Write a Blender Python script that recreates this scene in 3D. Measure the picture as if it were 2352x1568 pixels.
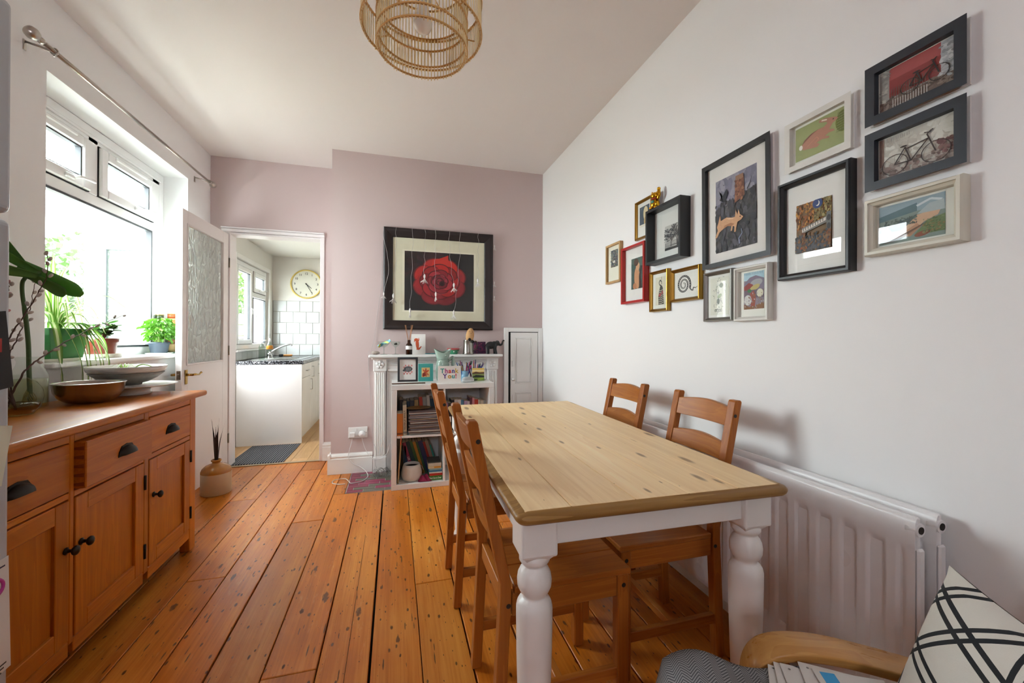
import bpy, bmesh, math, random
from mathutils import Vector, Matrix, Euler
from math import sin, cos, pi, radians, sqrt

for o in list(bpy.data.objects): bpy.data.objects.remove(o)
SC = bpy.context.scene
COL = SC.collection
RN = random.Random(11)

# ------------------------------------------------------------------ camera
YAW, PIT, ROL, FPX, CYP, CAMH = 0.2801, 0.0029, 0.0039, 933.65, 773.55, 1.12
cam_d = bpy.data.cameras.new('camera'); cam = bpy.data.objects.new('camera', cam_d); COL.objects.link(cam)
Fv = Vector((sin(YAW)*cos(PIT), cos(YAW)*cos(PIT), sin(PIT)))
R0 = Vector((cos(YAW), -sin(YAW), 0)); U0 = R0.cross(Fv)
Rv = cos(ROL)*R0 + sin(ROL)*U0; Uv = cos(ROL)*U0 - sin(ROL)*R0
cam.matrix_world = Matrix(((Rv.x, Uv.x, -Fv.x, 0), (Rv.y, Uv.y, -Fv.y, 0), (Rv.z, Uv.z, -Fv.z, CAMH), (0, 0, 0, 1)))
cam_d.sensor_fit = 'HORIZONTAL'; cam_d.sensor_width = 36.0; cam_d.lens = 36.0*FPX/2352
cam_d.shift_y = -(784-CYP)/2352; cam_d.clip_start = 0.02; cam_d.clip_end = 200
SC.camera = cam

# ------------------------------------------------------------------ daylight and exposure
SKY_STRENGTH, EXPOSURE = 13.0, 1.48
world = bpy.data.worlds.new('overcast_sky'); SC.world = world; world.use_nodes = True
bg = world.node_tree.nodes['Background']; bg.inputs[0].default_value = (0.905, 0.91, 1.0, 1); bg.inputs[1].default_value = SKY_STRENGTH
SC.view_settings.view_transform = 'Standard'; SC.view_settings.look = 'None'
SC.view_settings.exposure = EXPOSURE; SC.view_settings.gamma = 1.0; SC.view_settings.use_curve_mapping = False
SC.display_settings.display_device = 'sRGB'
try:
    cy = SC.cycles
    cy.max_bounces = 8; cy.diffuse_bounces = 5; cy.glossy_bounces = 3; cy.transmission_bounces = 10; cy.transparent_max_bounces = 24
    cy.caustics_reflective = False; cy.caustics_refractive = False; cy.use_denoising = True
    cy.use_adaptive_sampling = True; cy.adaptive_threshold = 0.1; cy.adaptive_min_samples = 24
    cy.sample_clamp_indirect = 12.0
except Exception: pass

def portal(name, loc, rot, sx, sy):
    d = bpy.data.lights.new(name, 'AREA'); d.shape = 'RECTANGLE'; d.size = sx; d.size_y = sy; d.energy = 1
    d.cycles.is_portal = True
    o = bpy.data.objects.new(name, d); COL.objects.link(o); o.location = loc; o.rotation_euler = rot
portal('window_daylight', (-1.78, 2.99, 1.65), (0, -pi/2, 0), 1.36, 1.32)
portal('kitchen_window_daylight', (-1.83, 5.34, 1.47), (0, -pi/2, 0), 0.95, 1.14)
portal('added_door_daylight', (-1.83, 4.45, 1.45), (0, -pi/2, 0), 1.0, 0.45)  # opening of the unseen glazed door added to light the kitchen
portal('added_rear_daylight', (-0.6, -2.06, 1.95), (pi/2, 0, 0), 0.5, 0.6)  # opening of the window added behind the camera for fill

# ------------------------------------------------------------------ colours and materials
def lin(c):
    return c/12.92 if c <= 0.04045 else ((c+0.055)/1.055)**2.4
def hx(s):
    s = s.lstrip('#'); return tuple(lin(int(s[i:i+2], 16)/255) for i in (0, 2, 4))
MATS = {}
class NT:
    def __init__(s, name):
        s.m = bpy.data.materials.new(name); s.m.use_nodes = True; s.t = s.m.node_tree
        s.p = s.t.nodes['Principled BSDF']; s.out = s.t.nodes['Material Output']
    def n(s, t, **kw):
        nd = s.t.nodes.new('ShaderNode'+t)
        for k, v in kw.items(): setattr(nd, k, v)
        return nd
    def l(s, a, b): s.t.links.new(a, b)
    def mix(s, fac, a, b, mode='MIX'):
        nd = s.n('Mix', data_type='RGBA', blend_type=mode)
        for i, v in ((0, fac), (6, a), (7, b)):
            if hasattr(v, 'is_output'): s.l(v, nd.inputs[i])
            elif i == 0: nd.inputs[0].default_value = v
            else: nd.inputs[i].default_value = (*v, 1)
        return nd.outputs[2]
    def math(s, op, a, b=0.0):
        nd = s.n('Math', operation=op)
        for i, v in ((0, a), (1, b)):
            if hasattr(v, 'is_output'): s.l(v, nd.inputs[i])
            else: nd.inputs[i].default_value = v
        return nd.outputs[0]
    def ramp(s, fac, stops):
        nd = s.n('ValToRGB'); e = nd.color_ramp.elements
        e[0].position, e[0].color = stops[0][0], (*stops[0][1], 1)
        e[1].position, e[1].color = stops[-1][0], (*stops[-1][1], 1)
        for p, c in stops[1:-1]:
            x = e.new(p); x.color = (*c, 1)
        s.l(fac, nd.inputs[0]); return nd.outputs[0]
    def coords(s, scale=(1, 1, 1), rnd=0.0, kind='Object'):
        tc = s.n('TexCoord'); mp = s.n('Mapping'); mp.inputs['Scale'].default_value = scale
        v = tc.outputs[kind]
        if rnd:
            oi = s.n('ObjectInfo'); vm = s.n('VectorMath', operation='SCALE'); cx = s.n('CombineXYZ')
            for i in range(3): s.l(oi.outputs['Random'], cx.inputs[i])
            s.l(cx.outputs[0], vm.inputs[0]); vm.inputs['Scale'].default_value = rnd
            va = s.n('VectorMath', operation='ADD'); s.l(v, va.inputs[0]); s.l(vm.outputs[0], va.inputs[1]); v = va.outputs[0]
        s.l(v, mp.inputs[0]); return mp.outputs[0]
    def noise(s, vec, scale, detail=3, rough=0.5, dist=0.0):
        nd = s.n('TexNoise'); s.l(vec, nd.inputs['Vector'])
        nd.inputs['Scale'].default_value = scale; nd.inputs['Detail'].default_value = detail
        nd.inputs['Roughness'].default_value = rough; nd.inputs['Distortion'].default_value = dist
        return nd.outputs[0]
    def bump(s, h, strength=0.2, dist=0.002):
        b = s.n('Bump'); b.inputs['Strength'].default_value = strength; b.inputs['Distance'].default_value = dist
        s.l(h, b.inputs['Height']); s.l(b.outputs[0], s.p.inputs['Normal'])
    def base(s, c):
        if hasattr(c, 'is_output'): s.l(c, s.p.inputs['Base Color'])
        else: s.p.inputs['Base Color'].default_value = (*c, 1)
    def set(s, **kw):
        for k, v in kw.items():
            i = s.p.inputs[k.replace('_', ' ')]
            if hasattr(v, 'is_output'): s.l(v, i)
            else: i.default_value = v

def cached(fn):
    def w(*a, **k):
        key = (fn.__name__, a, tuple(sorted(k.items())))
        if key not in MATS: MATS[key] = fn(*a, **k)
        return MATS[key]
    return w
@cached
def flat(c, rough=0.5, metal=0.0, bump=0.0, var=0.06):
    "plain coloured surface with slight mottling"
    t = NT('surface_'+c.strip('#')); v = t.coords(rnd=5.0)
    n = t.noise(v, 14, 2); b = hx(c)
    d = tuple(x*(1-var) for x in b); l = tuple(min(1, x*(1+var)) for x in b)
    t.base(t.mix(n, d, l)); t.set(Roughness=rough, Metallic=metal)
    if bump: t.bump(t.noise(v, 90, 3), bump, 0.002)
    return t.m
@cached
def wallpaint(c, rough=0.75):
    t = NT('emulsion_'+c.strip('#')); t.base(hx(c)); t.set(Roughness=rough)
    t.set(Roughness=t.math('ADD', t.math('MULTIPLY', t.noise(t.coords(), 3.0, 1), 0.1), rough-0.05)); return t.m
@cached
def gloss(c, rough=0.25):
    t = NT('gloss_paint_'+c.strip('#')); t.base(hx(c)); t.set(Roughness=rough)
    t.set(Roughness=t.math('ADD', t.math('MULTIPLY', t.noise(t.coords(), 6.0, 1), 0.12), rough-0.06)); return t.m
@cached
def metal(c, rough=0.3, brushed=0.0):
    t = NT('metal_'+c.strip('#')); t.base(hx(c)); t.set(Metallic=1.0, Roughness=rough)
    v = t.coords((1, 1, 60) if brushed else (1, 1, 1))
    r = t.noise(v, 30, 3); t.set(Roughness=t.math('ADD', t.math('MULTIPLY', r, 0.15), rough-0.07))
    return t.m
@cached
def wood(c1, c2, axis=0, rough=0.4, fine=1.0, rings=0.5, knots=0.0, dark='#3a2010', rnd=7.0, coat=0.0):
    "grain runs along local axis"
    t = NT('wood_'+c1.strip('#'))
    sc = [9.0*fine]*3; sc[axis] = 0.55*fine
    v = t.coords(tuple(sc), rnd=rnd)
    big = t.noise(v, 1.0, 3, 0.55, 0.6)
    sc2 = [60.0*fine]*3; sc2[axis] = 1.6*fine
    v2 = t.coords(tuple(sc2), rnd=rnd); fn = t.noise(v2, 1.0, 4, 0.65)
    saw = t.math('FRACT', t.math('MULTIPLY', big, 9.0))
    saw = t.math('POWER', saw, 2.0)
    f = t.math('ADD', t.math('MULTIPLY', fn, 1-rings), t.math('MULTIPLY', saw, rings*0.6))
    f = t.math('ADD', f, t.math('MULTIPLY', big, 0.25))
    c = t.ramp(f, [(0.2, hx(c1)), (0.85, hx(c2))])
    oi = t.n('ObjectInfo'); hs = t.n('HueSaturation')
    t.l(t.math('ADD', t.math('MULTIPLY', oi.outputs['Random'], 0.24), 0.88), hs.inputs['Value']); t.l(c, hs.inputs['Color']); c = hs.outputs[0]
    if knots:
        sk = [6.5]*3; sk[axis] = 1.9
        vo = t.n('TexVoronoi', voronoi_dimensions='2D'); t.l(t.coords(tuple(sk), rnd=rnd), vo.inputs['Vector']); vo.inputs['Scale'].default_value = knots
        wn = t.n('TexWhiteNoise'); t.l(vo.outputs['Position'], wn.inputs['Vector'])
        rad = t.math('MULTIPLY', t.math('POWER', wn.outputs[0], 3.0), 0.26)
        dn = t.math('ADD', vo.outputs['Distance'], t.math('MULTIPLY', t.math('SUBTRACT', t.noise(v2, 1.0, 2), 0.5), 0.06))
        k = t.math('SUBTRACT', 1.0, t.math('DIVIDE', dn, t.math('ADD', rad, 0.006)))
        k = t.math('MULTIPLY', k, 1.8); nd = t.n('Clamp'); t.l(k, nd.inputs[0])
        c = t.mix(t.math('MULTIPLY', nd.outputs[0], 0.75), c, hx(dark))
    t.base(c); t.set(Roughness=t.math('ADD', t.math('MULTIPLY', fn, 0.2), rough-0.1), Specular_IOR_Level=0.32)
    if coat > 0.18: t.set(Coat_Weight=coat, Coat_Roughness=0.15)
    t.bump(f, 0.12, 0.0012); return t.m
@cached
def glass(c='#f4faf6', rough=0.0, thin=True):
    "clear pane: fresnel mix of see-through and mirror reflection"
    t = NT('clear_glass'); tr = t.n('BsdfTransparent'); tr.inputs[0].default_value = (*hx(c), 1)
    gl = t.n('BsdfGlossy'); gl.inputs['Roughness'].default_value = rough
    fr = t.n('Fresnel'); fr.inputs[0].default_value = 1.5; mx = t.n('MixShader')
    geo = t.n('NewGeometry'); f2 = t.math('MULTIPLY', fr.outputs[0], t.math('SUBTRACT', 1.0, geo.outputs['Backfacing']))
    t.l(f2, mx.inputs[0]); t.l(tr.outputs[0], mx.inputs[1]); t.l(gl.outputs[0], mx.inputs[2]); t.l(mx.outputs[0], t.out.inputs[0])
    return t.m
@cached
def leafy(c1='#3f6b22', c2='#86b24a', trans=0.3, rough=0.4, attr=False):
    t = NT('leaf'); v = t.coords(rnd=3.0); oi = t.n('ObjectInfo')
    if attr:
        a = t.n('VertexColor', layer_name='Col'); c = a.outputs[0]
    else:
        c = t.mix(t.math('ADD', t.math('MULTIPLY', t.noise(v, 18, 3), 0.6), t.math('MULTIPLY', oi.outputs['Random'], 0.45)), hx(c1), hx(c2))
    t.base(c); t.set(Roughness=rough)
    tl = t.n('BsdfTranslucent'); t.l(c, tl.inputs[0]); mx = t.n('MixShader'); mx.inputs[0].default_value = trans
    t.l(t.p.outputs[0], mx.inputs[1]); t.l(tl.outputs[0], mx.inputs[2]); t.l(mx.outputs[0], t.out.inputs[0])
    return t.m
@cached
def printed(rough=0.55, grain=0.12, scale=130.0):
    "ink on paper: colours carried by the printed shapes, fine grain on top"
    t = NT('printed_paper'); a = t.n('VertexColor', layer_name='Col'); v = t.coords()
    n = t.noise(v, scale, 4, 0.65)
    f = t.math('ADD', t.math('MULTIPLY', n, grain*2), 1-grain)
    hs = t.n('HueSaturation'); t.l(a.outputs[0], hs.inputs['Color']); t.l(f, hs.inputs['Value'])
    t.base(hs.outputs[0]); t.set(Roughness=rough); return t.m

# ------------------------------------------------------------------ mesh building
class MB:
    def __init__(s): s.v, s.f, s.sm, s.c, s.M = [], [], [], [], None
    def add(s, vs, fs, smooth=False, col=None):
        o = len(s.v)
        for p in vs:
            p = Vector(p); s.v.append(s.M @ p if s.M else p)
        for f in fs:
            s.f.append([i+o for i in f]); s.sm.append(smooth); s.c.append(col)
        return s
    def box(s, c, d, bev=0.0, rot=None, col=None, seg=1):
        x, y, z = d[0]/2, d[1]/2, d[2]/2
        c = Vector(c); Rm = rot.to_matrix() if rot is not None else None
        if bev:
            b = bmesh.new(); bmesh.ops.create_cube(b, size=1)
            for v in b.verts: v.co = Vector((v.co.x*d[0], v.co.y*d[1], v.co.z*d[2]))
            bmesh.ops.bevel(b, geom=b.edges[:], offset=min(bev, min(d)*0.49), segments=seg, profile=0.5, affect='EDGES')
            b.verts.index_update(); vs = [v.co.copy() for v in b.verts]; fs = [[v.index for v in f.verts] for f in b.faces]; b.free()
        else:
            vs = [Vector((i*x, j*y, k*z)) for i in (-1, 1) for j in (-1, 1) for k in (-1, 1)]
            fs = [(0, 1, 3, 2), (4, 6, 7, 5), (0, 4, 5, 1), (2, 3, 7, 6), (0, 2, 6, 4), (1, 5, 7, 3)]
        return s.add([(Rm @ p if Rm else p)+c for p in vs], fs, False, col)
    def bx(s, x0, x1, y0, y1, z0, z1, bev=0.0, col=None, seg=1):
        return s.box(((x0+x1)/2, (y0+y1)/2, (z0+z1)/2), (abs(x1-x0), abs(y1-y0), abs(z1-z0)), bev, None, col, seg)
    def tube(s, pts, r, n=8, cap=True, col=None, closed=False):
        pts = [Vector(p) for p in pts]; k = len(pts)
        rs = r if isinstance(r, (list, tuple)) else [r]*k
        t0 = (pts[1]-pts[0]).normalized()
        up = Vector((0, 0, 1)) if abs(t0.z) < 0.9 else Vector((1, 0, 0))
        a = t0.cross(up).normalized(); vs, fs = [], []
        for i, p in enumerate(pts):
            if closed: t = (pts[(i+1) % k]-pts[i-1])
            else: t = (pts[min(i+1, k-1)]-pts[max(i-1, 0)])
            if t.length < 1e-9: t = t0
            t = t.normalized(); a = (a-t*a.dot(t)).normalized(); b = t.cross(a)
            for j in range(n):
                q = 2*pi*j/n; vs.append(p+(a*cos(q)+b*sin(q))*rs[i])
        m = k if closed else k-1
        for i in range(m):
            i2 = (i+1) % k
            for j in range(n):
                j2 = (j+1) % n; fs.append((i*n+j, i*n+j2, i2*n+j2, i2*n+j))
        s.add(vs, fs, True, col)
        if cap and not closed:
            o = len(s.v)-k*n
            s.f.append([o+j for j in range(n)][::-1]); s.sm.append(False); s.c.append(col)
            s.f.append([o+(k-1)*n+j for j in range(n)]); s.sm.append(False); s.c.append(col)
        return s
    def cyl(s, p0, p1, r0, r1=None, n=20, col=None): return s.tube([p0, p1], [r0, r0 if r1 is None else r1], n, True, col)
    def lathe(s, prof, n=28, c=(0, 0, 0), col=None, cap=(True, True), smooth=True, sy=1.0):
        vs, fs = [], []; k = len(prof); c = Vector(c)
        for r, z in prof:
            for j in range(n): q = 2*pi*j/n; vs.append(Vector((r*cos(q), r*sin(q)*sy, z))+c)
        for i in range(k-1):
            for j in range(n):
                j2 = (j+1) % n; fs.append((i*n+j, i*n+j2, (i+1)*n+j2, (i+1)*n+j))
        s.add(vs, fs, smooth, col); o = len(s.v)-k*n
        if cap[0] and prof[0][0] > 1e-5: s.f.append([o+j for j in range(n)][::-1]); s.sm.append(False); s.c.append(col)
        if cap[1] and prof[-1][0] > 1e-5: s.f.append([o+(k-1)*n+j for j in range(n)]); s.sm.append(False); s.c.append(col)
        return s
    def ball(s, c, r, n=14, m=8, col=None):
        r = r if isinstance(r, (list, tuple)) else (r, r, r); c = Vector(c); vs = [c+Vector((0, 0, -r[2]))]; fs = []
        for i in range(1, m):
            a = -pi/2+pi*i/m
            for j in range(n): q = 2*pi*j/n; vs.append(c+Vector((r[0]*cos(a)*cos(q), r[1]*cos(a)*sin(q), r[2]*sin(a))))
        vs.append(c+Vector((0, 0, r[2])))
        for j in range(n): fs.append((0, 1+(j+1) % n, 1+j))
        for i in range(m-2):
            for j in range(n):
                j2 = (j+1) % n; fs.append((1+i*n+j, 1+i*n+j2, 1+(i+1)*n+j2, 1+(i+1)*n+j))
        e = 1+(m-1)*n
        for j in range(n): fs.append((1+(m-2)*n+j, 1+(m-2)*n+(j+1) % n, e))
        return s.add(vs, fs, True, col)
    def prism(s, poly, a, b, plane='xy', col=None, smooth=False):
        "polygon in a plane, extruded from a to b along the remaining axis"
        def P(u, v, w):
            return {'xy': (u, v, w), 'xz': (u, w, v), 'yz': (w, u, v)}[plane]
        n = len(poly); vs = [P(u, v, a) for u, v in poly]+[P(u, v, b) for u, v in poly]
        fs = [(i, (i+1) % n, n+(i+1) % n, n+i) for i in range(n)]
        s.add(vs, fs, smooth, col); o = len(s.v)-2*n
        s.f.append([o+i for i in range(n)][::-1]); s.sm.append(False); s.c.append(col)
        s.f.append([o+n+i for i in range(n)]); s.sm.append(False); s.c.append(col); return s
    def poly(s, pts, col=None): return s.add(pts, [list(range(len(pts)))], False, col)
    def grid(s, fn, nu, nv, col=None, smooth=True, colfn=None):
        vs = [fn(i/nu, j/nv) for i in range(nu+1) for j in range(nv+1)]; o = len(s.v); s.add(vs, [])
        for i in range(nu):
            for j in range(nv):
                a = i*(nv+1)+j; s.f.append([o+a, o+a+1, o+a+nv+2, o+a+nv+1]); s.sm.append(smooth)
                s.c.append(colfn((i+0.5)/nu, (j+0.5)/nv) if colfn else col)
        return s
    def mesh(s, name, mat=None, recalc=True):
        m = bpy.data.meshes.new(name); m.from_pydata([tuple(p) for p in s.v], [], s.f)
        m.polygons.foreach_set('use_smooth', s.sm)
        if any(c is not None for c in s.c):
            ca = m.color_attributes.new('Col', 'FLOAT_COLOR', 'CORNER'); d = []
            for p, c in zip(m.polygons, s.c):
                c = hx(c) if isinstance(c, str) else (c or (0.8, 0.8, 0.8)); d += [*c, 1.0]*len(p.vertices)
            ca.data.foreach_set('color', d)
        m.update()
        if recalc:
            b = bmesh.new(); b.from_mesh(m); bmesh.ops.recalc_face_normals(b, faces=b.faces); b.to_mesh(m); b.free()
        if mat: m.materials.append(mat)
        return m
    def build(s, name, mat, parent=None, loc=None, rot=None, recalc=True, label=None):
        return part(parent, name, s.mesh(name, mat, recalc), loc, rot, label=label)

def part(parent, name, mesh, loc=None, rot=None, scale=None, label=None):
    o = bpy.data.objects.new(name, mesh); COL.objects.link(o)
    if parent is not None: o.parent = parent
    if loc is not None: o.location = loc
    if rot is not None: o.rotation_euler = rot
    if scale is not None: o.scale = scale if isinstance(scale, (list, tuple)) else (scale,)*3
    if label: o['label'] = label
    return o
def tag(o, label, cat, group=None):
    o['label'] = label; o['category'] = cat
    if group: o['group'] = group
    return o
def thing(name, label, cat, loc=(0, 0, 0), rz=0.0, group=None, rot=None):
    o = bpy.data.objects.new(name, None); COL.objects.link(o); o.empty_display_size = 0.05
    o.location = loc; o.rotation_euler = rot if rot else (0, 0, rz); return tag(o, label, cat, group)
def struct(name, mb, mat, loc=None, rot=None):
    o = mb.build(name, mat, None, loc, rot); o['kind'] = 'structure'; return o
def struct_empty(name, loc=(0, 0, 0), rz=0.0):
    o = bpy.data.objects.new(name, None); COL.objects.link(o); o.location = loc; o.rotation_euler = (0, 0, rz); o['kind'] = 'structure'; return o
def modbevel(o, w, seg=2):
    m = o.modifiers.new('soft_edges', 'BEVEL'); m.width = w; m.segments = seg; m.limit_method = 'ANGLE'; return o
def text_mesh(txt, size, ext=0.0004, bold=0.0, align='CENTER'):
    cu = bpy.data.curves.new('lettering', 'FONT'); cu.body = txt; cu.size = size; cu.extrude = ext; cu.offset = bold
    cu.align_x = align; cu.align_y = 'CENTER'; cu.resolution_u = 3
    o = bpy.data.objects.new('lettering', cu); COL.objects.link(o)
    dg = bpy.context.evaluated_depsgraph_get(); m = bpy.data.meshes.new_from_object(o.evaluated_get(dg))
    bpy.data.objects.remove(o); bpy.data.curves.remove(cu); return m
def text_part(parent, txt, size, mat, loc, rot, bold=0.0, name='lettering', align='CENTER'):
    m = text_mesh(txt, size, bold=bold, align=align); m.materials.clear(); m.materials.append(mat)
    return part(parent, name, m, loc, rot)
def spline(pts, n=8):
    "Catmull-Rom through points"
    P = [Vector(p) for p in pts]; P = [P[0]*2-P[1]]+P+[P[-1]*2-P[-2]]; out = []
    for i in range(1, len(P)-2):
        for k in range(n):
            t = k/n; a, b, c, d = P[i-1], P[i], P[i+1], P[i+2]
            out.append(0.5*((2*b)+(c-a)*t+(2*a-5*b+4*c-d)*t*t+(3*b-a-3*c+d)*t**3))
    out.append(P[-2]); return out
# ================================================================== SETTING
XR, XL, YB, YR, XB, H = 1.335, -1.516, 3.609, 4.033, -0.502, 2.665
WHITE = wallpaint('#efeeed'); CEIL = wallpaint('#eae3e0', 0.85); PINK = wallpaint('#c4b1ae'); KITW = wallpaint('#dedbd4')
GLOSSW = gloss('#ecebe7', 0.3); UPVC = gloss('#f1f2f1', 0.2); DARK = flat('#17181a', 0.6); GASKET = flat('#3a3d40', 0.5)

# floor: dark void below, boards on top
fl = struct('floor', MB().bx(XL-0.02, XR+0.02, -2.0, 4.06, -0.06, -0.028), flat('#15100c', 0.9))
@cached
def boardmat():
    t = NT('old_pine_floorboards')
    v = t.coords((11, 0.6, 11), rnd=9.0); big = t.noise(v, 1.0, 4, 0.6, 0.5)
    fn = t.noise(t.coords((120, 2.5, 120), rnd=9.0), 1.0, 4, 0.7)
    pat = t.noise(t.coords((2.2, 1.1, 2.2), rnd=4.0), 1.0, 5, 0.6)
    f = t.math('ADD', t.math('MULTIPLY', fn, 0.30), t.math('ADD', t.math('MULTIPLY', big, 0.34), t.math('MULTIPLY', pat, 0.44)))
    c = t.ramp(f, [(0.33, hx('#93480a')), (0.53, hx('#c6701a')), (0.72, hx('#e79c40'))])
    oi = t.n('ObjectInfo'); hs = t.n('HueSaturation'); t.l(t.math('ADD', t.math('MULTIPLY', oi.outputs['Random'], 0.28), 0.84), hs.inputs['Value']); t.l(c, hs.inputs['Color']); c = hs.outputs[0]
    # dark dents and old nail holes
    for sc, seedpow, rmax, dk in (((30, 13.0, 30), 3.2, 0.20, '#24150c'), ((12, 4.2, 12), 5.0, 0.17, '#3a2010'), ((60, 6.0, 60), 6.0, 0.20, '#2a170c')):
        vo = t.n('TexVoronoi', voronoi_dimensions='2D'); t.l(t.coords(sc, rnd=13.0), vo.inputs['Vector']); vo.inputs['Scale'].default_value = 1.0
        wn = t.n('TexWhiteNoise'); t.l(vo.outputs['Position'], wn.inputs['Vector'])
        rad = t.math('ADD', t.math('MULTIPLY', t.math('POWER', wn.outputs[0], seedpow), rmax), 0.004)
        dn = t.math('ADD', vo.outputs['Distance'], t.math('MULTIPLY', t.math('SUBTRACT', t.noise(t.coords((90, 40, 90)), 1.0, 2), 0.5), 0.22))
        k = t.n('Clamp'); t.l(t.math('MULTIPLY', t.math('SUBTRACT', 1.0, t.math('DIVIDE', dn, rad)), 2.5), k.inputs[0])
        c = t.mix(t.math('MULTIPLY', k.outputs[0], 0.8), c, hx(dk))
    # pale scuffs
    sn = t.noise(t.coords((50, 9, 50), rnd=2.0), 1.0, 3, 0.7); sm = t.noise(t.coords((1.1, 0.8, 1.1)), 1.0, 2)
    k = t.n('Clamp'); t.l(t.math('MULTIPLY', t.math('SUBTRACT', t.math('ADD', sn, t.math('MULTIPLY', sm, 0.5)), 0.93), 6.0), k.inputs[0])
    c = t.mix(t.math('MULTIPLY', k.outputs[0], 0.55), c, hx('#dcae72'))
    t.base(c); t.set(Roughness=t.math('ADD', t.math('MULTIPLY', pat, 0.3), 0.2))
    t.bump(t.math('ADD', f, t.math('MULTIPLY', big, 0.8)), 0.35, 0.0025); return t.m
gx = [XL, -1.425, -1.25, -1.082, -0.915, -0.758, -0.596, -0.42, -0.249, -0.078, 0.094, 0.263, 0.443, 0.613, 0.782, 0.955, 1.13, XR]
gw = [0, 0.005, 0.004, 0.0045, 0.003, 0.004, 0.0065, 0.004, 0.005, 0.0085, 0.003, 0.006, 0.008, 0.005, 0.005, 0.004, 0.004, 0]
joints = {4: [2.2], 5: [3.775, 1.1], 6: [3.755, 2.727], 7: [1.507], 8: [0.6], 2: [2.05], 3: [1.2, 3.2], 10: [1.9, -0.4], 12: [0.9], 13: [2.4]}
for i in range(len(gx)-1):
    x0, x1 = gx[i]+gw[i]/2, gx[i+1]-gw[i+1]/2
    yend = YR-0.004 if x1 < XB+0.06 else (3.132 if x1 > -0.40 else YB)
    if i == 6: part(fl, 'floorboard', MB().box((0, 0, -0.011), (XB-0.026-x0, YR-YB, 0.022), 0.0022).mesh('floorboard', boardmat()), ((x0+XB-0.026)/2, (YB+YR)/2-0.002, 0))
    if i == 7: part(fl, 'floorboard', MB().box((0, 0, -0.011), (-0.343-x0, YB-3.134, 0.022), 0.0022).mesh('floorboard', boardmat()), ((x0-0.343)/2, (YB+3.134)/2, 0))
    if i >= 15: part(fl, 'floorboard', MB().box((0, 0, -0.011), (x1-max(x0, 1.003), YB-3.134, 0.022), 0.0022).mesh('floorboard', boardmat()), ((x1+max(x0, 1.003))/2, (YB+3.134)/2, 0))
    ys = [-1.98]+sorted(joints.get(i, []))+[yend]
    for a, b in zip(ys, ys[1:]):
        cx, cyy = (x0+x1)/2, (a+b)/2; dz = RN.uniform(-0.0012, 0.0)
        m = MB().box((0, 0, -0.011+dz), (x1-x0, b-a-0.003, 0.022), 0.0022).mesh('floorboard', boardmat())
        part(fl, 'floorboard', m, (cx, cyy, 0))
# a long split in one board
MB().bx(-0.157, -0.1555, 0.9, 2.45, -0.004, 0.0004).build('board_split', flat('#2a170b', 0.8), fl)

# brick-tile hearth in front of the fireplace
he = struct('floor_hearth', MB().bx(-0.34, 1.0, 3.137, YB, -0.028, -0.0005), flat('#9a8d86', 0.8, bump=0.3))
tm = [flat('#7d2b41', 0.25, var=0.25), flat('#5f584d', 0.25, var=0.2), flat('#8a3350', 0.25, var=0.25), flat('#4f4a41', 0.25, var=0.2)]
y = 3.141; row = 0
while y < YB-0.02:
    x = -0.336; first = True
    off = (0.115, 0.045, 0.15, 0.075)[row % 4]
    while x < 0.98:
        w = off if first else 0.152
        first = False; xe = min(x+w, 0.996)
        if xe-x > 0.012:
            k = 0 if x < -0.30 else RN.choice([0, 1, 1, 2, 3, 1])
            m = MB().box((0, 0, 0), (xe-x-0.003, 0.047, 0.012), 0.0018).mesh('hearth_tile', tm[k])
            part(he, 'hearth_tile', m, ((x+xe)/2, y+0.0245, -0.0045))
        x = xe
    y += 0.05; row += 1

ce = struct('ceiling', MB().bx(XL-0.28, XR+0.12, -2.1, YR+0.12, H, H+0.08), CEIL)
struct('wall_right', MB().bx(XR, XR+0.12, -2.1, YB+0.5, -0.06, H), WHITE)
W0, W1, WZ0, WZ1 = 2.34, 3.645, 0.975, 2.321
mb = MB(); mb.bx(XL-0.29, XL, -2.1, W0, -0.06, H).bx(XL-0.29, XL, W1, YR+0.12, -0.06, H).bx(XL-0.29, XL, W0, W1, -0.06, WZ0).bx(XL-0.29, XL, W0, W1, WZ1, H)
struct('wall_left', mb, WHITE)
D0, D1, DZ = -1.372, -0.648, 2.035
mb = MB(); mb.bx(XL, D0, YR, YR+0.12, -0.06, H).bx(D1, XB+0.02, YR, YR+0.12, -0.06, H).bx(D0, D1, YR, YR+0.12, DZ, H)
struct('wall_back', mb, PINK)
struct('wall_chimney', MB().bx(XB, XR+0.05, YB, YR+0.12, -0.06, H), PINK)
mb = MB(); mb.bx(XL-0.29, -0.85, -2.1, -2.0, -0.06, H).bx(-0.35, XR+0.12, -2.1, -2.0, -0.06, H).bx(-0.85, -0.35, -2.1, -2.0, 2.25, H).bx(-0.85, -0.35, -2.1, -2.0, -0.06, 1.65)
struct('wall_rear', mb, WHITE)
# unseen window added behind the camera to let in fill light
def frame_box(x0, x1, z0, z1):
    return MB().bx(x0, x1, -2.07, -2.02, z0, z0+0.05).bx(x0, x1, -2.07, -2.02, z1-0.05, z1).bx(x0, x0+0.05, -2.07, -2.02, z0+0.05, z1-0.05).bx(x1-0.05, x1, -2.07, -2.02, z0+0.05, z1-0.05)
w3 = struct('added_fill_window', frame_box(-0.85, -0.35, 1.65, 2.25), UPVC)

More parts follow.
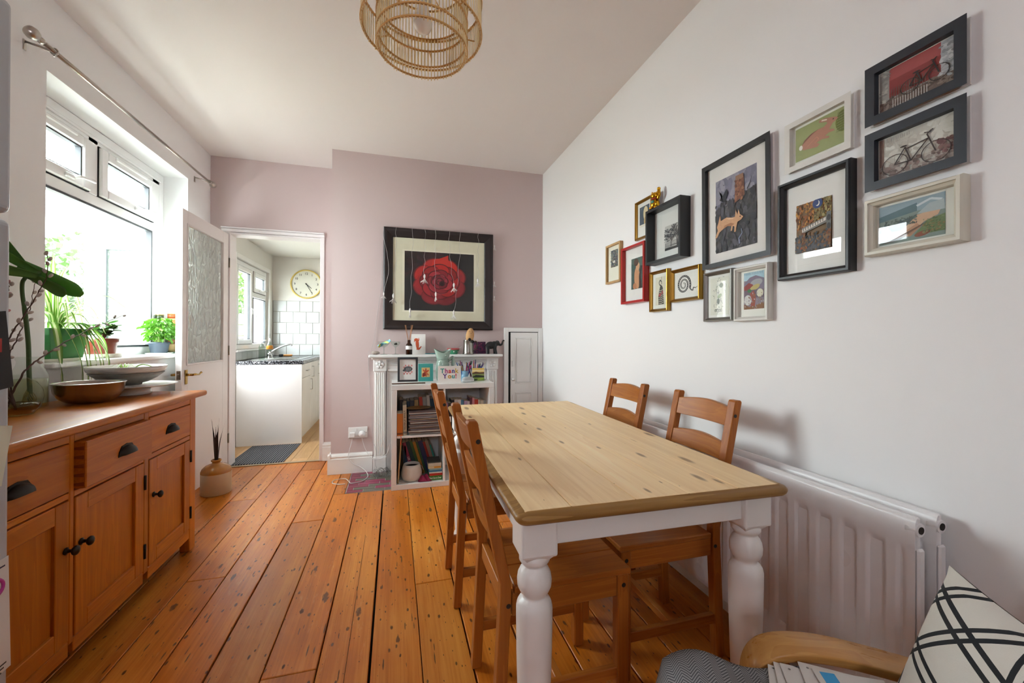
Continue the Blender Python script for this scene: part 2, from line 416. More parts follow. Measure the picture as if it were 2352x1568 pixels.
# skirting boards
def skirting(name, p0, p1, h=0.165, t=0.022, inward=(0, -1)):
    (xa, ya), (xb, yb) = p0, p1; L = sqrt((xb-xa)**2+(yb-ya)**2)
    prof = [(0, 0), (t, 0), (t, h*0.74), (t*0.72, h*0.76), (t*0.8, h*0.80), (t*0.95, h*0.86), (t*0.7, h*0.93), (t*0.25, h*0.965), (0.004, h), (0, h)]
    d = Vector((xb-xa, yb-ya, 0))/L; n = Vector((inward[0], inward[1], 0)); vs = []; k = len(prof); m = MB()
    for s in (0, L):
        for a, z in prof: vs.append(Vector((xa, ya, 0.001))+d*s+n*a+Vector((0, 0, z)))
    m.add(vs, [(i, (i+1) % k, k+(i+1) % k, k+i) for i in range(k)]+[tuple(range(k))[::-1], tuple(range(k, 2*k))]); return struct(name, m, GLOSSW)
skirting('baseboard_chimney', (XB-0.022, YB), (-0.178, YB))
skirting('baseboard_chimney_side', (XB, YR-0.001), (XB, YB-0.021), inward=(-1, 0))
skirting('baseboard_back', (D1+0.02, YR), (XB-0.023, YR))
skirting('baseboard_right', (XR, YB-0.03), (XR, -1.9), inward=(-1, 0))
skirting('baseboard_left', (XL, 4.0), (XL, -1.9), inward=(1, 0))

# doorway lining
mb = MB(); T = 0.014
mb.bx(D0-0.035, D0+0.008, YR-T, YR+0.13, 0, DZ+0.012, 0.003).bx(D1-0.008, D1+0.028, YR-T, YR+0.13, 0, DZ+0.012, 0.003)
mb.bx(D0-0.06, D1+0.03, YR-0.022, YR+0.13, DZ-0.012, DZ+0.016, 0.004).bx(D0-0.06, D1+0.03, YR-0.012, YR+0.13, DZ-0.03, DZ-0.013, 0.004).bx(D0-0.06, D1+0.03, YR-0.03, YR, DZ+0.017, DZ+0.03, 0.004)
struct('trim_doorway', mb, gloss('#e4dedd', 0.35))
struct('trim_threshold', MB().bx(D0+0.009, D1-0.009, YR-0.012, YR+0.02, 0.0, 0.006, 0.002), metal('#b9a68a', 0.4))

# ------------------------------------------------------------------ door leaf, opened against the left wall
dr = struct_empty('door_1', (-1.372, 4.012, 0.006), radians(-2.0))
DOORM = gloss('#e2dcd9', 0.32)
LW, LH, LT = 0.722, 1.995, 0.040         # local: -y along the leaf, x thickness (-LT..0)
GY0, GY1, GZ0, GZ1 = -0.655, -0.105, 0.925, 1.895
mb = MB(); mb.bx(-LT, 0, -LW, GY0, 0, LH, 0.002).bx(-LT, 0, GY1, 0, 0, LH, 0.002).bx(-LT, 0, GY0, GY1, GZ1, LH, 0.001).bx(-LT, 0, GY0, GY1, 0, GZ0, 0.001)
mb.build('leaf', DOORM, dr)
mb = MB()
for yy0, yy1, z0, z1 in ((GY0, GY1, GZ0-0.012, GZ0), (GY0, GY1, GZ1, GZ1+0.012), (GY0-0.012, GY0, GZ0-0.012, GZ1+0.012), (GY1, GY1+0.012, GZ0-0.012, GZ1+0.012)): mb.bx(-0.004, 0.005, yy0, yy1, z0, z1, 0.003)
mb.build('glazing_bead', DOORM, dr)
@cached
def pebbleglass():
    t = NT('pebbled_door_glass'); v = t.coords((1, 17, 10)); v2 = t.n('VectorMath', operation='ADD'); nz = t.n('TexNoise'); t.l(v, nz.inputs['Vector']); nz.inputs['Scale'].default_value = 0.9
    sc = t.n('VectorMath', operation='SCALE'); t.l(nz.outputs['Color'], sc.inputs[0]); sc.inputs['Scale'].default_value = 0.9; t.l(v, v2.inputs[0]); t.l(sc.outputs[0], v2.inputs[1])
    vo = t.n('TexVoronoi', feature='DISTANCE_TO_EDGE'); t.l(v2.outputs[0], vo.inputs['Vector']); vo.inputs['Scale'].default_value = 1.0
    h = t.math('MINIMUM', t.math('MULTIPLY', vo.outputs['Distance'], 4.0), 1.0)
    t.base(hx('#eef4ed')); t.set(Roughness=0.1, Transmission_Weight=0.5, IOR=1.3); t.bump(h, 1.0, 0.006); return t.m
MB().bx(-0.022, -0.014, GY0-0.004, GY1+0.004, GZ0-0.004, GZ1+0.004).build('glass_panel', pebbleglass(), dr, label='pebbled translucent glass panel')
BRASS = metal('#b08a45', 0.25)
ha = MB(); ha.bx(0, 0.006, -0.688, -0.660, 0.785, 0.885, 0.002); ha.build('handle_plate', BRASS, dr)
ha = MB(); ha.cyl((0.004, -0.674, 0.85), (0.045, -0.674, 0.85), 0.009, 0.008, 12); ha.tube(spline([(0.042, -0.674, 0.85), (0.047, -0.65, 0.851), (0.046, -0.60, 0.846), (0.044, -0.575, 0.852), (0.044, -0.56, 0.858)]), [0.008]*12+[0.006]*20+[0.008], 10); ha.build('lever_handle', BRASS, dr)
ha = MB(); ha.cyl((-LT, -0.674, 0.85), (-LT-0.045, -0.674, 0.85), 0.009, 0.008, 12); ha.tube([(-LT-0.043, -0.674, 0.85), (-LT-0.043, -0.63, 0.85), (-LT-0.04, -0.57, 0.852)], 0.008, 10); ha.bx(-LT-0.006, -LT, -0.688, -0.66, 0.785, 0.885, 0.002); ha.build('lever_handle', BRASS, dr)
ha = MB(); ha.bx(-LT+0.008, -0.008, -LW-0.001, -LW, 0.82, 0.88).bx(-LT+0.013, -0.013, -LW-0.009, -LW, 0.84, 0.858, 0.002); ha.build('latch', metal('#6d6254', 0.4), dr)
for z in (0.25, 1.0, 1.75): MB().cyl((0.004, 0.004, z-0.04), (0.004, 0.004, z+0.04), 0.006, None, 10).build('hinge', metal('#8f8878', 0.4), dr)

# ------------------------------------------------------------------ dining window
w1 = struct_empty('window_1', (-1.67, 0, 0))
def frame4(mb, y0, y1, z0, z1, w, x0, x1, bev=0.004, wb=None):
    wb = wb or w
    mb.bx(x0, x1, y0, y0+w, z0, z1, bev).bx(x0, x1, y1-w, y1, z0, z1, bev).bx(x0, x1, y0+w, y1-w, z1-w, z1, bev).bx(x0, x1, y0+w, y1-w, z0, z0+wb, bev); return mb
MY = 2.905
mb = MB(); frame4(mb, W0+0.002, W1-0.002, 0.992, 2.319, 0.062, -0.07, 0.0)
mb.bx(-0.07, 0, W0+0.06, W1-0.06, 1.873, 1.935, 0.004).bx(-0.07, 0, MY-0.038, MY+0.038, 1.935, 2.26, 0.004)
mb.build('frame', UPVC, w1)
mb = MB(); mb.bx(-0.055, 0.008, W0+0.05, W1-0.05, 2.252, 2.268, 0.003); mb.build('head_trim', UPVC, w1)
MB().bx(-0.07, 0, W0+0.06, W1-0.06, 2.2325, 2.262).build('frame_head', UPVC, w1)
for k, (a, b) in enumerate(((W0+0.062, MY-0.040), (MY+0.042, W1-0.140))):
    sh = MB(); frame4(sh, a, b, 1.94, 2.224, 0.058, -0.055, 0.018, 0.006); s = sh.build('sash', UPVC, w1)
    g = MB(); frame4(g, a+0.058, b-0.058, 1.998, 2.166, 0.008, -0.02, 0.006, 0); g.build('gasket', GASKET, s)
    g = MB(); frame4(g, a-0.004, b+0.004, 1.936, 2.228, 0.005, -0.01, 0.004, 0); g.build('sash_shadow_gap', DARK, s)
    MB().bx(-0.028, -0.022, a+0.06, b-0.06, 2.0, 2.164).build('pane', glass(), s)
    ym = (a+b)/2+0.06
    hd = MB(); hd.bx(0.018, 0.034, ym-0.03, ym+0.03, 1.952, 1.976, 0.005); hd.tube(spline([(0.034, ym+0.02, 1.965), (0.052, ym+0.03, 1.972), (0.054, ym+0.09, 1.98), (0.05, ym+0.14, 1.984)]), [0.010]*8+[0.008]*8+[0.009]*9, 8); hd.build('window_handle', UPVC, s)
    MB().bx(0.016, 0.030, a+0.12, b-0.12, 2.196, 2.218, 0.005).build('trickle_vent', UPVC, s)
MB().bx(-0.07, 0, W1-0.145, W1-0.06, 1.935, 2.26, 0.003).build('frame_jamb', UPVC, w1)
g2 = MB(); frame4(g2, W0+0.062, W1-0.150, 1.053, 1.873, 0.012, -0.03, 0.003, 0); g2.build('gasket', GASKET, w1)
MB().bx(-0.07, 0, W1-0.150, W1-0.06, 1.053, 1.873, 0.004).build('frame_jamb', UPVC, w1)
MB().bx(-0.04, -0.034, W0+0.065, W1-0.152, 1.056, 1.87).build('pane', glass(), w1)
mb = MB(); mb.bx(0.0, 0.185, W0+0.002, W1-0.062, WZ0-0.004, 1.0, 0.009, seg=3); mb.build('window_sill', gloss('#efeeea', 0.3), w1)

# ------------------------------------------------------------------ kitchen shell beyond the doorway
KX, KY, KH = -1.575, 6.1, 2.20
struct('ceiling_kitchen', MB().bx(KX-0.2, 0.7, YR+0.12, KY+0.1, KH, KH+0.06), KITW)
K0, K1, KZ0, KZ1 = 4.79, 5.91, 0.985, 1.945
E0, E1, EZ = 4.19, 4.71, 2.0
mb = MB(); mb.bx(KX-0.24, KX, YR+0.12, E0, -0.06, KH).bx(KX-0.24, KX, E1, K0, -0.06, KH).bx(KX-0.24, KX, E0, E1, EZ, KH).bx(KX-0.24, KX, E0, E1, -0.06, 0.02).bx(KX-0.24, KX, K1, KY+0.1, -0.06, KH).bx(KX-0.24, KX, K0, K1, -0.06, KZ0).bx(KX-0.24, KX, K0, K1, KZ1, KH)
struct('wall_kitchen_left', mb, KITW)
kb = struct('wall_kitchen_back', MB().bx(KX, 0.7, KY, KY+0.1, -0.06, KH), KITW)
struct('wall_kitchen_right', MB().bx(0.6, 0.7, YR+0.12, KY, -0.06, KH), KITW)
kf = struct('floor_kitchen', MB().bx(KX, 0.6, YR+0.02, KY, -0.06, -0.014), flat('#8a6a48', 0.7))
km = wood('#b98b57', '#d9b483', 1, 0.35, 1.2, 0.4)
x = KX; r = 0
while x < 0.2:
    y = YR+0.03-(0.5*(r % 3)); w = 0.135
    while y < KY:
        y1 = min(y+1.1, KY); ya = max(y, YR+0.03)
        if y1-ya > 0.05: part(kf, 'floorboard', MB().box((0, 0, 0), (w-0.0015, y1-ya-0.0015, 0.014), 0.001).mesh('floorboard', km), (x+w/2, (ya+y1)/2, -0.006))
        y = y1
    x += w; r += 1
# white wall tiles
TILE = gloss('#cdd0cf', 0.3); tl = MB().box((0, 0, 0), (0.155, 0.010, 0.1415), 0.002).mesh('tile', TILE)
MB().bx(KX+0.002, 0.1, KY-0.003, KY+0.001, 0.87, 1.612).build('grout', flat('#a8a49b', 0.9), kb)
z = 0.875; r = 0
while z < 1.56:
    x = KX+0.01+(0.081 if r % 2 else 0.0)
    if r % 2: part(kb, 'tile', MB().box((0, 0, 0), (0.075, 0.010, 0.1415), 0.002).mesh('tile', TILE), (KX+0.01+0.0395, KY-0.004, z+0.073))
    while x < 0.1:
        part(kb, 'tile', tl, (x+0.08, KY-0.004, z+0.073)); x += 0.161
    z += 0.1475; r += 1
kwl = bpy.data.objects['wall_kitchen_left']
tl2 = MB().box((0, 0, 0), (0.008, 0.158, 0.108), 0.002).mesh('tile', TILE)
for k in range(8): part(kwl, 'tile', tl2, (KX+0.003, 4.80+k*0.161+0.08, 0.93))
# glazed back door added to light the kitchen, out of sight beside the doormat
d3 = struct_empty('added_light_door', (KX-0.10, 0, 0))
for nm, a in (('door_stile', (E0, E0+0.07, 0.02, EZ)), ('door_stile', (E1-0.07, E1, 0.02, EZ)), ('door_panel', (E0+0.07, E1-0.07, 0.02, 0.75)), ('door_rail', (E0+0.07, E1-0.07, EZ-0.08, EZ))): MB().bx(-0.03, 0.03, *a, 0.003).build(nm, UPVC, d3)
MB().bx(-0.004, 0.004, E0+0.07, E1-0.07, 0.75, EZ-0.08).build('pane', glass('#e6e9e6'), d3)
# kitchen window
w2 = struct_empty('window_2', (KX-0.02, 0, 0))
mb = MB(); frame4(mb, K0+0.002, K1-0.002, KZ0+0.002, KZ1-0.002, 0.055, -0.07, 0.0); mb.bx(-0.07, 0, 5.33, 5.39, KZ0+0.055, KZ1-0.055, 0.003).bx(-0.07, 0, 5.39, K1-0.055, 1.59, 1.645, 0.003); mb.build('frame', UPVC, w2)
for a, b, z0, z1 in ((K0+0.055, 5.33, KZ0+0.055, KZ1-0.055), (5.39, K1-0.055, 1.645, KZ1-0.055), (5.39, K1-0.055, KZ0+0.055, 1.59)):
    sash = not (z1 == 1.59); w = 0.05 if sash else 0.006
    s = w2
    if sash: s = frame4(MB(), a+0.004, b-0.004, z0+0.004, z1-0.004, w, -0.05, 0.014, 0.005).build('sash', UPVC, w2)
    frame4(MB(), a+w, b-w, z0+w, z1-w, 0.009, -0.02, 0.004, 0).build('gasket', GASKET, s)
    if sash: frame4(MB(), a, b, z0, z1, 0.005, -0.01, 0.002, 0).build('sash_shadow_gap', DARK, s)
    MB().bx(-0.03, -0.025, a+w, b-w, z0+w, z1-w).build('pane', glass(), s)
hd = MB(); hd.bx(0.014, 0.03, 5.27, 5.31, 1.38, 1.45, 0.005).tube([(0.03, 5.29, 1.43), (0.045, 5.30, 1.43), (0.05, 5.32, 1.36), (0.05, 5.325, 1.30)], 0.010, 8); hd.build('window_handle', UPVC, w2)
hd = MB(); hd.bx(0.014, 0.03, 5.55, 5.62, 1.66, 1.685, 0.004).tube([(0.03, 5.6, 1.675), (0.045, 5.62, 1.68), (0.047, 5.73, 1.69)], 0.009, 8); hd.build('window_handle', UPVC, w2)
MB().bx(0.0, 0.05, K0-0.03, K1+0.02, KZ0-0.022, KZ0, 0.004).build('window_sill', UPVC, w2)
mb = MB(); mb.bx(0.018, 0.034, K0-0.05, K0, KZ0, KZ1+0.05, 0.003).bx(0.018, 0.034, K1, K1+0.05, KZ0, KZ1+0.05, 0.003).bx(0.018, 0.034, K0, K1, KZ1, KZ1+0.05, 0.003); mb.build('reveal_trim', GLOSSW, w2)
skirting('baseboard_kitchen_left', (KX, 4.745), (KX, 4.715), 0.14, 0.018, (1, 0))
# ================================================================== FURNITURE
# ------------------------------------------------------------------ pine sideboard
SBW = wood('#a9540f', '#cf7f28', 1, 0.35, 1.0, 0.35, coat=0.15)
SBV = wood('#a0500c', '#c87822', 2, 0.36, 1.0, 0.35, coat=0.15)
SBIN = flat('#2a160a', 0.8); IRON = metal('#3a3632', 0.42)
FX, SY0, SY1, ST = -1.025, 1.235, 2.562, 0.828
sb = thing('sideboard', 'honey pine sideboard with three drawers and three panelled doors under the window', 'sideboard', (-1.26, 1.9, 0))
def L(x0, x1, y0, y1, z0, z1, bev=0.0, mb=None, seg=1):
    mb = mb or MB(); return mb.bx(x0+1.26, x1+1.26, y0-1.9, y1-1.9, z0, z1, bev, seg=seg)
L(-1.49, -0.994, SY0-0.03, 2.625, ST-0.028, ST, 0.011, seg=4).build('top', SBW, sb)
L(-1.48, FX-0.012, SY0+0.012, SY1-0.012, 0.115, 0.70).build('carcass', SBIN, sb)
for y0, y1 in ((SY0, SY0+0.06), (1.686, 1.706), (2.098, 2.132), (2.502, SY1)):
    full = y0 == SY0 or y1 == SY1
    L(FX-0.045 if full else FX-0.03, FX, y0, y1, 0.0 if full else 0.105, ST-0.028, 0.003).build('stile', SBV, sb)
for y0, y1 in ((SY0, SY0+0.06), (2.502, SY1)): L(-1.48, -1.435, y0, y1, 0.0, ST-0.028, 0.003).build('rear_leg', SBV, sb)
for y0, y1 in ((SY0+0.004, SY0+0.024), (SY1-0.024, SY1-0.004)): L(-1.47, FX-0.01, y0, y1, 0.08, ST-0.028).build('side_panel', SBV, sb)
bays = ((SY0+0.06, 1.686), (1.706, 2.098), (2.132, 2.502))
for y0, y1 in bays:
    for z0, z1 in ((0.770, 0.800), (0.586, 0.606), (0.07, 0.118)): L(FX-0.03, FX-0.001, y0, y1, z0, z1, 0.002).build('rail', SBW, sb)
def cup_pull():
    m = MB(); n, k = 14, 6
    def f2(u, v):
        a = u*pi; r = 1-0.0*v; w = v*pi/2
        return (0.003+0.024*sin(w)*sin(a)**0.5, -0.046*cos(a)*(1-0.15*sin(w)), -0.016+0.034*sin(a)**0.8*cos(w*0.9))
    m.grid(f2, n, k); m.prism([(-0.05, -0.018), (0.05, -0.018), (0.046, 0.0), (0.03, 0.02), (0, 0.025), (-0.03, 0.02), (-0.046, 0.0)], 0, 0.003, 'yz'); return m.mesh('cup_handle', IRON)
cupm = cup_pull()
knob = MB(); knob.M = Matrix.Rotation(pi/2, 4, 'Y'); knob.lathe([(0.011, 0), (0.012, 0.003), (0.006, 0.006), (0.005, 0.016), (0.012, 0.021), (0.0155, 0.026), (0.0145, 0.031), (0.008, 0.035), (0, 0.036)], 18); knobm = knob.mesh('knob', IRON)
hy = [1.49, 1.922, 2.312]
for i, (y0, y1) in enumerate(bays):
    out = 0.030 if i == 1 else 0.002
    dz = 0.0
    d = L(FX-0.018, FX+out, y0+0.003, y1-0.003, 0.610, 0.767, 0.003).build('drawer', SBW, sb)
    if i == 1: d['label'] = 'middle drawer left slightly open'
    if i == 1:
        for k in range(5): MB().prism([(FX-0.012+1.26, 0.622+k*0.03), (FX+0.024+1.26, 0.618+k*0.03), (FX+0.024+1.26, 0.632+k*0.03), (FX-0.012+1.26, 0.628+k*0.03)], y0+0.0022-1.9, y0+0.0032-1.9, 'xz').build('dovetail', flat('#8a4716', 0.6), d)   # dovetail joint on the open drawer's near side
    part(d, 'cup_handle', cupm, (FX+out+1.26, hy[i]-1.9, 0.684))
    gz0, gz1 = 0.122, 0.582; a, b = y0+0.003, y1-0.003; fw = 0.058
    dd = L(FX-0.016, FX-0.009, a+fw, b-fw, gz0+fw, gz1-fw).build('cabinet_door', SBV, sb)
    for q0 in (a, b-fw): L(FX-0.018, FX+0.002, q0, q0+fw, gz0, gz1, 0.002).build('door_stile', SBV, dd)
    for q0 in (gz0, gz1-fw): L(FX-0.018, FX+0.0015, a+fw, b-fw, q0, q0+fw, 0.002).build('door_rail', SBW, dd)
    ky = (1.666, 1.733, 2.165)[i]
    part(dd, 'knob', knobm, (FX+0.002+1.26, ky-1.9, 0.424))
    hyy = (y0, y1, y1)[i]
    for hz in (0.498, 0.205):
        h = MB(); h.cyl((FX+0.004+1.26, hyy-1.9, hz-0.03), (FX+0.004+1.26, hyy-1.9, hz+0.03), 0.0055, None, 10); h.build('hinge', IRON, dd)

# ------------------------------------------------------------------ farmhouse table
TBR = radians(-1.3)
tb = thing('dining_table', 'scrubbed pine farmhouse table with chunky white turned legs', 'table', (0.629, 1.535, 0), TBR)
TW, TL, TZ = 0.364, 0.730, 0.748
PINE = wood('#e0b87e', '#fce2b4', 1, 0.42, 0.9, 0.24, knots=2.0, dark='#7d5630', rnd=5.0)
EDGE = wood('#8a6230', '#b58c50', 0, 0.42, 1.3, 0.6)
TWHITE = gloss('#e9e5e0', 0.35)
edges = [-TW+0.02, -0.235, -0.075, 0.07, 0.215, TW-0.02]
for a, b in zip(edges, edges[1:]):
    m = MB().box((0, 0, 0), (b-a-0.0016, 2*TL-0.04, 0.012), 0.0012).mesh('top_plank', PINE); part(tb, 'top_plank', m, ((a+b)/2, 0, TZ-0.006))
def rounded(w, l, r, n=6):
    out = []
    for cx, cyy, a0 in ((w-r, l-r, 0), (-w+r, l-r, pi/2), (-w+r, -l+r, pi), (w-r, -l+r, 1.5*pi)):
        for k in range(n+1): a = a0+pi/2*k/n; out.append((cx+r*cos(a), cyy+r*sin(a)))
    return out
rim = MB(); prof = [(-0.021, TZ-0.0005), (-0.016, TZ-0.0035), (-0.012, TZ-0.0045), (-0.005, TZ-0.006), (-0.001, TZ-0.010), (0, TZ-0.015), (-0.002, TZ-0.021), (-0.008, TZ-0.027), (-0.02, TZ-0.029), (-0.06, TZ-0.029)]
vs, fs = [], []; N = None
for d, z in prof:
    ring = rounded(TW+d, TL+d, max(0.001, 0.028+d)); N = len(ring); vs += [(x, y, z) for x, y in ring]
for i in range(len(prof)-1):
    for j in range(N): fs.append((i*N+j, i*N+(j+1) % N, (i+1)*N+(j+1) % N, (i+1)*N+j))
rim.add(vs, fs, True); rim.build('edge_moulding', EDGE, tb, recalc=True, label='darker rounded edge of the tabletop')
MB().bx(-TW+0.03, TW-0.03, -TL+0.03, TL-0.03, TZ-0.028, TZ-0.0125).build('top_underside', PINE, tb)
LX, LY, LB = TW-0.064, TL-0.085, 0.043
for s in (-1, 1):
    MB().bx(-LX+LB, LX-LB, s*LY-0.011+s*0.02, s*LY+0.011+s*0.02, TZ-0.03-0.068, TZ-0.03, 0.002).build('apron', TWHITE, tb)
    MB().bx(s*LX-0.011+s*0.02, s*LX+0.011+s*0.02, -LY+LB, LY-LB, TZ-0.03-0.068, TZ-0.03, 0.002).build('apron', TWHITE, tb)
lg = MB()
lg.box((0, 0, 0.6725), (2*LB, 2*LB, 0.091), 0.006, seg=2)
c4 = [(-LB+.006, -LB+.006), (LB-.006, -LB+.006), (LB-.006, LB-.006), (-LB+.006, LB-.006)]
lg.add([(x, y, 0.628) for x, y in c4]+[(x*0.66, y*0.66, 0.612) for x, y in c4], [(0, 1, 5, 4), (1, 2, 6, 5), (2, 3, 7, 6), (3, 0, 4, 7), (4, 5, 6, 7)])
lg.lathe([(0.028, 0.628), (0.033, 0.622), (0.036, 0.616), (0.036, 0.608), (0.032, 0.602), (0.0255, 0.598), (0.0265, 0.594), (0.033, 0.587), (0.0385, 0.576), (0.0405, 0.563), (0.0395, 0.548), (0.034, 0.536), (0.0285, 0.529), (0.027, 0.524), (0.029, 0.521),
          (0.036, 0.516), (0.0405, 0.508), (0.0425, 0.498), (0.0425, 0.483), (0.0415, 0.400), (0.038, 0.280), (0.033, 0.160), (0.029, 0.100), (0.0275, 0.088), (0.033, 0.080), (0.036, 0.070), (0.035, 0.055), (0.029, 0.045), (0.026, 0.030), (0.024, 0.000)][::-1], 32)
lgm = lg.mesh('leg', TWHITE)
for sx in (-1, 1):
    for sy in (-1, 1): part(tb, 'leg', lgm, (sx*LX, sy*LY, 0.0), (0, 0, 0))
kn = MB(); kn.M = Matrix.Translation((-0.08, LY+0.031, TZ-0.06)) @ Matrix.Rotation(-pi/2, 4, 'X'); kn.lathe([(0.012, 0), (0.008, 0.012), (0.02, 0.022), (0.022, 0.03), (0.012, 0.038), (0, 0.04)], 16); kn.build('drawer_knob', TWHITE, tb)

# ------------------------------------------------------------------ ladder-back chairs
CH1 = wood('#8a4610', '#b46c2a', 2, 0.38, 1.3, 0.35, coat=0.1); CH0 = wood('#955016', '#bf7a34', 1, 0.38, 1.3, 0.35, coat=0.1); CHX = wood('#8a4614', '#b46e2c', 0, 0.36, 1.0, 0.35, coat=0.15)
BOLT = flat('#16120f', 0.5)
def make_chair(label, loc, rz):
    t = thing('dining_chair', label, 'chair', loc, rz, 'four pine ladder-back chairs')
    PW, SP, D = 0.034, 0.149, 0.372
    pp = [(-0.041, 0), (-0.008, 0), (0.011, 0.415), (0.010, 0.455), (-0.083, 0.893), (-0.087, 0.9), (-0.108, 0.9), (-0.113, 0.893), (-0.020, 0.455), (-0.020, 0.415)]
    for s in (-1, 1):
        m = MB().prism(pp, s*SP-PW/2, s*SP+PW/2, 'xz'); o = m.build('back_post', CH1, t); modbevel(o, 0.003)
        for bx_, bz in ((-0.083, 0.845), (0.002, 0.395)):
            MB().cyl((bx_, s*(SP+PW/2-0.001), bz), (bx_, s*(SP+PW/2+0.0008), bz), 0.0065, None, 12).build('bolt', BOLT, o)
        f = MB().bx(D-0.036, D, s*SP-PW/2, s*SP+PW/2, 0, 0.424, 0.003); fo = f.build('front_leg', CH1, t)
        MB().cyl((D-0.018, s*(SP+PW/2-0.001), 0.395), (D-0.018, s*(SP+PW/2+0.0008), 0.395), 0.0065, None, 12).build('bolt', BOLT, fo)
        MB().bx(0.015, D-0.036, s*SP-0.011, s*SP+0.011, 0.362, 0.424, 0.002).build('seat_rail', CHX, t)
        MB().bx(-0.018, D-0.034, s*SP-0.010, s*SP+0.010, 0.118, 0.152, 0.002).build('stretcher', CHX, t)
    MB().bx(D-0.03, D-0.008, -SP+PW/2, SP-PW/2, 0.362, 0.424, 0.002).build('seat_rail', CH0, t)
    MB().bx(-0.01, 0.012, -SP+PW/2, SP-PW/2, 0.372, 0.424, 0.002).build('seat_rail', CH0, t)
    MB().bx(0.15, 0.172, -SP+0.01, SP-0.01, 0.122, 0.148, 0.002).build('stretcher', CH0, t)
    ys = [-0.168, -0.056, 0.056, 0.168]
    for a, b in zip(ys, ys[1:]):
        MB().bx(0.02, D+0.006, a+0.0004, b-0.0004, 0.425, 0.443, 0.003).build('seat_board', CHX, t)
    for zt, hh in ((0.884, 0.078), (0.756, 0.070), (0.626, 0.066)):
        n = 12; vs, fs = [], []; w = SP-PW/2+0.001
        for i in range(n+1):
            u = i/n; yy = -w+2*w*u; zc = lambda z: -0.001-(z-0.455)*0.217
            bow = -0.010*sin(pi*u); top = zt-0.012+0.012*sin(pi*u)**1.2; bot = zt-hh+0.0
            for z, dx in ((bot, -0.009), (bot, 0.009), (top, 0.009), (top, -0.009)): vs.append((zc(z)+bow+dx, yy, z))
        for i in range(n):
            for j in range(4): fs.append((i*4+j, i*4+(j+1) % 4, (i+1)*4+(j+1) % 4, (i+1)*4+j))
        fs += [(0, 1, 2, 3), (n*4+3, n*4+2, n*4+1, n*4)]
        o = MB().add(vs, fs).build('back_slat', CH0, t); modbevel(o, 0.0025)
    return t
make_chair('dark honey pine ladder-back chair on the window side, nearest the camera', (0.296, 1.226, 0.0), 0)
make_chair('dark honey pine ladder-back chair on the window side, beside the bookcase', (0.279, 1.848, 0.0), 0)
make_chair('pine ladder-back chair against the radiator, the nearer and larger of the two there', (1.083, 1.338, 0.0), pi)
make_chair('pine ladder-back chair by the right wall, the farther one nearest the cupboard', (1.070, 1.868, 0.0), pi)

# ------------------------------------------------------------------ double panel radiator
RAD = gloss('#e8e6e6', 0.3)
ra = thing('radiator', 'white double-panel radiator fixed low on the right wall behind the chairs', 'radiator', (XR-0.004, 1.3, 0))
RY0, RY1, RZ0, RZ1 = 0.672-1.3, 1.93-1.3, 0.125, 0.690
def rad_panel(xf, z1):
    m = MB(); ny = 240
    def prof(y):   # fluted section
        p = 0.0667; k = ((y-RY0-0.05) % p)/p; e = min(1.0, max(0.0, (y-RY0-0.02)/0.01), max(0.0, (RY1-0.02-y)/0.01))
        a = abs(k-0.5)*2; t = max(0.0, min(1.0, (0.62-a)/0.22)); return e*t*t*(3-2*t)
    zs = [RZ0, RZ0+0.02, RZ0+0.05, RZ0+0.075, RZ0+0.09, RZ1-0.11, RZ1-0.095, RZ1-0.08, RZ1-0.072, RZ1-0.03, RZ1-0.012, RZ1-0.003, RZ1]
    zf = [0, 0, 0, 0.3, 1, 1, 0.85, 0.3, 0, 0, 0, 0, 0]; xo = [0.006, 0, 0, 0, 0, 0, 0, 0, 0, 0, 0.002, 0.006, 0.012]
    vs, fs = [], []
    for i in range(ny+1):
        y = RY0+(RY1-RY0)*i/ny
        for z, f, o in zip(zs, zf, xo): vs.append((xf+o+0.009*f*prof(y), y, z+(z1-RZ1)*(z > 0.3)))
    k = len(zs)
    for i in range(ny):
        for j in range(k-1): fs.append((i*k+j, (i+1)*k+j, (i+1)*k+j+1, i*k+j+1))
    m.add(vs, fs, True)
    m.bx(xf+0.006, xf+0.022, RY0, RY1, RZ0, z1, 0.004)
    return m
rad_panel(-0.128, RZ1).build('front_panel', RAD, ra, recalc=False); rad_panel(-0.052, RZ1).build('rear_panel', RAD, ra, recalc=False)
for x in (-0.112, -0.036):
    MB().cyl((x, RY0+0.02, RZ1-0.03), (x, RY0-0.003, RZ1-0.03), 0.017, 0.016, 16).build('inlet_boss', RAD, ra)
    MB().cyl((x, RY0-0.0045, RZ1-0.03), (x, RY0-0.0028, RZ1-0.03), 0.009, None, 14).build('inlet_plug', metal('#2a2522', 0.4), ra)
    MB().bx(x-0.011, x+0.011, RY0-0.006, RY0+0.004, RZ0+0.02, RZ1-0.075, 0.004).build('end_seam', RAD, ra)
for y in (RY0+0.15, RY1-0.15): MB().bx(-0.04, 0, y-0.015, y+0.015, 0.2, 0.62).build('wall_bracket', RAD, ra)
for x in (-0.08,): MB().tube([(x, RY0-0.0, 0.15), (x, RY0-0.05, 0.15), (x, RY0-0.055, 0.13), (x, RY0-0.055, 0.0)], 0.009, 10).build('pipe', metal('#a86f48', 0.35), ra)

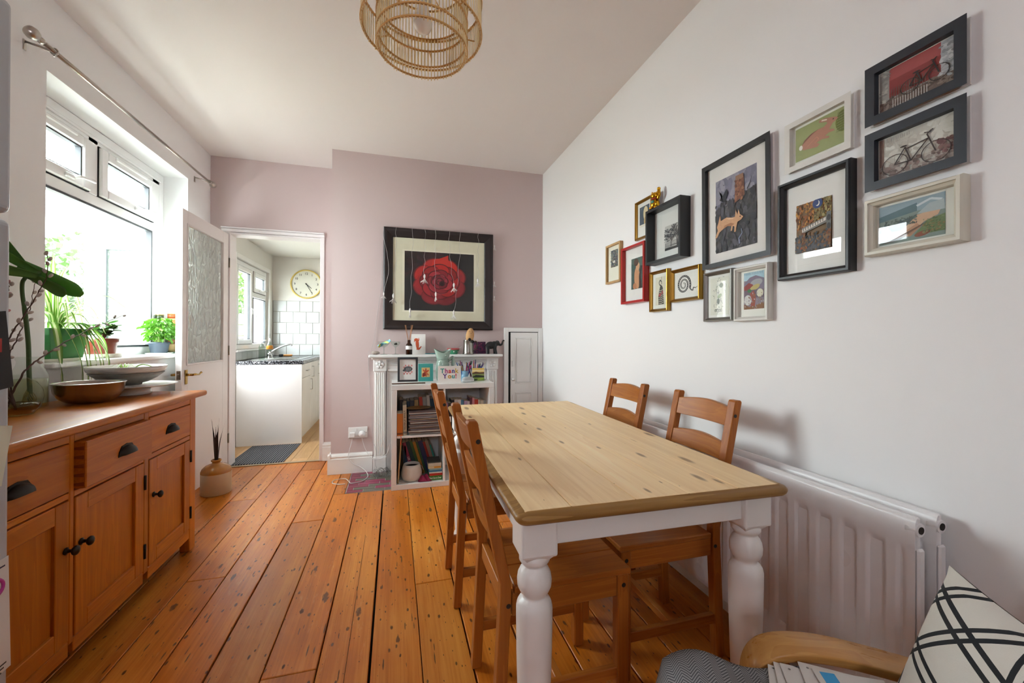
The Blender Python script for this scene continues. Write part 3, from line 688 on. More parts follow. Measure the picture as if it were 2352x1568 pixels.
# ------------------------------------------------------------------ fridge freezer at the left edge
FRG = metal('#a9adb2', 0.42); FRD = gloss('#b3b8c0', 0.35)
fr = thing('fridge_freezer', 'tall silver fridge freezer cut off by the left edge of the photo', 'fridge', (-1.18, 0.88, 0))
fy0, fy1, ffx = 0.60-0.88, 1.192-0.88, -0.828+1.18
MB().bx(-0.32, ffx-0.055, fy0, fy1, 0.01, 1.86, 0.01).build('body', gloss('#7d8187', 0.45), fr)
for z0, z1 in ((1.392, 1.868), (0.05, 1.380)):
    MB().bx(ffx-0.05, ffx, fy0, fy1, z0, z1, 0.016, seg=4).build('door', FRD, fr)
MB().bx(-0.3, ffx-0.07, fy0+0.02, fy1-0.02, 0, 0.04).build('plinth', DARK, fr)
MB().bx(ffx-0.05, ffx-0.004, fy0+0.01, fy1-0.01, 1.869, 1.895, 0.012, seg=3).build('top_cap', gloss('#9a9ea4', 0.35), fr)

# ------------------------------------------------------------------ fireplace surround
SUR = gloss('#e6e4e1', 0.35)
fp = thing('fireplace_surround', 'white painted fireplace surround with fluted pilasters and flower blocks', 'fireplace', (0.36, YB, 0))
def FPB(x0, x1, d, z0, z1, bev=0.003, nm='panel', dback=0.0): return MB().bx(x0-0.36, x1-0.36, -d, -dback, z0, z1, bev).build(nm, SUR, fp)
mb = MB(); mb.bx(-0.205-0.36, 0.915-0.36, -0.150, 0, 0.956, 0.980, 0.008, seg=3); mb.build('mantel_shelf', SUR, fp)
FPB(-0.172, 0.892, 0.048, 0.845, 0.950, 0.002, 'frieze'); FPB(-0.185, 0.90, 0.085, 0.938, 0.956, 0.006, 'bed_mould')
for k in range(4): FPB(-0.06, 0.78, 0.054+0.004*k, 0.885+k*0.014, 0.895+k*0.014, 0.003, 'frieze_moulding')
FPB(-0.06, 0.78, 0.056, 0.835, 0.862, 0.006, 'frieze_moulding')
rosette = MB()
for k in range(5):
    a = pi/2+k*2*pi/5; rosette.ball((0.021*cos(a), 0, 0.021*sin(a)), (0.014, 0.008, 0.014), 10, 6)
rosette.ball((0, -0.004, 0), (0.010, 0.009, 0.010), 10, 6); rosm = rosette.mesh('rosette', SUR)
for x0, x1 in ((-0.172, -0.066), (0.786, 0.892)):
    FPB(x0+0.006, x1-0.006, 0.050, 0.0, 0.846, 0.002, 'pilaster'); FPB(x0, x1, 0.066, 0.840, 0.948, 0.004, 'corner_block'); FPB(x0, x1, 0.062, 0.0, 0.13, 0.004, 'plinth_block')
    n = 5; w = (x1-x0-0.03)/n
    for k in range(n): FPB(x0+0.015+k*w+0.003, x0+0.015+(k+1)*w-0.003, 0.058, 0.14, 0.828, 0.0035, 'reed')
    part(fp, 'rosette', rosm, ((x0+x1)/2-0.36, -0.068, 0.895))
FPB(-0.066, 0.786, 0.030, 0.0, 0.85, 0.0, 'inner_board')

# ------------------------------------------------------------------ cube bookcase in front of the fireplace
KAL = gloss('#e9e8e5', 0.38)
BX, BY = 0.362, 3.10
bk = thing('bookcase', 'white cube bookcase with four compartments in front of the fireplace', 'bookcase', (BX, BY+0.195, 0))
def KB(x0, x1, z0, z1, nm, d0=-0.195, d1=0.195): return MB().bx(x0-BX, x1-BX, d0, d1, z0, z1, 0.0012).build(nm, KAL, bk)
KB(-0.023, 0.747, 0.734, 0.772, 'top'); KB(-0.023, 0.747, 0.0, 0.038, 'base'); KB(-0.023, 0.015, 0.0385, 0.7335, 'side_panel'); KB(0.709, 0.747, 0.0385, 0.7335, 'side_panel')
KB(0.354, 0.370, 0.0385, 0.7335, 'upright', -0.19); KB(0.0155, 0.3535, 0.378, 0.394, 'shelf', -0.19); KB(0.3705, 0.7085, 0.378, 0.394, 'shelf', -0.19)
KB(0.0155, 0.7085, 0.0385, 0.7335, 'back_panel', 0.185, 0.192)

# ------------------------------------------------------------------ cupboard in the chimney wall
d2 = struct_empty('door_2', (0, YB, 0))
mb = MB(); mb.bx(0.958, 1.0, -0.022, 0.0, 0.0, 1.215, 0.003).bx(1.29, 1.333, -0.022, 0.0, 0.0, 1.215, 0.003).bx(1.0, 1.29, -0.022, 0.0, 1.178, 1.215, 0.003); mb.build('cupboard_frame', SUR, d2)
MB().bx(1.0, 1.29, -0.004, -0.001, 0.02, 1.178).build('dark_gap', flat('#0d0c0b', 0.9), d2)
MB().bx(1.021, 1.286, -0.016, -0.0045, 0.06, 1.172, 0.002).build('cupboard_door', SUR, d2)
for x0, x1, z0, z1 in ((1.065, 1.225, 0.70, 1.125), (1.065, 1.225, 0.14, 0.62)):
    m = MB()
    for k in (0, 1):
        o = 0.012*k; m.bx(x0+o, x1-o, -0.021+0.002*k, -0.016, z1-o-0.007, z1-o, 0.002).bx(x0+o, x1-o, -0.021, -0.016, z0+o, z0+o+0.007, 0.002).bx(x0+o, x0+o+0.007, -0.021, -0.016, z0+o, z1-o, 0.002).bx(x1-o-0.007, x1-o, -0.021, -0.016, z0+o, z1-o, 0.002)
    m.build('panel_moulding', SUR, d2)
m = MB(); m.M = Matrix.Translation((1.04, -0.016, 0.74)) @ Matrix.Rotation(pi/2, 4, 'X'); m.lathe([(0.012, 0), (0.007, 0.012), (0.014, 0.02), (0.014, 0.028), (0, 0.032)], 16); m.build('cupboard_knob', SUR, d2)
for z in (0.55, 0.86): MB().bx(1.035, 1.046, -0.024, -0.016, z, z+0.05, 0.002).build('hinge', SUR, d2)
MB().bx(0.985, 0.998, -0.03, -0.02, 0.70, 0.78, 0.003).build('latch', SUR, d2)

# ------------------------------------------------------------------ curtain pole
ST_ = metal('#b5ada4', 0.3)
cr = thing('curtain_pole', 'bare brushed metal curtain pole with ball finials above the window', 'curtain pole', (XL, 2.96, 2.345))
MB().tube([(0.1, -0.80, 0), (0.1, 0.15, 0)], 0.0095, 14).tube([(0.1, 0.15, 0), (0.1, 0.81, 0)], 0.0078, 14).build('pole', ST_, cr)
for s in (-1, 1):
    m = MB(); m.M = Matrix.Translation((0.1, s*0.80, 0)) @ Matrix.Rotation(-s*pi/2, 4, 'X'); m.lathe([(0.0095, -0.01), (0.013, 0), (0.013, 0.012), (0.009, 0.016), (0.012, 0.022), (0.021, 0.032), (0.025, 0.045), (0.023, 0.058), (0.013, 0.068), (0, 0.07)], 20); m.build('finial', ST_, cr)
    y = -0.735 if s < 0 else 0.785
    m = MB(); m.bx(0, 0.004, y-0.007, y+0.007, -0.012, 0.032, 0.001).tube([(0.003, y, 0.024), (0.05, y, 0.014), (0.098, y, -0.004)], 0.005, 8).tube([(0.1+0.013*cos(a), y, 0.013*sin(a)) for a in [k*2*pi/12 for k in range(12)]], 0.0035, 6, closed=True).cyl((0.1, y, -0.012), (0.1, y, -0.022), 0.003, None, 8); m.build('bracket', ST_, cr)

# ------------------------------------------------------------------ rattan pendant lamp
RAT = flat('#f5dba8', 0.55, var=0.14); RATD = flat('#d9a866', 0.6, var=0.25)
pl = thing('pendant_lamp', 'woven rattan drum pendant lamp hanging from the ceiling', 'lamp', (0.087, 1.43, 2.107))
def hoop(r, z, th, nm='hoop', mat=RATD): return MB().tube([(r*cos(2*pi*k/56), r*sin(2*pi*k/56), z) for k in range(56)], th, 6, closed=True).build(nm, mat, pl)
def sticks(r, z0, z1, n, th, nm):
    m = MB()
    for k in range(n):
        a = 2*pi*k/n; j = RN.uniform(-0.003, 0.003)
        m.tube([(r*cos(a), r*sin(a), z0+j), (r*cos(a), r*sin(a), z1-j)], th, 5)
    o = m.build(nm, RAT, pl); o['kind'] = 'stuff'; return o
sticks(0.150, -0.004, 0.265, 78, 0.0019, 'inner_canes'); sticks(0.200, 0.058, 0.185, 98, 0.0019, 'outer_canes')
for z in (0.004, 0.045, 0.105, 0.150, 0.258): hoop(0.1525, z, 0.0027); hoop(0.1475, z, 0.002)
for z in (0.066, 0.178): hoop(0.2025, z, 0.0027); hoop(0.1975, z, 0.002)
for k in range(6):
    a = 2*pi*k/6+0.3; MB().tube([(0.15*cos(a), 0.15*sin(a), 0.105), (0.2*cos(a), 0.2*sin(a), 0.115)], 0.0025, 6).build('strut', RATD, pl)
for k in range(3):
    a = pi*k/3; MB().tube([(0.15*cos(a), 0.15*sin(a), 0.258), (-0.15*cos(a), -0.15*sin(a), 0.258)], 0.0022, 6).build('spoke', RATD, pl)
PLW = gloss('#efece6', 0.3)
MB().lathe([(0.030, 0.175), (0.032, 0.19), (0.020, 0.205), (0.020, 0.25), (0.024, 0.255), (0.024, 0.275), (0.008, 0.29), (0.006, 0.30)], 20).build('lamp_holder', PLW, pl)
MB().lathe([(0.021, 0.176), (0.021, 0.20)], 20).build('holder_ring', flat('#1b1512', 0.5), pl)
bulb = gloss('#f3efe8', 0.2)
MB().lathe([(0, 0.062), (0.012, 0.064), (0.024, 0.072), (0.031, 0.086), (0.032, 0.10), (0.028, 0.118), (0.021, 0.138), (0.017, 0.155), (0.016, 0.178)], 24).build('bulb', bulb, pl)
MB().cyl((0, 0, 0.29), (0, 0, H-2.107), 0.003, None, 8).build('flex', PLW, pl)
MB().lathe([(0.045, H-2.107), (0.045, H-2.107-0.012), (0.03, H-2.107-0.03), (0.006, H-2.107-0.036)][::-1], 24).build('ceiling_rose', PLW, pl)

# ------------------------------------------------------------------ armchair with throw, cushion and papers in the near corner
AD = Vector((-0.905, 0.425, 0)).normalized(); AN = Vector((0.425, 0.905, 0)).normalized()
BENT = wood('#b9803f', '#d8a662', 0, 0.3, 1.2, 0.4, coat=0.2); CREAM = flat('#cfc6b4', 0.9, bump=0.3)
ang = math.atan2(AD.y, AD.x)
ac = thing('armchair', 'bentwood armchair with a smooth pale arm in the near right corner', 'armchair', (0.86, 0.235, 0), ang)
# local x = forward, y = left of sitter (toward camera), so the far arm is at -y
arm_path = [(0.335, 0.0, 0.38), (0.34, 0.0, 0.455), (0.325, 0, 0.500), (0.285, 0, 0.522), (0.21, 0, 0.526), (0.10, 0, 0.510), (-0.06, 0, 0.478), (-0.20, 0, 0.452), (-0.32, 0, 0.432)]
def arm(yc):
    P = spline(arm_path, 6); m = MB(); vs, fs = [], []; w = 0.033
    for i, p in enumerate(P):
        t = (P[min(i+1, len(P)-1)]-P[max(i-1, 0)]).normalized(); n = Vector((-t.z, 0, t.x)); th = 0.0105
        for s, q in ((-w, -th), (-w*0.8, th), (w*0.8, th), (w, -th)): vs.append((p.x+n.x*q, yc+s, p.z+n.z*q))
    for i in range(len(P)-1):
        for j in range(4): fs.append((i*4+j, i*4+(j+1) % 4, (i+1)*4+(j+1) % 4, (i+1)*4+j))
    fs += [(0, 1, 2, 3), tuple((len(P)-1)*4+j for j in (3, 2, 1, 0))]
    o = m.add(vs, fs, True).build('armrest', BENT, ac); modbevel(o, 0.004); return o
for yc in (-0.285, 0.285):
    arm(yc)
    MB().tube(spline([(0.335, yc, 0.40), (0.335, yc, 0.2), (0.31, yc, 0.03), (0.25, yc, 0.014), (0.0, yc, 0.014), (-0.3, yc, 0.014)]), 0.016, 8).build('leg_frame', BENT, ac)
    MB().tube([(-0.3, yc, 0.014), (-0.315, yc, 0.25), (-0.32, yc, 0.43)], 0.016, 8).build('rear_leg', BENT, ac)
MB().box((0.08, 0, 0.405), (0.60, 0.46, 0.11), 0.045, Euler((0, radians(-7), 0)), seg=4).build('seat_cushion', CREAM, ac)
MB().box((-0.29, 0, 0.66), (0.09, 0.50, 0.62), 0.04, Euler((0, radians(-16), 0)), seg=4).build('backrest', CREAM, ac)
# ================================================================== SOFT THINGS IN THE NEAR CORNER
def apos(lx, ly, lz): return Vector((0.86, 0.235, 0))+AD*lx+Vector((-AD.y, AD.x, 0))*ly+Vector((0, 0, lz))
@cached
def herring():
    t = NT('herringbone_wool'); tc = t.n('TexCoord'); sp = t.n('SeparateXYZ'); t.l(tc.outputs['Object'], sp.inputs[0])
    zig = t.math('PINGPONG', sp.outputs[0], 0.014); f = t.math('FRACT', t.math('MULTIPLY', t.math('ADD', zig, sp.outputs[1]), 190.0))
    c = t.ramp(f, [(0.35, hx('#55565a')), (0.6, hx('#9b9b9b'))]); t.base(c); t.set(Roughness=0.95); t.bump(f, 0.4, 0.002); return t.m
def throwfn(u, v):
    lx = 0.535-0.83*u; ly = -0.245+0.48*v
    edge = min(1.0, u/0.14); z = 0.494+0.024*sin(edge*pi/2)-0.03*max(0, 1-u/0.14)**2*1.2-0.075*u
    z += 0.010*sin(u*23+v*7)+0.007*sin(v*19-u*9)+0.014*max(0, 0.12-v)/0.12
    if u < 0.03: z -= 0.10*(1-u/0.03)
    return (lx, ly, z)
m = MB(); m.grid(throwfn, 60, 40)
th = m.build('throw_blanket', herring(), None, (0.86, 0.235, 0), (0, 0, ang)); tag(th, 'grey herringbone throw spread over the armchair seat', 'blanket')
so = th.modifiers.new('thickness', 'SOLIDIFY'); so.thickness = 0.008; so.offset = 1
# patterned cushion
@cached
def linespattern():
    t = NT('black_line_cushion_fabric'); tc = t.n('TexCoord'); sp = t.n('SeparateXYZ'); t.l(tc.outputs['Object'], sp.inputs[0]); X, Y = sp.outputs[0], sp.outputs[1]
    masks = []
    def line(a, b, off, w, per=None):
        e = t.math('ADD', t.math('ADD', t.math('MULTIPLY', X, a), t.math('MULTIPLY', Y, b)), off)
        if per: e = t.math('SUBTRACT', t.math('PINGPONG', t.math('ADD', e, per*40), per), 0.0)
        return t.math('LESS_THAN', t.math('ABSOLUTE', e), w)
    for a, b, off, per in ((0.71, 0.71, 0.0, 0.036), (0.71, 0.71, 0.015, 0.036), (0.30, -0.954, 0.0, 0.04), (0.30, -0.954, 0.017, 0.04), (0.954, -0.30, 0.03, 0.09), (0.954, -0.30, 0.045, 0.09)):
        masks.append(line(a, b, off, 0.0034, per))
    m = masks[0]
    for q in masks[1:]: m = t.math('MAXIMUM', m, q)
    n = t.noise(t.coords((1, 1, 1)), 500, 2)
    t.base(t.mix(m, hx('#d9d5cb'), hx('#24272a'))); t.set(Roughness=0.9); t.bump(n, 0.25, 0.002); return t.m
def pillow(w, h, t_, n=26):
    m = MB()
    for side in (1, -1):
        def fn(u, v):
            x, y = (u-0.5)*2, (v-0.5)*2; k = (max(0, 1-abs(x)**2.6)*max(0, 1-abs(y)**2.6))**0.55
            px = x*w*(1-0.10*(1-abs(y)**2)*abs(x)); py = y*h*(1-0.10*(1-abs(x)**2)*abs(y))
            return (px, py, side*(t_*k+0.0015))
        m.grid(fn, n, n)
    return m
cu = pillow(0.185, 0.185, 0.065).build('patterned_cushion', linespattern())
dwn = (AD*0.35+Vector((0, 0, -0.94))).normalized(); ex, ey = AN.copy(), -dwn; nz = ex.cross(ey); cc = Vector((0.895, 0.452, 0.742))-AN*0.185+dwn*0.185
cu.matrix_world = Matrix(((ex.x, ey.x, nz.x, cc.x), (ex.y, ey.y, nz.y, cc.y), (ex.z, ey.z, nz.z, cc.z), (0, 0, 0, 1)))
tag(cu, 'off-white cushion with crossing black lines on the armchair', 'cushion')
m = MB(); m.grid(lambda u, v: (0.87+0.26*u-0.03*v, 0.16+0.12*v, 0.62+0.05*sin(pi*u)+0.03*sin(v*3)+0.008*sin(u*25+v*9)), 30, 16)
bl = m.build('folded_blanket', flat('#b9aea2', 0.95, bump=0.6)); tag(bl, 'fluffy beige blanket bunched against the patterned cushion', 'blanket')
so = bl.modifiers.new('thickness', 'SOLIDIFY'); so.thickness = 0.05
# letters
ENV = flat('#d9d6d1', 0.7)
base = apos(0.275, -0.13, 0.510)
for i, (dx, dy, r, c) in enumerate(((0.035, 0.0, -8, 'lowest'), (0.016, 0.004, -4, 'second from bottom'), (-0.004, 0.0, 2, 'middle'), (-0.03, 0.002, -1, 'second from top'), (-0.062, -0.012, 8, 'top'))):
    e = thing('envelope', ('top white envelope with a blue mark on the grey throw' if i == 4 else 'white envelope, '+c+' of the fan on the grey throw'), 'envelope', tuple(base+AD*dx+AN*dy+Vector((0, 0, 0.004*i))), ang+radians(78+r), 'letters on the throw')
    MB().box((0, 0, 0.001), (0.22, 0.11, 0.002), 0.0006).build('paper', ENV, e)
    if i == 4: MB().bx(-0.105, -0.06, -0.045, -0.022, 0.0021, 0.0024).build('blue_mark', flat('#3aa3e0', 0.6), e)
    else: MB().cyl((-0.098, -0.042, 0.002), (-0.098, -0.042, 0.0023), 0.0022, None, 8).build('postmark', flat('#8a8784', 0.7), e)

# ------------------------------------------------------------------ papers on the fridge
ffx_w = -0.828
def fpaper(name, label, cat, y0, y1, z0, z1, col, tilt=0.0, t_=0.0012):
    t = thing(name, label, cat, (ffx_w+0.001, (y0+y1)/2, (z0+z1)/2), 0)
    MB().box((t_/2, 0, 0), (t_, y1-y0, z1-z0), 0.0003, Euler((tilt, 0, 0))).build('sheet', flat(col, 0.6), t); return t
p1 = fpaper('flyer', 'white leaflet with a pink round logo on the fridge door', 'leaflet', 1.06, 1.186, 0.38, 0.63, '#e4e2e0', 0.03)
MB().tube([(0.0018, 0.028+0.017*cos(a), 0.07+0.017*sin(a)) for a in [k*2*pi/20 for k in range(20)]], 0.0035, 6, closed=True).build('round_logo', flat('#b43a8c', 0.6), p1)
text_part(p1, 'e', 0.036, flat('#b43a8c', 0.6), (0.0016, 0.028, 0.072), (pi/2, 0, pi/2), 0.001)
MB().bx(0.0013, 0.0018, 0.0, 0.05, 0.108, 0.111).build('printed_line', flat('#2b3350', 0.6), p1)
for k in range(3): MB().bx(0.0013, 0.0016, 0.01, 0.055-0.006*k, -0.108-0.008*k, -0.105-0.008*k).build('printed_line', flat('#3a3a3a', 0.6), p1)
fpaper('note', 'pale sheet of paper held on the fridge above the leaflet', 'paper', 1.08, 1.178, 0.80, 0.93, '#d9dccb', -0.2)
p3 = fpaper('poster', 'black and red postcard on the fridge door', 'postcard', 1.08, 1.182, 1.0, 1.17, '#141416', 0.12)
MB().bx(0.0013, 0.002, -0.02, 0.03, 0.0, 0.03).bx(0.0013, 0.002, -0.035, 0.01, -0.03, -0.004).build('red_print', flat('#a8201c', 0.6), p3)

# ================================================================== ON THE SIDEBOARD
SZ = ST+0.0005
VG = glass('#f8fbf8'); WATER = glass('#eef0dc')
# round flask
t = thing('flask_vase', 'round clear glass vase half hidden by the fridge', 'vase', (-1.335, 1.935, SZ))
MB().lathe([(0.03, 0.0), (0.045, 0.004), (0.062, 0.03), (0.070, 0.065), (0.066, 0.095), (0.05, 0.122), (0.03, 0.137), (0.022, 0.142), (0.024, 0.15)], 32, cap=(True, False)).build('glass_body', VG, t)
MB().lathe([(0.04, 0.006), (0.058, 0.03), (0.0625, 0.045), (0.0, 0.045)], 28, cap=(True, False)).build('water', glass('#e6d3b0'), t)
BARK = flat('#4a3128', 0.8, var=0.3); CATK = flat('#b7aba4', 0.95, bump=0.5); CATP = flat('#c98f90', 0.95, bump=0.5)
def branch(label, pts, pink, n, th=0.0035, group='pussy willow branches'):
    P = spline(pts, 10); P = [p+Vector((RN.uniform(-1, 1), RN.uniform(-1, 1), RN.uniform(-1, 1)))*0.0022 for p in P]
    b = thing('willow_branch', label, 'branch', tuple(P[0]), 0, group); o = P[0]
    k = len(P); MB().tube([p-o for p in P], [th*(1-0.7*i/k) for i in range(k)], 7).build('stem', BARK, b)
    for i in range(n):
        u = 0.32+0.68*i/(n-1) if n > 1 else 1; j = min(int(u*(k-1)), k-2); p = P[j]-o; d = (P[j+1]-P[j]).normalized()
        a = i*2.4; side = d.cross(Vector((cos(a), sin(a), 0.3))).normalized(); dirv = (d*0.75+side*0.65).normalized() if i < n-1 else d
        Mx = Matrix.Translation(p+side*0.006) @ dirv.to_track_quat('Z', 'Y').to_matrix().to_4x4()
        m = MB(); m.M = Mx; m.ball((0, 0, 0.008), (0.0062, 0.0062, 0.011), 9, 6); m.build('catkin', CATP if pink and (i % 3 != 1) else CATK, b)
fb = Vector((-1.335, 1.935, 0.84))
branch('long bare pussy willow branch reaching right across the window', [(-1.36, 1.93, 0.85), (-1.33, 1.955, 0.98), (-1.34, 2.08, 1.05), (-1.36, 2.25, 1.115), (-1.37, 2.42, 1.17), (-1.37, 2.62, 1.235)], False, 11, 0.0036)
branch('upright grey-budded willow branch beside the big green leaf', [(-1.34, 1.94, 0.85), (-1.36, 1.93, 0.98), (-1.39, 1.98, 1.10), (-1.38, 2.06, 1.24), (-1.37, 2.12, 1.36), (-1.37, 2.13, 1.46)], False, 15)
branch('pink-budded willow branch leaning behind the vase', [(-1.34, 1.94, 0.86), (-1.38, 1.92, 1.0), (-1.42, 1.98, 1.15), (-1.44, 2.05, 1.27), (-1.46, 2.08, 1.33)], True, 12)
branch('pink-budded willow branch nearest the fridge', [(-1.33, 1.93, 0.86), (-1.40, 1.90, 1.02), (-1.44, 1.96, 1.25), (-1.46, 2.00, 1.40), (-1.47, 2.03, 1.50)], True, 12)
branch('slim grey willow branch rising to the window reveal', [(-1.345, 1.945, 0.86), (-1.39, 1.98, 1.02), (-1.43, 2.08, 1.12), (-1.45, 2.16, 1.22), (-1.45, 2.19, 1.36)], False, 10, 0.003)
# milk bottle with a monstera leaf
t = thing('bottle_vase', 'clear glass milk bottle holding a leaf stem and water', 'vase', (-1.425, 2.125, SZ))
MB().lathe([(0.045, 0.0), (0.053, 0.004), (0.055, 0.012), (0.055, 0.115), (0.052, 0.135), (0.044, 0.155), (0.037, 0.172), (0.034, 0.185), (0.035, 0.192), (0.038, 0.196), (0.038, 0.205), (0.035, 0.208)], 32, cap=(True, False)).build('glass_body', VG, t)
MB().lathe([(0.048, 0.006), (0.0525, 0.012), (0.0525, 0.118), (0.0, 0.118)], 28, cap=(True, False)).build('water', WATER, t)
mo = thing('monstera_cutting', 'large glossy green monstera leaf cutting standing in the bottle', 'plant', (-1.425, 2.125, 0.85))
STEMG = flat('#3c5a26', 0.45)
sp_ = spline([(0.005, 0, 0.0), (0.0, 0.0, 0.12), (-0.003, 0.0, 0.24), (-0.012, -0.002, 0.36), (-0.02, -0.004, 0.44), (-0.016, -0.01, 0.485), (0.0, -0.02, 0.505)], 6)
MB().tube(sp_, [0.0075]*20+[0.0065]*(len(sp_)-20), 9).build('stalk', STEMG, mo)
m = MB()
for k in range(18):
    a = k*2.4; r = RN.uniform(0.01, 0.035); P = [(0.003*cos(a), 0.003*sin(a), 0.06)]
    for q in range(1, 6): P.append((r*q/5*cos(a+q*0.35), r*q/5*sin(a+q*0.35), max(0.06-0.015*q, -0.012)+RN.uniform(0, 0.006)))
    m.tube(P, 0.0013, 5)
m.build('roots', flat('#a9a46a', 0.7), mo)
ML = leafy('#4a7a3a', '#6ba052', 0.35, 0.2)
def lobe(tip, base, w0, w1, bend, nm='leaf_lobe'):
    b, e = Vector(base), Vector(tip); d = e-b; Lg = d.length; d.normalize(); sd = Vector(bend[0]).normalized(); sd = (sd-d*sd.dot(d)).normalized(); nn = d.cross(sd)
    def fn(u, v):
        w = (w0*(1-u)+w1*u)*(1-0.9*max(0, u-0.75)**2*12); x = (v-0.5)*2; return b+d*(Lg*u)+sd*(x*w)+nn*(-bend[1]*sin(u*pi*0.6)-0.25*w*x*x)
    m = MB(); m.grid(fn, 12, 6); o = m.build(nm, ML, mo, recalc=False); s_ = o.modifiers.new('thickness', 'SOLIDIFY'); s_.thickness = 0.0012
# blade: midrib from upper left (towards fridge) down to the right tip
mr0, mr1 = (-0.12, -0.08, 0.60), (0.125, 0.07, 0.44)
lobe(mr1, (-0.02, -0.03, 0.545), 0.034, 0.034, ((0.3, -0.2, 0.55), 0.018)); lobe((0.085, 0.035, 0.435), (0.005, -0.01, 0.515), 0.018, 0.030, ((0.35, -0.25, 0.5), 0.012))
lobe((-0.065, -0.16, 0.55), (0.03, 0.0, 0.515), 0.012, 0.036, ((0.35, -0.3, 0.5), 0.01))
lobe((-0.065, -0.17, 0.635), (0.03, 0.0, 0.525), 0.012, 0.022, ((0.25, -0.25, 0.55), -0.01))
lobe((-0.055, -0.13, 0.70), (0.0, -0.03, 0.565), 0.010, 0.024, ((0.4, -0.2, 0.3), -0.01))
# steel bowl
t = thing('steel_bowl', 'wide shiny stainless steel mixing bowl on the sideboard', 'bowl', (-1.30, 2.25, SZ))
MB().lathe([(0.0, 0.004), (0.05, 0.0), (0.075, 0.006), (0.098, 0.024), (0.112, 0.05), (0.118, 0.085), (0.123, 0.088), (0.119, 0.0905), (0.115, 0.086), (0.108, 0.052), (0.094, 0.028), (0.07, 0.010), (0.0, 0.008)], 44).build('bowl_shell', metal('#b9b2aa', 0.22), t)
# cake stand with bowls
CER = gloss('#e9e4dc', 0.2)
t = thing('cake_stand', 'flat white ceramic cake stand on a drum foot', 'cake stand', (-1.292, 2.52, SZ))
MB().lathe([(0.083, 0.0), (0.085, 0.003), (0.078, 0.036), (0.0, 0.036)], 36).build('foot', CER, t)
MB().lathe([(0.075, 0.0355), (0.17, 0.042), (0.190, 0.047), (0.191, 0.050), (0.165, 0.047), (0.0, 0.043)], 48, cap=(True, True)).build('plate', CER, t)
t = thing('stone_bowl', 'mottled grey bowl standing on the cake stand', 'bowl', (-1.305, 2.525, SZ+0.0475))
MB().lathe([(0.055, 0.0), (0.057, 0.008), (0.08, 0.014), (0.115, 0.034), (0.146, 0.062), (0.143, 0.064), (0.112, 0.038), (0.05, 0.014), (0.0, 0.012)], 40).build('bowl_shell', flat('#96958f', 0.45, var=0.5), t)
t = thing('white_bowl', 'smooth white bowl nested inside the grey bowl', 'bowl', (-1.305, 2.525, SZ+0.0475+0.014))
MB().lathe([(0.04, 0.003), (0.08, 0.014), (0.11, 0.030), (0.143, 0.052), (0.150, 0.058), (0.158, 0.082), (0.153, 0.082), (0.143, 0.06), (0.10, 0.034), (0.0, 0.012)], 44).build('bowl_shell', CER, t)
# little plantlets in the bowl
t = thing('plantlet', 'wispy spider plant offshoot trailing out of the white bowl', 'plant', (-1.33, 2.54, SZ+0.12))
GRN = leafy('#5d7f2a', '#94b352', 0.3)
for k in range(11):
    a = k*0.57+0.2; l = RN.uniform(0.05, 0.11); P = spline([(0, 0, -0.01), (0.4*l*cos(a), 0.4*l*sin(a), 0.03), (l*cos(a), l*sin(a), RN.uniform(-0.0, 0.035))], 5)
    m = MB(); w = 0.0035; m.grid(lambda u, v: P[min(int(u*10), 10)]+Vector((-sin(a), cos(a), 0))*w*(v-0.5)*2*(1-u*0.8), 10, 2); m.build('leaf', GRN, t, recalc=False)
MB().tube(spline([(0.06, -0.06, 0.0), (0.09, -0.03, 0.03), (0.13, 0.0, 0.014)], 6), 0.003, 6).build('leaf', GRN, t)

# ================================================================== ON THE WINDOW SILL
WS = 1.0005
def tray(name, label, loc, rx, ry, col='#e6e2d4', h=0.014):
    t = thing(name, label, 'tray', loc)
    m = MB(); m.lathe([(0.9, 0), (1.0, h), (0.97, h), (0.88, 0.004), (0, 0.004)], 32, smooth=False); m.v = [Vector((p.x*rx, p.y*ry, p.z)) for p in m.v]; m.build('dish', gloss(col, 0.3), t); return t
tray('plant_tray', 'cream drip tray under the green planter', (-1.585, 2.50, WS), 0.072, 0.155)
tray('plant_tray', 'cream oval saucer under the brown plant pot', (-1.585, 2.845, WS), 0.072, 0.125, h=0.024)
tray('plant_tray', 'white saucer under the basil pot', (-1.588, 3.42, WS), 0.075, 0.082, '#f0efec', 0.008)
# spider plant
t = thing('spider_plant', 'variegated spider plant spilling out of a green planter', 'plant', (-1.588, 2.515, WS+0.0045))
m = MB(); b0, b1, hh = (0.048, 0.10), (0.058, 0.128), 0.150
def rect(a, b, z): return [(-a, -b, z), (a, -b, z), (a, b, z), (-a, b, z)]
m.add(rect(*b0, 0)+rect(*b1, hh), [(0, 1, 5, 4), (1, 2, 6, 5), (2, 3, 7, 6), (3, 0, 4, 7), (0, 3, 2, 1)])
m.add(rect(b1[0]+.004, b1[1]+.004, hh-0.03)+rect(b1[0]+.004, b1[1]+.004, hh+0.004)+rect(b1[0]-.003, b1[1]-.003, hh+0.004)+rect(b1[0]-.003, b1[1]-.003, hh-0.02), [(0, 1, 5, 4), (1, 2, 6, 5), (2, 3, 7, 6), (3, 0, 4, 7), (4, 5, 9, 8), (5, 6, 10, 9), (6, 7, 11, 10), (7, 4, 8, 11), (8, 9, 13, 12), (9, 10, 14, 13), (10, 11, 15, 14), (11, 8, 12, 15), (12, 13, 14, 15)])
modbevel(m.build('planter', gloss('#2f7a3a', 0.35), t, recalc=True), 0.003)
SPL = leafy(trans=0.35, rough=0.35, attr=True)
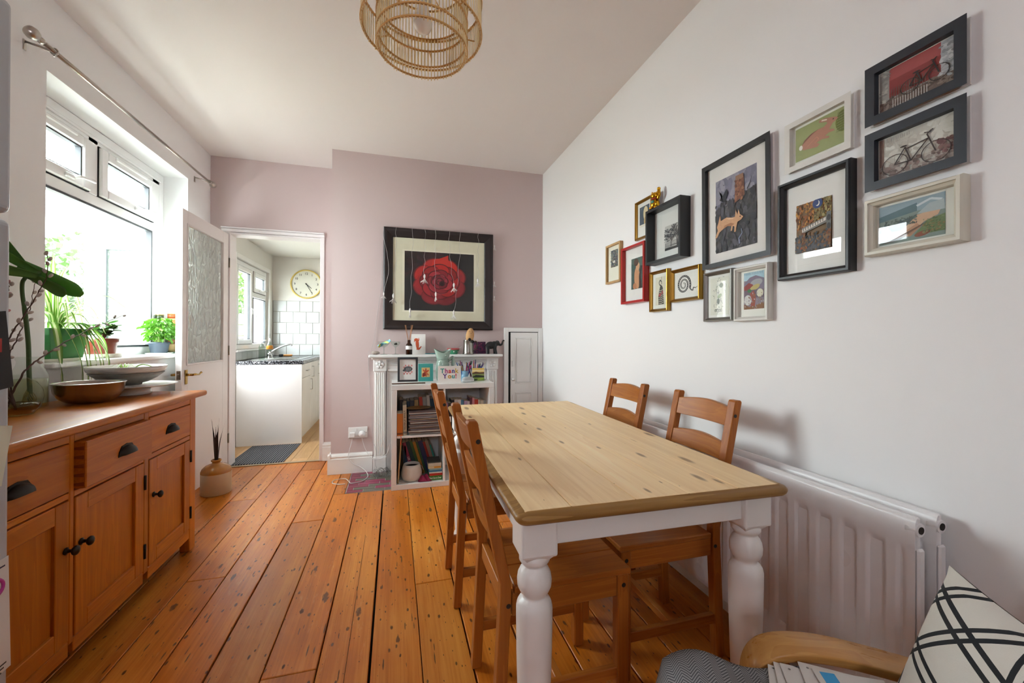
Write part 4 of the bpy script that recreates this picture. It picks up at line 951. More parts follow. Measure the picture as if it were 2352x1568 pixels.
def ribbon(P, w, twist=0.0, flatdir=None):
    n = len(P)-1; m = MB()
    def fn(u, v):
        i = min(int(round(u*n)), n); d = (P[min(i+1, n)]-P[max(i-1, 0)]).normalized(); sd = d.cross(Vector((0, 0, 1)))
        if sd.length < 0.05: sd = Vector((1, 0, 0))
        sd.normalize(); nn = sd.cross(d); wd = w*min(1, 0.5+u*3)*(1-max(0, u-0.55)/0.45)**0.8+0.0004; x = (v-0.5)*2
        return P[i]+sd*x*wd+nn*abs(x)*wd*0.35
    m.grid(fn, n, 6, colfn=lambda u, v: '#dfe3b0' if abs(v-0.5) < 0.19 else ('#7da046' if abs(v-0.5) < 0.36 else '#5f8a33')); return m
tips = []
for k in range(30):   # arching leaves
    a = k*2.399; l = RN.uniform(0.12, 0.27); up = RN.uniform(0.06, 0.19); dx, dy = cos(a), sin(a)
    xo = dx*l*(0.5 if dx < 0 else 0.75); xo = max(xo, -0.05)
    tips.append(((xo, dy*l, RN.uniform(-0.03, 0.08)), up))
for (x, y_, z), up in tips:
    P = spline([(x*0.05, y_*0.08, hh-0.02), (x*0.25, y_*0.25, hh+up*0.8), (x*0.65, y_*0.65, hh+up), (x, y_, hh+z)], 5); ribbon(P, 0.0075).build('leaf', SPL, t, recalc=False)
for y_, top in ((-0.03, 0.36), (0.0, 0.30), (0.04, 0.26), (-0.06, 0.22), (0.02, 0.33)):
    P = spline([(0, y_*0.4, hh-0.02), (0.005, y_*0.8, hh+top*0.5), (0.01, y_*1.4+0.01, hh+top*0.85), (0.015, y_*2.2+0.03, hh+top)], 5); ribbon(P, 0.0095).build('leaf', SPL, t, recalc=False)
for y0, y1, zl, x1 in ((-0.10, -0.13, -0.16, 0.10), (-0.06, -0.02, -0.17, 0.11), (0.01, 0.035, -0.165, 0.10), (0.06, 0.055, -0.12, 0.10), (0.09, 0.10, -0.09, 0.095), (0.11, 0.13, -0.13, 0.11), (0.12, 0.165, -0.02, 0.10), (0.05, 0.09, -0.14, 0.12), (0.10, 0.21, -0.03, 0.08), (0.08, 0.15, -0.10, 0.12)):
    P = spline([(0.01, y0*0.5, hh-0.01), (0.045, y0*0.9, hh+0.03), (0.078, (y0+y1)/2, hh-0.03), (x1, y1, (hh+zl)*0.45+0.0), (x1+0.005, y1+0.01, zl)], 5); ribbon(P, RN.uniform(0.010, 0.0135)).build('leaf', SPL, t, recalc=False)
P = spline([(0, 0.05, hh), (0.03, 0.16, hh+0.16), (0.03, 0.32, hh+0.19), (0.03, 0.47, hh+0.14)], 8); MB().tube(P, 0.0016, 5).build('runner', leafy('#a9b860', '#c9d488', 0.2), t)
# jade-like plant in a brown pot
t = thing('jade_plant', 'dark round-leaved plant in a reddish brown pot', 'plant', (-1.588, 2.84, WS+0.0045))
MB().lathe([(0.052, 0.0), (0.055, 0.004), (0.066, 0.08), (0.071, 0.082), (0.072, 0.104), (0.068, 0.105), (0.064, 0.09), (0.0, 0.09)], 32).build('pot', gloss('#7c3422', 0.35), t)
MB().lathe([(0.0, 0.095), (0.05, 0.093), (0.064, 0.088)], 20).build('soil', flat('#3a2a20', 0.95, bump=0.6), t)
LD = leafy('#27421e', '#4a7a30', 0.2, 0.35)
lf = MB(); lf.grid(lambda u, v: ((u-0.5)*2*0.0, 0, 0), 1, 1); 
def ovalleaf(l, w, cup=0.2):
    m = MB(); m.grid(lambda u, v: (l*u, (v-0.5)*2*w*sin(pi*min(1, u*0.92+0.06))**0.7, cup*w*((v-0.5)*2)**2-0.25*l*u*u*cup), 8, 6); return m
jl = ovalleaf(0.044, 0.017).mesh('leaf', LD, False)
for k in range(13):
    a = k*0.7; r = RN.uniform(0.025, 0.085); z = RN.uniform(0.15, 0.225); tip = Vector((r*cos(a)*0.8, r*sin(a)*1.3, z)); P = spline([(0, 0, 0.085), (tip.x*0.35, tip.y*0.35, 0.13), tuple(tip)], 5)
    MB().tube(P, [0.004]*5+[0.003]*(len(P)-5), 6).build('stem', flat('#6b4a3a', 0.7), t)
    for q in range(9):
        p = P[min(len(P)-1, 4+q*(len(P)-4)//9)]; az = q*2.4+k; part(t, 'leaf', jl, tuple(p), (RN.uniform(-0.3, 0.3), RN.uniform(-0.7, 0.15), az), RN.uniform(0.75, 1.15))
# basil
t = thing('basil_plant', 'bushy bright green basil in a slate grey pot', 'plant', (-1.588, 3.42, WS+0.0045))
MB().lathe([(0.044, 0.0), (0.046, 0.003), (0.057, 0.066), (0.061, 0.067), (0.062, 0.078), (0.057, 0.078), (0.054, 0.06), (0, 0.06)], 32).build('pot', gloss('#414d5a', 0.4), t)
BL = leafy('#2f6412', '#659f2a', 0.25, 0.4); bl_ = ovalleaf(0.044, 0.015, 0.8).mesh('leaf', BL, False)
m = MB()
for k in range(12):
    a = k*2.4; m.tube([(0.02*cos(a), 0.02*sin(a), 0.055), (0.03*cos(a), 0.035*sin(a), 0.11), (0.035*cos(a), 0.06*sin(a), 0.15)], 0.0018, 5)
m.build('stems', flat('#b9c98a', 0.6), t)['kind'] = 'stuff'
for k in range(190):
    a = k*2.399; h_ = (k % 26)/26; r = sqrt(RN.random()); zz = 0.10+0.14*h_; R_ = 0.105*sqrt(max(0.05, 1-((zz-0.155)/0.095)**2))
    p = (max(-0.06, 0.75*R_*r*cos(a)), R_*r*sin(a), zz); part(t, 'leaf', bl_, p, (RN.uniform(-0.4, 0.4), RN.uniform(-0.2, 0.9), a+RN.uniform(-0.5, 0.5)), RN.uniform(0.55, 0.95))
# white card standing behind the pots
c = MB().box((0, 0, 0.055), (0.002, 0.075, 0.11), 0.0004, Euler((0, -0.12, 0.3))).build('blank_card', flat('#efeeea', 0.6), None, (-1.635, 2.955, WS)); tag(c, 'plain white card propped on the sill by the brown pot', 'card')
# corner glass shelf with tins
t = thing('glass_shelf', 'small two-tier clear glass shelf in the window reveal corner', 'shelf', (-1.60, 3.60, WS))
for z in (0.002, 0.160): MB().bx(-0.06, 0.075, -0.045, 0.042, z, z+0.006, 0.001).build('shelf_pane', glass('#cfe6dc'), t)
for x in (-0.055, 0.07): MB().cyl((x, 0.036, 0.008), (x, 0.036, 0.160), 0.003, None, 8).build('support', metal('#c9ccc9', 0.3), t)
def tin(name, label, loc, r, h, cols, cat='tin'):
    t = thing(name, label, cat, loc); n = len(cols); z = 0
    for hgt, c in cols: MB().lathe([(r, z), (r, z+hgt*h)], 24).build('band', gloss(c, 0.35), t); z += hgt*h
    MB().lathe([(r+0.001, h), (r+0.001, h+0.004), (r-0.004, h+0.006), (0, h+0.006)], 24).build('lid', metal('#b9a05f', 0.35), t); return t
tin('tea_tin', 'tall yellow-green patterned tin behind the basil', (-1.640, 3.535, WS), 0.024, 0.275, ((0.2, '#a8b34a'), (0.5, '#7f9440'), (0.18, '#c5c86a'), (0.12, '#2f3a1e')))
tin('spice_tin', 'orange patterned tin on the upper glass shelf', (-1.595, 3.602, WS+0.1665), 0.026, 0.118, ((0.1, '#a8502c'), (0.15, '#e0c79a'), (0.35, '#c9803e'), (0.15, '#d9b173'), (0.25, '#b4552b')))
tin('spice_jar', 'glass jar of amber spice on the lower glass shelf', (-1.595, 3.602, WS+0.0085), 0.024, 0.115, ((0.5, '#c9a274'), (0.3, '#b5774a'), (0.2, '#d8cbb8')), 'jar')

# ------------------------------------------------------------------ stoneware flagon with feathers
t = thing('stoneware_flagon', 'two-tone stoneware flagon with a tan glazed shoulder on the floor by the door', 'flagon', (-1.232, 3.40, 0.001))
MB().lathe([(0.088, 0.0), (0.093, 0.004), (0.093, 0.152)], 40, cap=(True, False)).build('body', gloss('#c9b89a', 0.3), t)
MB().lathe([(0.0932, 0.150), (0.0925, 0.162), (0.085, 0.180), (0.066, 0.198), (0.042, 0.208), (0.027, 0.213), (0.024, 0.222), (0.031, 0.228), (0.032, 0.236), (0.026, 0.24), (0.019, 0.238), (0.018, 0.20)], 40, cap=(False, False)).build('glazed_shoulder', gloss('#a8702c', 0.18), t)
fe = thing('dried_stems', 'bunch of dark brown feathery dried stems in the flagon', 'dried plant', (-1.232, 3.40, 0.21))
FEA = flat('#2e1d18', 0.8, var=0.3)
for k in range(9):
    a = k*0.7; lean = RN.uniform(0.01, 0.05); h_ = RN.uniform(0.20, 0.36); P = spline([(0.006*cos(a), 0.006*sin(a), -0.05), (0.4*lean*cos(a), 0.4*lean*sin(a), 0.5*h_), (lean*cos(a), lean*sin(a), h_)], 6); n = len(P)-1
    m = MB(); m.grid(lambda u, v: P[min(int(round(u*n)), n)]+Vector((cos(a+1.57), sin(a+1.57), 0))*(v-0.5)*2*0.010*max(0.06, sin(pi*min(1, u*1.15))**1.2), n, 2); m.build('feather', FEA, fe, recalc=False)
# ================================================================== PRINTED ART HELPERS
def ell(cx, cy, rx, ry, rot=0.0, n=18, a0=0.0, a1=2*pi):
    out = []
    for k in range(n):
        a = a0+(a1-a0)*k/(n if a1-a0 > 6.28 else n-1); x, y = rx*cos(a), ry*sin(a); out.append((cx+x*cos(rot)-y*sin(rot), cy+x*sin(rot)+y*cos(rot)))
    return out
def stroke(pts, w, w2=None):
    out = []; n = len(pts)-1; w2 = w if w2 is None else w2
    for i in range(n):
        (x0, y0), (x1, y1) = pts[i], pts[i+1]; dx, dy = x1-x0, y1-y0; l = sqrt(dx*dx+dy*dy) or 1; nx, ny = -dy/l, dx/l
        a = (w+(w2-w)*i/n)/2; b = (w+(w2-w)*(i+1)/n)/2; e = 0.15*a/l
        out.append([(x0+nx*a-dx*e, y0+ny*a-dy*e), (x0-nx*a-dx*e, y0-ny*a-dy*e), (x1-nx*b+dx*e, y1-ny*b+dy*e), (x1+nx*b+dx*e, y1+ny*b+dy*e)])
    return out
def S(col, polys): return [(col, p) for p in (polys if isinstance(polys[0], list) else [polys])]
def rc(x0, y0, x1, y1): return [(x0, y0), (x1, y0), (x1, y1), (x0, y1)]
def dabs(rn, n, x0, y0, x1, y1, s, cols, asp=1.6):
    out = []
    for k in range(n):
        q = s*rn.uniform(0.5, 1.2); out.append((rn.choice(cols), ell(rn.uniform(x0, x1), rn.uniform(y0, y1), q, q/asp, rn.uniform(0, 3.1), 6)))
    return out
def art_mesh(w, h, shapes, bg='#ffffff', name='print', grain=0.10):
    "flat printed sheet, x right, z up, facing -y; centred"
    m = MB(); m.add([(-w/2, 0, -h/2), (w/2, 0, -h/2), (w/2, 0, h/2), (-w/2, 0, h/2)], [(0, 1, 2, 3)], False, bg)
    d = 0.0
    for c, p in shapes:
        d += 0.000012
        m.add([((min(1, max(0, x))-0.5)*w, -0.00005-d, (min(1, max(0, y))-0.5)*h) for x, y in p], [tuple(range(len(p)))], False, c)
    return m.mesh(name, printed(0.6, grain), False)
def frame_bars(parent, w, h, fw, prof, mat):
    "four mitred bars; prof = list of (inward distance, y towards the wall is 0, viewer negative)"
    k = len(prof)
    for s in range(4):
        m = MB(); vs = []
        for e in (-1, 1):
            for d, y in prof:
                if s == 0: vs.append((e*(w/2-d), y, h/2-d))
                if s == 1: vs.append((e*(w/2-d), y, -h/2+d))
                if s == 2: vs.append((-w/2+d, y, e*(h/2-d)))
                if s == 3: vs.append((w/2-d, y, e*(h/2-d)))
        m.add(vs, [(i, (i+1) % k, k+(i+1) % k, k+i) for i in range(k)]+[tuple(range(k)), tuple(range(k, 2*k))[::-1]])
        m.build('frame_bar', mat, parent)
def flatprof(fw, dep, lip=0.3): return [(0, 0), (0, -dep), (fw, -dep), (fw, -dep*lip), (fw+0.001, 0)]
def cutprof(fw, dep, lip=0.3): return [(dep*0.75, 0), (0.001, -dep*0.93), (0.0, -dep), (fw, -dep), (fw, -dep*lip), (fw+0.001, 0)]
def roundprof(fw, dep): return [(0, 0), (0, -dep*0.75), (fw*0.12, -dep*0.95), (fw*0.35, -dep), (fw*0.65, -dep*0.8), (fw*0.85, -dep*0.55), (fw, -dep*0.45), (fw, -dep*0.2), (fw, 0)]
def stepprof(fw, dep): return [(0, 0), (0, -dep*0.8), (fw*0.15, -dep), (fw*0.5, -dep), (fw*0.55, -dep*0.85), (fw*0.9, -dep*0.7), (fw, -dep*0.55), (fw, 0)]
PGLASS = glass('#fbfdfb')
def picture(name, label, y0, y1, z0, z1, dep, prof, fw, fmat, shapes, bg, pr, mount='#ece8e3', inset=0.3, group='framed pictures on the right wall', tilt=0.0, grain=0.10, cat='picture'):
    "pr = print rectangle (left, right, bottom, top) as fractions of the opening"
    w, h = y1-y0, z1-z0
    t = thing(name, label, cat, (XR-0.0005, (y0+y1)/2, (z0+z1)/2), 0, group, rot=(0, tilt, -pi/2))
    frame_bars(t, w, h, fw, prof(fw, dep), fmat)
    ow, oh = w-2*fw, h-2*fw; yb = -dep*inset
    px0, px1, pz0, pz1 = -ow/2+pr[0]*ow, -ow/2+pr[1]*ow, -oh/2+pr[2]*oh, -oh/2+pr[3]*oh
    if mount:
        MB().bx(-w/2+0.003, w/2-0.003, yb+0.0002, -0.0004, -h/2+0.003, h/2-0.003).build('mount', flat(mount, 0.8), t)
    o = part(t, 'print', art_mesh(px1-px0, pz1-pz0, shapes, bg, grain=grain), ((px0+px1)/2, yb-0.0003, (pz0+pz1)/2))
    MB().add([(-ow/2, yb-0.0028, -oh/2), (ow/2, yb-0.0028, -oh/2), (ow/2, yb-0.0028, oh/2), (-ow/2, yb-0.0028, oh/2)], [(0, 1, 2, 3)]).build('glazing', PGLASS, t, recalc=False)
    return t
rn = random.Random(3)
BLK = flat('#1c1d1f', 0.42); NAVY = flat('#2b3038', 0.4); GOLD = metal('#a8813a', 0.32); OAK = wood('#a88455', '#c9a576', 2, 0.5, 2.0); REDF = gloss('#b01f1c', 0.35); GREYF = metal('#8d8a85', 0.45); PALE = gloss('#cfccc4', 0.4); WHF = gloss('#d9d6cf', 0.4); CRM = gloss('#d2cdbd', 0.4)

# 1 small oak
sh = dabs(rn, 260, 0, 0, 1, 1, 0.06, ['#8a7b8e', '#6d8a8a', '#a8a07a', '#39424a', '#5a6a80', '#9aa39a', '#74605a'])+S('#d8d4c8', ell(0.5, 0.32, 0.18, 0.10))+S('#39424a', ell(0.42, 0.42, 0.05, 0.08))+S('#39424a', ell(0.58, 0.42, 0.05, 0.08))
picture('framed_print', 'small oak-framed postcard print, leftmost picture on the right wall', 2.196, 2.370, 1.470, 1.717, 0.022, flatprof, 0.012, OAK, sh, '#565f66', (0.22, 0.78, 0.40, 0.88), '#efeadb', 0.35)
# 2 red
sh = S('#c9926a', ell(0.5, 0.35, 0.24, 0.36, 0.15))+S('#d3a07a', ell(0.55, 0.72, 0.16, 0.14))+S('#2a2320', stroke([(0.78, 0.0), (0.74, 0.4), (0.86, 0.7)], 0.22, 0.1))+S('#4a2d20', ell(0.42, 0.86, 0.2, 0.12))+S('#b97c55', ell(0.3, 0.1, 0.16, 0.1))
picture('framed_print', 'red-framed print of a warm figure-like shape on teal', 1.928, 2.163, 1.324, 1.655, 0.034, flatprof, 0.013, REDF, sh, '#3d5a55', (0.30, 0.86, 0.22, 0.80), '#e9e6e4', 0.3)
# 3 upper gold
sh = S('#d9c9a0', ell(0.62, 0.62, 0.24, 0.34))+S('#c2a574', ell(0.6, 0.25, 0.16, 0.2))+S('#e4ddd0', rc(0, 0, 1, 0.12))+dabs(rn, 14, 0, 0.5, 1, 1, 0.015, ['#cfd6d8'])
picture('framed_print', 'gold-framed night-blue print half hidden by the deep black box frame', 1.888, 2.043, 1.678, 1.894, 0.020, roundprof, 0.014, GOLD, sh, '#3c4f5e', (0.14, 0.86, 0.28, 0.88), '#ebe8e4', 0.3)
# 4 deep black box
sh = []
for k in range(9): sh += S('#3a3a3c', stroke([(0, 0.06+k*0.028), (0.5, 0.09+k*0.028+0.02*sin(k)), (1, 0.05+k*0.03)], 0.012))
sh += S('#1f1f21', rc(0, 0, 1, 0.1))+S('#2a2a2c', stroke([(0.6, 0.1), (0.58, 0.4), (0.62, 0.7)], 0.07, 0.03))+S('#2a2a2c', stroke([(0.3, 0.12), (0.32, 0.5)], 0.035, 0.02))
for k in range(26):
    a = rn.uniform(0.1, 3.0); l = rn.uniform(0.18, 0.36); sh += S('#3c3c3f', stroke([(0.6, 0.5), (0.6+l*0.6*cos(a), 0.55+l*0.6*sin(a)), (0.6+l*1.2*cos(a), 0.55+l*1.2*sin(a))], 0.02, 0.006))
sh += dabs(rn, 170, 0.3, 0.45, 1, 0.98, 0.035, ['#4a4a4d', '#5d5d60', '#333336'])+dabs(rn, 120, 0.0, 0.35, 0.4, 0.85, 0.03, ['#57575a', '#6d6d70', '#3a3a3d'])
picture('framed_print', 'tree linocut in a deep square black box frame', 1.606, 1.880, 1.507, 1.793, 0.058, lambda f, d: [(0, 0), (0, -d), (f, -d), (f, 0)], 0.014, BLK, sh, '#b9b8b5', (0.34, 0.99, 0.18, 0.66), '#dcdad8', 0.15)
# 5 small gold
sh = S('#2e2a28', [(0.3, 0.02), (0.85, 0.02), (0.8, 0.35), (0.74, 0.6), (0.66, 0.68), (0.48, 0.68), (0.36, 0.5), (0.28, 0.3)])
for k in range(8): sh += S('#cdbfae', stroke([(0.3, 0.08+k*0.065), (0.55, 0.05+k*0.065), (0.8, 0.1+k*0.065)], 0.018))
sh += S('#9c2f34', ell(0.45, 0.36, 0.14, 0.06, 0.2))+S('#9c2f34', ell(0.68, 0.44, 0.08, 0.07))+S('#2e2a28', stroke([(0.6, 0.68), (0.42, 0.72), (0.36, 0.8), (0.46, 0.88), (0.6, 0.84), (0.62, 0.74)], 0.05))+S('#2e2a28', stroke([(0.55, 0.88), (0.62, 0.93), (0.58, 0.97), (0.64, 1.0)], 0.018))
picture('framed_print', 'small upright gold frame with a patterned jar and snake print', 1.747, 1.898, 1.262, 1.475, 0.024, roundprof, 0.015, GOLD, sh, '#d9d2c0', (0.18, 0.86, 0.1, 0.9), '#eae6e0', 0.3)
# 6 gold landscape: coiled snake
P = [(0.42+(0.33-0.04*k*0.16)*0.8*cos(0.25*k), 0.5+(0.44-0.052*k*0.16)*sin(0.25*k)) for k in range(0, 50)]
P = [(0.36+0.30*(1-k/62)*cos(0.28*k-0.4), 0.5+0.40*(1-k/62)*sin(0.28*k-0.4)) for k in range(0, 54)]
sh = S('#2b2b2d', stroke(P, 0.085, 0.05))+dabs(rn, 0, 0, 0, 1, 1, 0.02, ['#fff'])
for k in range(0, 54, 1):
    x, y = P[k]; sh += S('#d8d5cf', ell(x, y, 0.012, 0.020, k, 5))
sh += S('#2b2b2d', stroke([P[0], (0.70, 0.25), (0.76, 0.22), (0.8, 0.34), (0.88, 0.30), (0.97, 0.36)], 0.05, 0.012))
picture('framed_print', 'landscape gold frame with a coiled black snake print', 1.520, 1.724, 1.299, 1.4575, 0.026, roundprof, 0.016, GOLD, sh, '#e2dfdb', (0.06, 0.96, 0.04, 0.96), '#e6e3df', 0.3)
# 7 grey with ink sketch
sh = []
for k in range(46):
    x, y = rn.gauss(0.48, 0.17), rn.gauss(0.45, 0.24); a = rn.uniform(0, 6.28); sh += S(rn.choice(['#3a3d35', '#55604a', '#2e302b', '#6f7a58']), stroke([(x, y), (x+0.07*cos(a), y+0.06*sin(a)), (x+0.10*cos(a+0.8), y+0.09*sin(a+0.8))], 0.012, 0.005))
sh += S('#8f9a72', ell(0.52, 0.5, 0.12, 0.05, 0.3))+S('#4b5240', ell(0.45, 0.36, 0.07, 0.08))+S('#55604a', ell(0.6, 0.78, 0.1, 0.06))
for k in range(4): sh += S('#3a3d35', stroke([(0.3+0.1*k+0.05*cos(a), 0.12+0.03*sin(a)) for a in [q*0.7 for q in range(10)]], 0.01))
picture('framed_print', 'grey-framed pale ink sketch below the large hare picture', 1.342, 1.500, 1.196, 1.410, 0.022, roundprof, 0.016, GREYF, sh, '#dedcd0', (0.10, 0.92, 0.06, 0.94), '#e9e7e2', 0.3)
# 8 pale with landscape
sh = S('#a9c7d8', rc(0, 0.78, 1, 1))+S('#7d6f86', [(0, 0.7), (0.3, 0.86), (0.6, 0.9), (1, 0.8), (1, 0.5), (0, 0.5)])+S('#a3a0a8', ell(0.62, 0.7, 0.3, 0.1, 0.1))+S('#8d2f2c', [(0, 0.62), (0.25, 0.72), (0.45, 0.66), (0.5, 0.55), (0, 0.5)])+S('#b9a86a', ell(0.55, 0.58, 0.25, 0.07, 0.2))+S('#6f5a6b', rc(0, 0.3, 1, 0.52))+S('#a04a3a', [(0.3, 0.05), (0.55, 0.05), (0.6, 0.3), (0.5, 0.5), (0.3, 0.42), (0.42, 0.25)])+S('#8a5a35', [(0, 0), (1, 0), (1, 0.18), (0.6, 0.1), (0.3, 0.06), (0, 0.14)])+S('#d8d4d4', ell(0.2, 0.25, 0.19, 0.14))+S('#d9d3bf', ell(0.8, 0.42, 0.16, 0.11))+S('#3f7a4e', ell(0.28, 0.5, 0.1, 0.05))
for k in range(12): sh += S('#3a5570', stroke([(0.05+k*0.08, 1.0), (0.02+k*0.08, 0.93)], 0.012))
sh += dabs(rn, 60, 0, 0, 1, 0.45, 0.03, ['#7a4a3a', '#9a8a9a', '#8f6a4a', '#b5a7ad'])
picture('framed_print', 'white-framed print of red fields and pale trees', 1.168, 1.326, 1.190, 1.403, 0.028, stepprof, 0.017, PALE, sh, '#8a7a86', (0.14, 0.88, 0.16, 0.96), '#efece6', 0.3)
# 9 large running hare
HH = '#c99a72'; sh = S('#7d7a90', rc(0, 0.62, 1, 1))+dabs(rn, 60, 0, 0.6, 1, 1, 0.09, ['#6d6a80', '#8a8798', '#75718a', '#948fa0'])
sh += S('#34323a', [(0, 0.55), (0.3, 0.62), (0.6, 0.68), (1, 0.74), (1, 0), (0, 0)])+dabs(rn, 220, 0, 0.0, 1, 0.68, 0.06, ['#2c2b31', '#3d3b42', '#46434a', '#55525a', '#302d30', '#3a3a3a'])
sh += S('#7a4d38', [(0.5, 0.6), (0.74, 0.66), (0.72, 0.92), (0.52, 0.9)])+dabs(rn, 40, 0.52, 0.62, 0.72, 0.9, 0.03, ['#8f5c42', '#68402e', '#9a6a4c'])+S('#8f6a52', rc(0.53, 0.89, 0.71, 0.95))
sh += S('#23232a', [(0.1, 0.86), (0.2, 0.76), (0.3, 0.84), (0.34, 0.78), (0.28, 0.7), (0.3, 0.66), (0.2, 0.68), (0.12, 0.72), (0.18, 0.78)])+S('#23232a', [(0.2, 0.92), (0.24, 0.9), (0.28, 0.93), (0.24, 0.89)])+S('#23232a', stroke([(0.8, 0.72), (0.88, 0.8), (0.9, 0.86)], 0.02, 0.005))
sh += S(HH, [(0.13, 0.51), (0.15, 0.43), (0.30, 0.45), (0.45, 0.42), (0.51, 0.42), (0.53, 0.51), (0.57, 0.44), (0.60, 0.50), (0.63, 0.43), (0.71, 0.385), (0.66, 0.355), (0.57, 0.34), (0.54, 0.27), (0.53, 0.22), (0.49, 0.22), (0.50, 0.29), (0.46, 0.31), (0.44, 0.25), (0.40, 0.245), (0.42, 0.31), (0.33, 0.33), (0.22, 0.31), (0.12, 0.28), (0.06, 0.22), (0.0, 0.205), (0.02, 0.25), (0.07, 0.31), (0.05, 0.36), (0.09, 0.42)])
sh += S('#a8744e', [(0.22, 0.31), (0.33, 0.33), (0.42, 0.31), (0.5, 0.33), (0.4, 0.36), (0.25, 0.35)])+S('#dcb894', [(0.3, 0.44), (0.45, 0.415), (0.5, 0.40), (0.35, 0.415)])+S('#2a1c14', ell(0.635, 0.40, 0.012, 0.010))
sh += S('#7f8aa5', stroke([(0.62, 0.05), (0.6, 0.12), (0.68, 0.18), (0.66, 0.24)], 0.03, 0.01))
picture('framed_print', 'large black-framed painting of a hare leaping beneath a tower', 1.160, 1.502, 1.425, 1.878, 0.026, cutprof, 0.020, BLK, sh, '#3a3840', (0.145, 0.83, 0.10, 0.845), '#e6e0de', 0.35, tilt=radians(-0.6), grain=0.22)
# 10 train under the moon
sh = dabs(rn, 260, 0, 0.5, 1, 1, 0.045, ['#9a5a28', '#b5762f', '#7d4a22', '#c58e3c', '#6b4a26'])+dabs(rn, 150, 0.55, 0.55, 1, 1, 0.04, ['#8a7a4a', '#a8975f', '#6d6138'])+S('#2c3f72', ell(0.64, 0.92, 0.14, 0.10))+S('#e5e2d8', ell(0.64, 0.92, 0.055, 0.055))+S('#2c3f72', ell(0.62, 0.935, 0.048, 0.05))
sh += S('#7b7873', [(0.2, 0.5), (0.9, 0.62), (0.9, 0.5), (0.2, 0.38)])+S('#cfc8bd', [(0.2, 0.47), (0.86, 0.6), (0.86, 0.54), (0.2, 0.41)])
for k in range(9): sh += S('#5d564f', stroke([(0.24+k*0.068, 0.43+k*0.0135), (0.24+k*0.068, 0.48+k*0.0135)], 0.02))
sh += S('#6a6a66', rc(0.88, 0.35, 1, 0.7))+S('#3c3a38', ell(0.94, 0.58, 0.05, 0.06))+S('#3c3a38', ell(0.94, 0.42, 0.05, 0.06))+S('#56575a', rc(0, 0.0, 1, 0.3))+S('#7d4a26', rc(0.86, 0.05, 1, 0.36))+S('#6e4226', rc(0.18, 0.05, 0.3, 0.4))+S('#a85a2c', ell(0.25, 0.08, 0.1, 0.05))
sh += dabs(rn, 150, 0, 0, 1, 0.36, 0.04, ['#4a4038', '#7d5a3a', '#5a5a5c', '#8a6a48', '#3a3f42'])
picture('framed_print', 'black stepped frame with an autumn train print and wide white mount', 0.888, 1.128, 1.3265, 1.665, 0.032, stepprof, 0.020, BLK, sh, '#7a5a38', (0.18, 0.775, 0.22, 0.77), '#ece8e6', 0.3)
# 11 leaping rabbit
RB = '#b57d68'; sh = S('#9aa06a', rc(0, 0, 1, 1))+S('#6f7a2c', ell(0.98, 0.62, 0.15, 0.3))
for k in range(7): sh += S('#4a5220', stroke([(0.86+k*0.02, 0.35), (0.88+k*0.02, 0.9)], 0.006))+S('#c9c9a0', stroke([(0.85, 0.4+k*0.07), (1, 0.42+k*0.07)], 0.004))
sh += S(RB, [(0.14, 0.44), (0.2, 0.56), (0.34, 0.67), (0.5, 0.70), (0.6, 0.69), (0.67, 0.75), (0.66, 0.80), (0.50, 0.88), (0.52, 0.94), (0.62, 0.93), (0.74, 0.87), (0.82, 0.83), (0.88, 0.78), (0.86, 0.73), (0.78, 0.69), (0.71, 0.56), (0.80, 0.50), (0.82, 0.45), (0.70, 0.46), (0.63, 0.42), (0.72, 0.35), (0.70, 0.31), (0.57, 0.36), (0.46, 0.33), (0.52, 0.25), (0.47, 0.20), (0.32, 0.24), (0.18, 0.28), (0.12, 0.36)])
sh += S('#c98a70', stroke([(0.26, 0.33), (0.36, 0.42), (0.46, 0.5), (0.5, 0.42), (0.42, 0.34)], 0.018))+S('#e9d9c9', [(0.55, 0.885), (0.57, 0.92), (0.67, 0.875), (0.66, 0.84)])+S('#f0ece4', ell(0.12, 0.38, 0.04, 0.075))+S('#2a1c18', ell(0.79, 0.79, 0.014, 0.018))+S('#8a5a48', [(0.14, 0.44), (0.2, 0.56), (0.34, 0.67), (0.5, 0.70), (0.36, 0.63), (0.24, 0.53)])
picture('framed_print', 'white-framed print of a pink rabbit leaping over green', 0.892, 1.109, 1.697, 1.868, 0.020, cutprof, 0.019, WHF, sh, '#8f9764', (0.06, 0.95, 0.10, 0.94), '#e9e7df', 0.25)
# 12 and 13 bicycle photographs (plain generic bicycles)
def bike(cx, cy, s, col, col2):
    out = []
    for wx in (-0.30, 0.30):
        ring = [(cx+s*(wx+0.2*cos(a)), cy+s*1.3*(0.2*sin(a))) for a in [q*2*pi/22 for q in range(23)]]; out += S(col, stroke(ring, 0.014))
        for q in range(8): out += S(col2, stroke([(cx+s*wx, cy), (cx+s*(wx+0.19*cos(q*pi/4)), cy+s*1.3*0.19*sin(q*pi/4))], 0.004))
    B = lambda x, y: (cx+s*x, cy+s*1.3*y)
    for pts in ([B(-0.3, 0), B(-0.05, -0.02), B(-0.14, 0.28), B(-0.3, 0)], [B(-0.05, -0.02), B(0.2, 0.3), B(-0.13, 0.24)], [B(0.3, 0), B(0.18, 0.38), B(0.24, 0.44)]): out += S(col, stroke(pts, 0.02))
    out += S(col, ell(*B(-0.16, 0.31), 0.05, 0.018))+S(col, stroke([B(0.14, 0.43), B(0.22, 0.4), B(0.26, 0.45)], 0.018)); return out
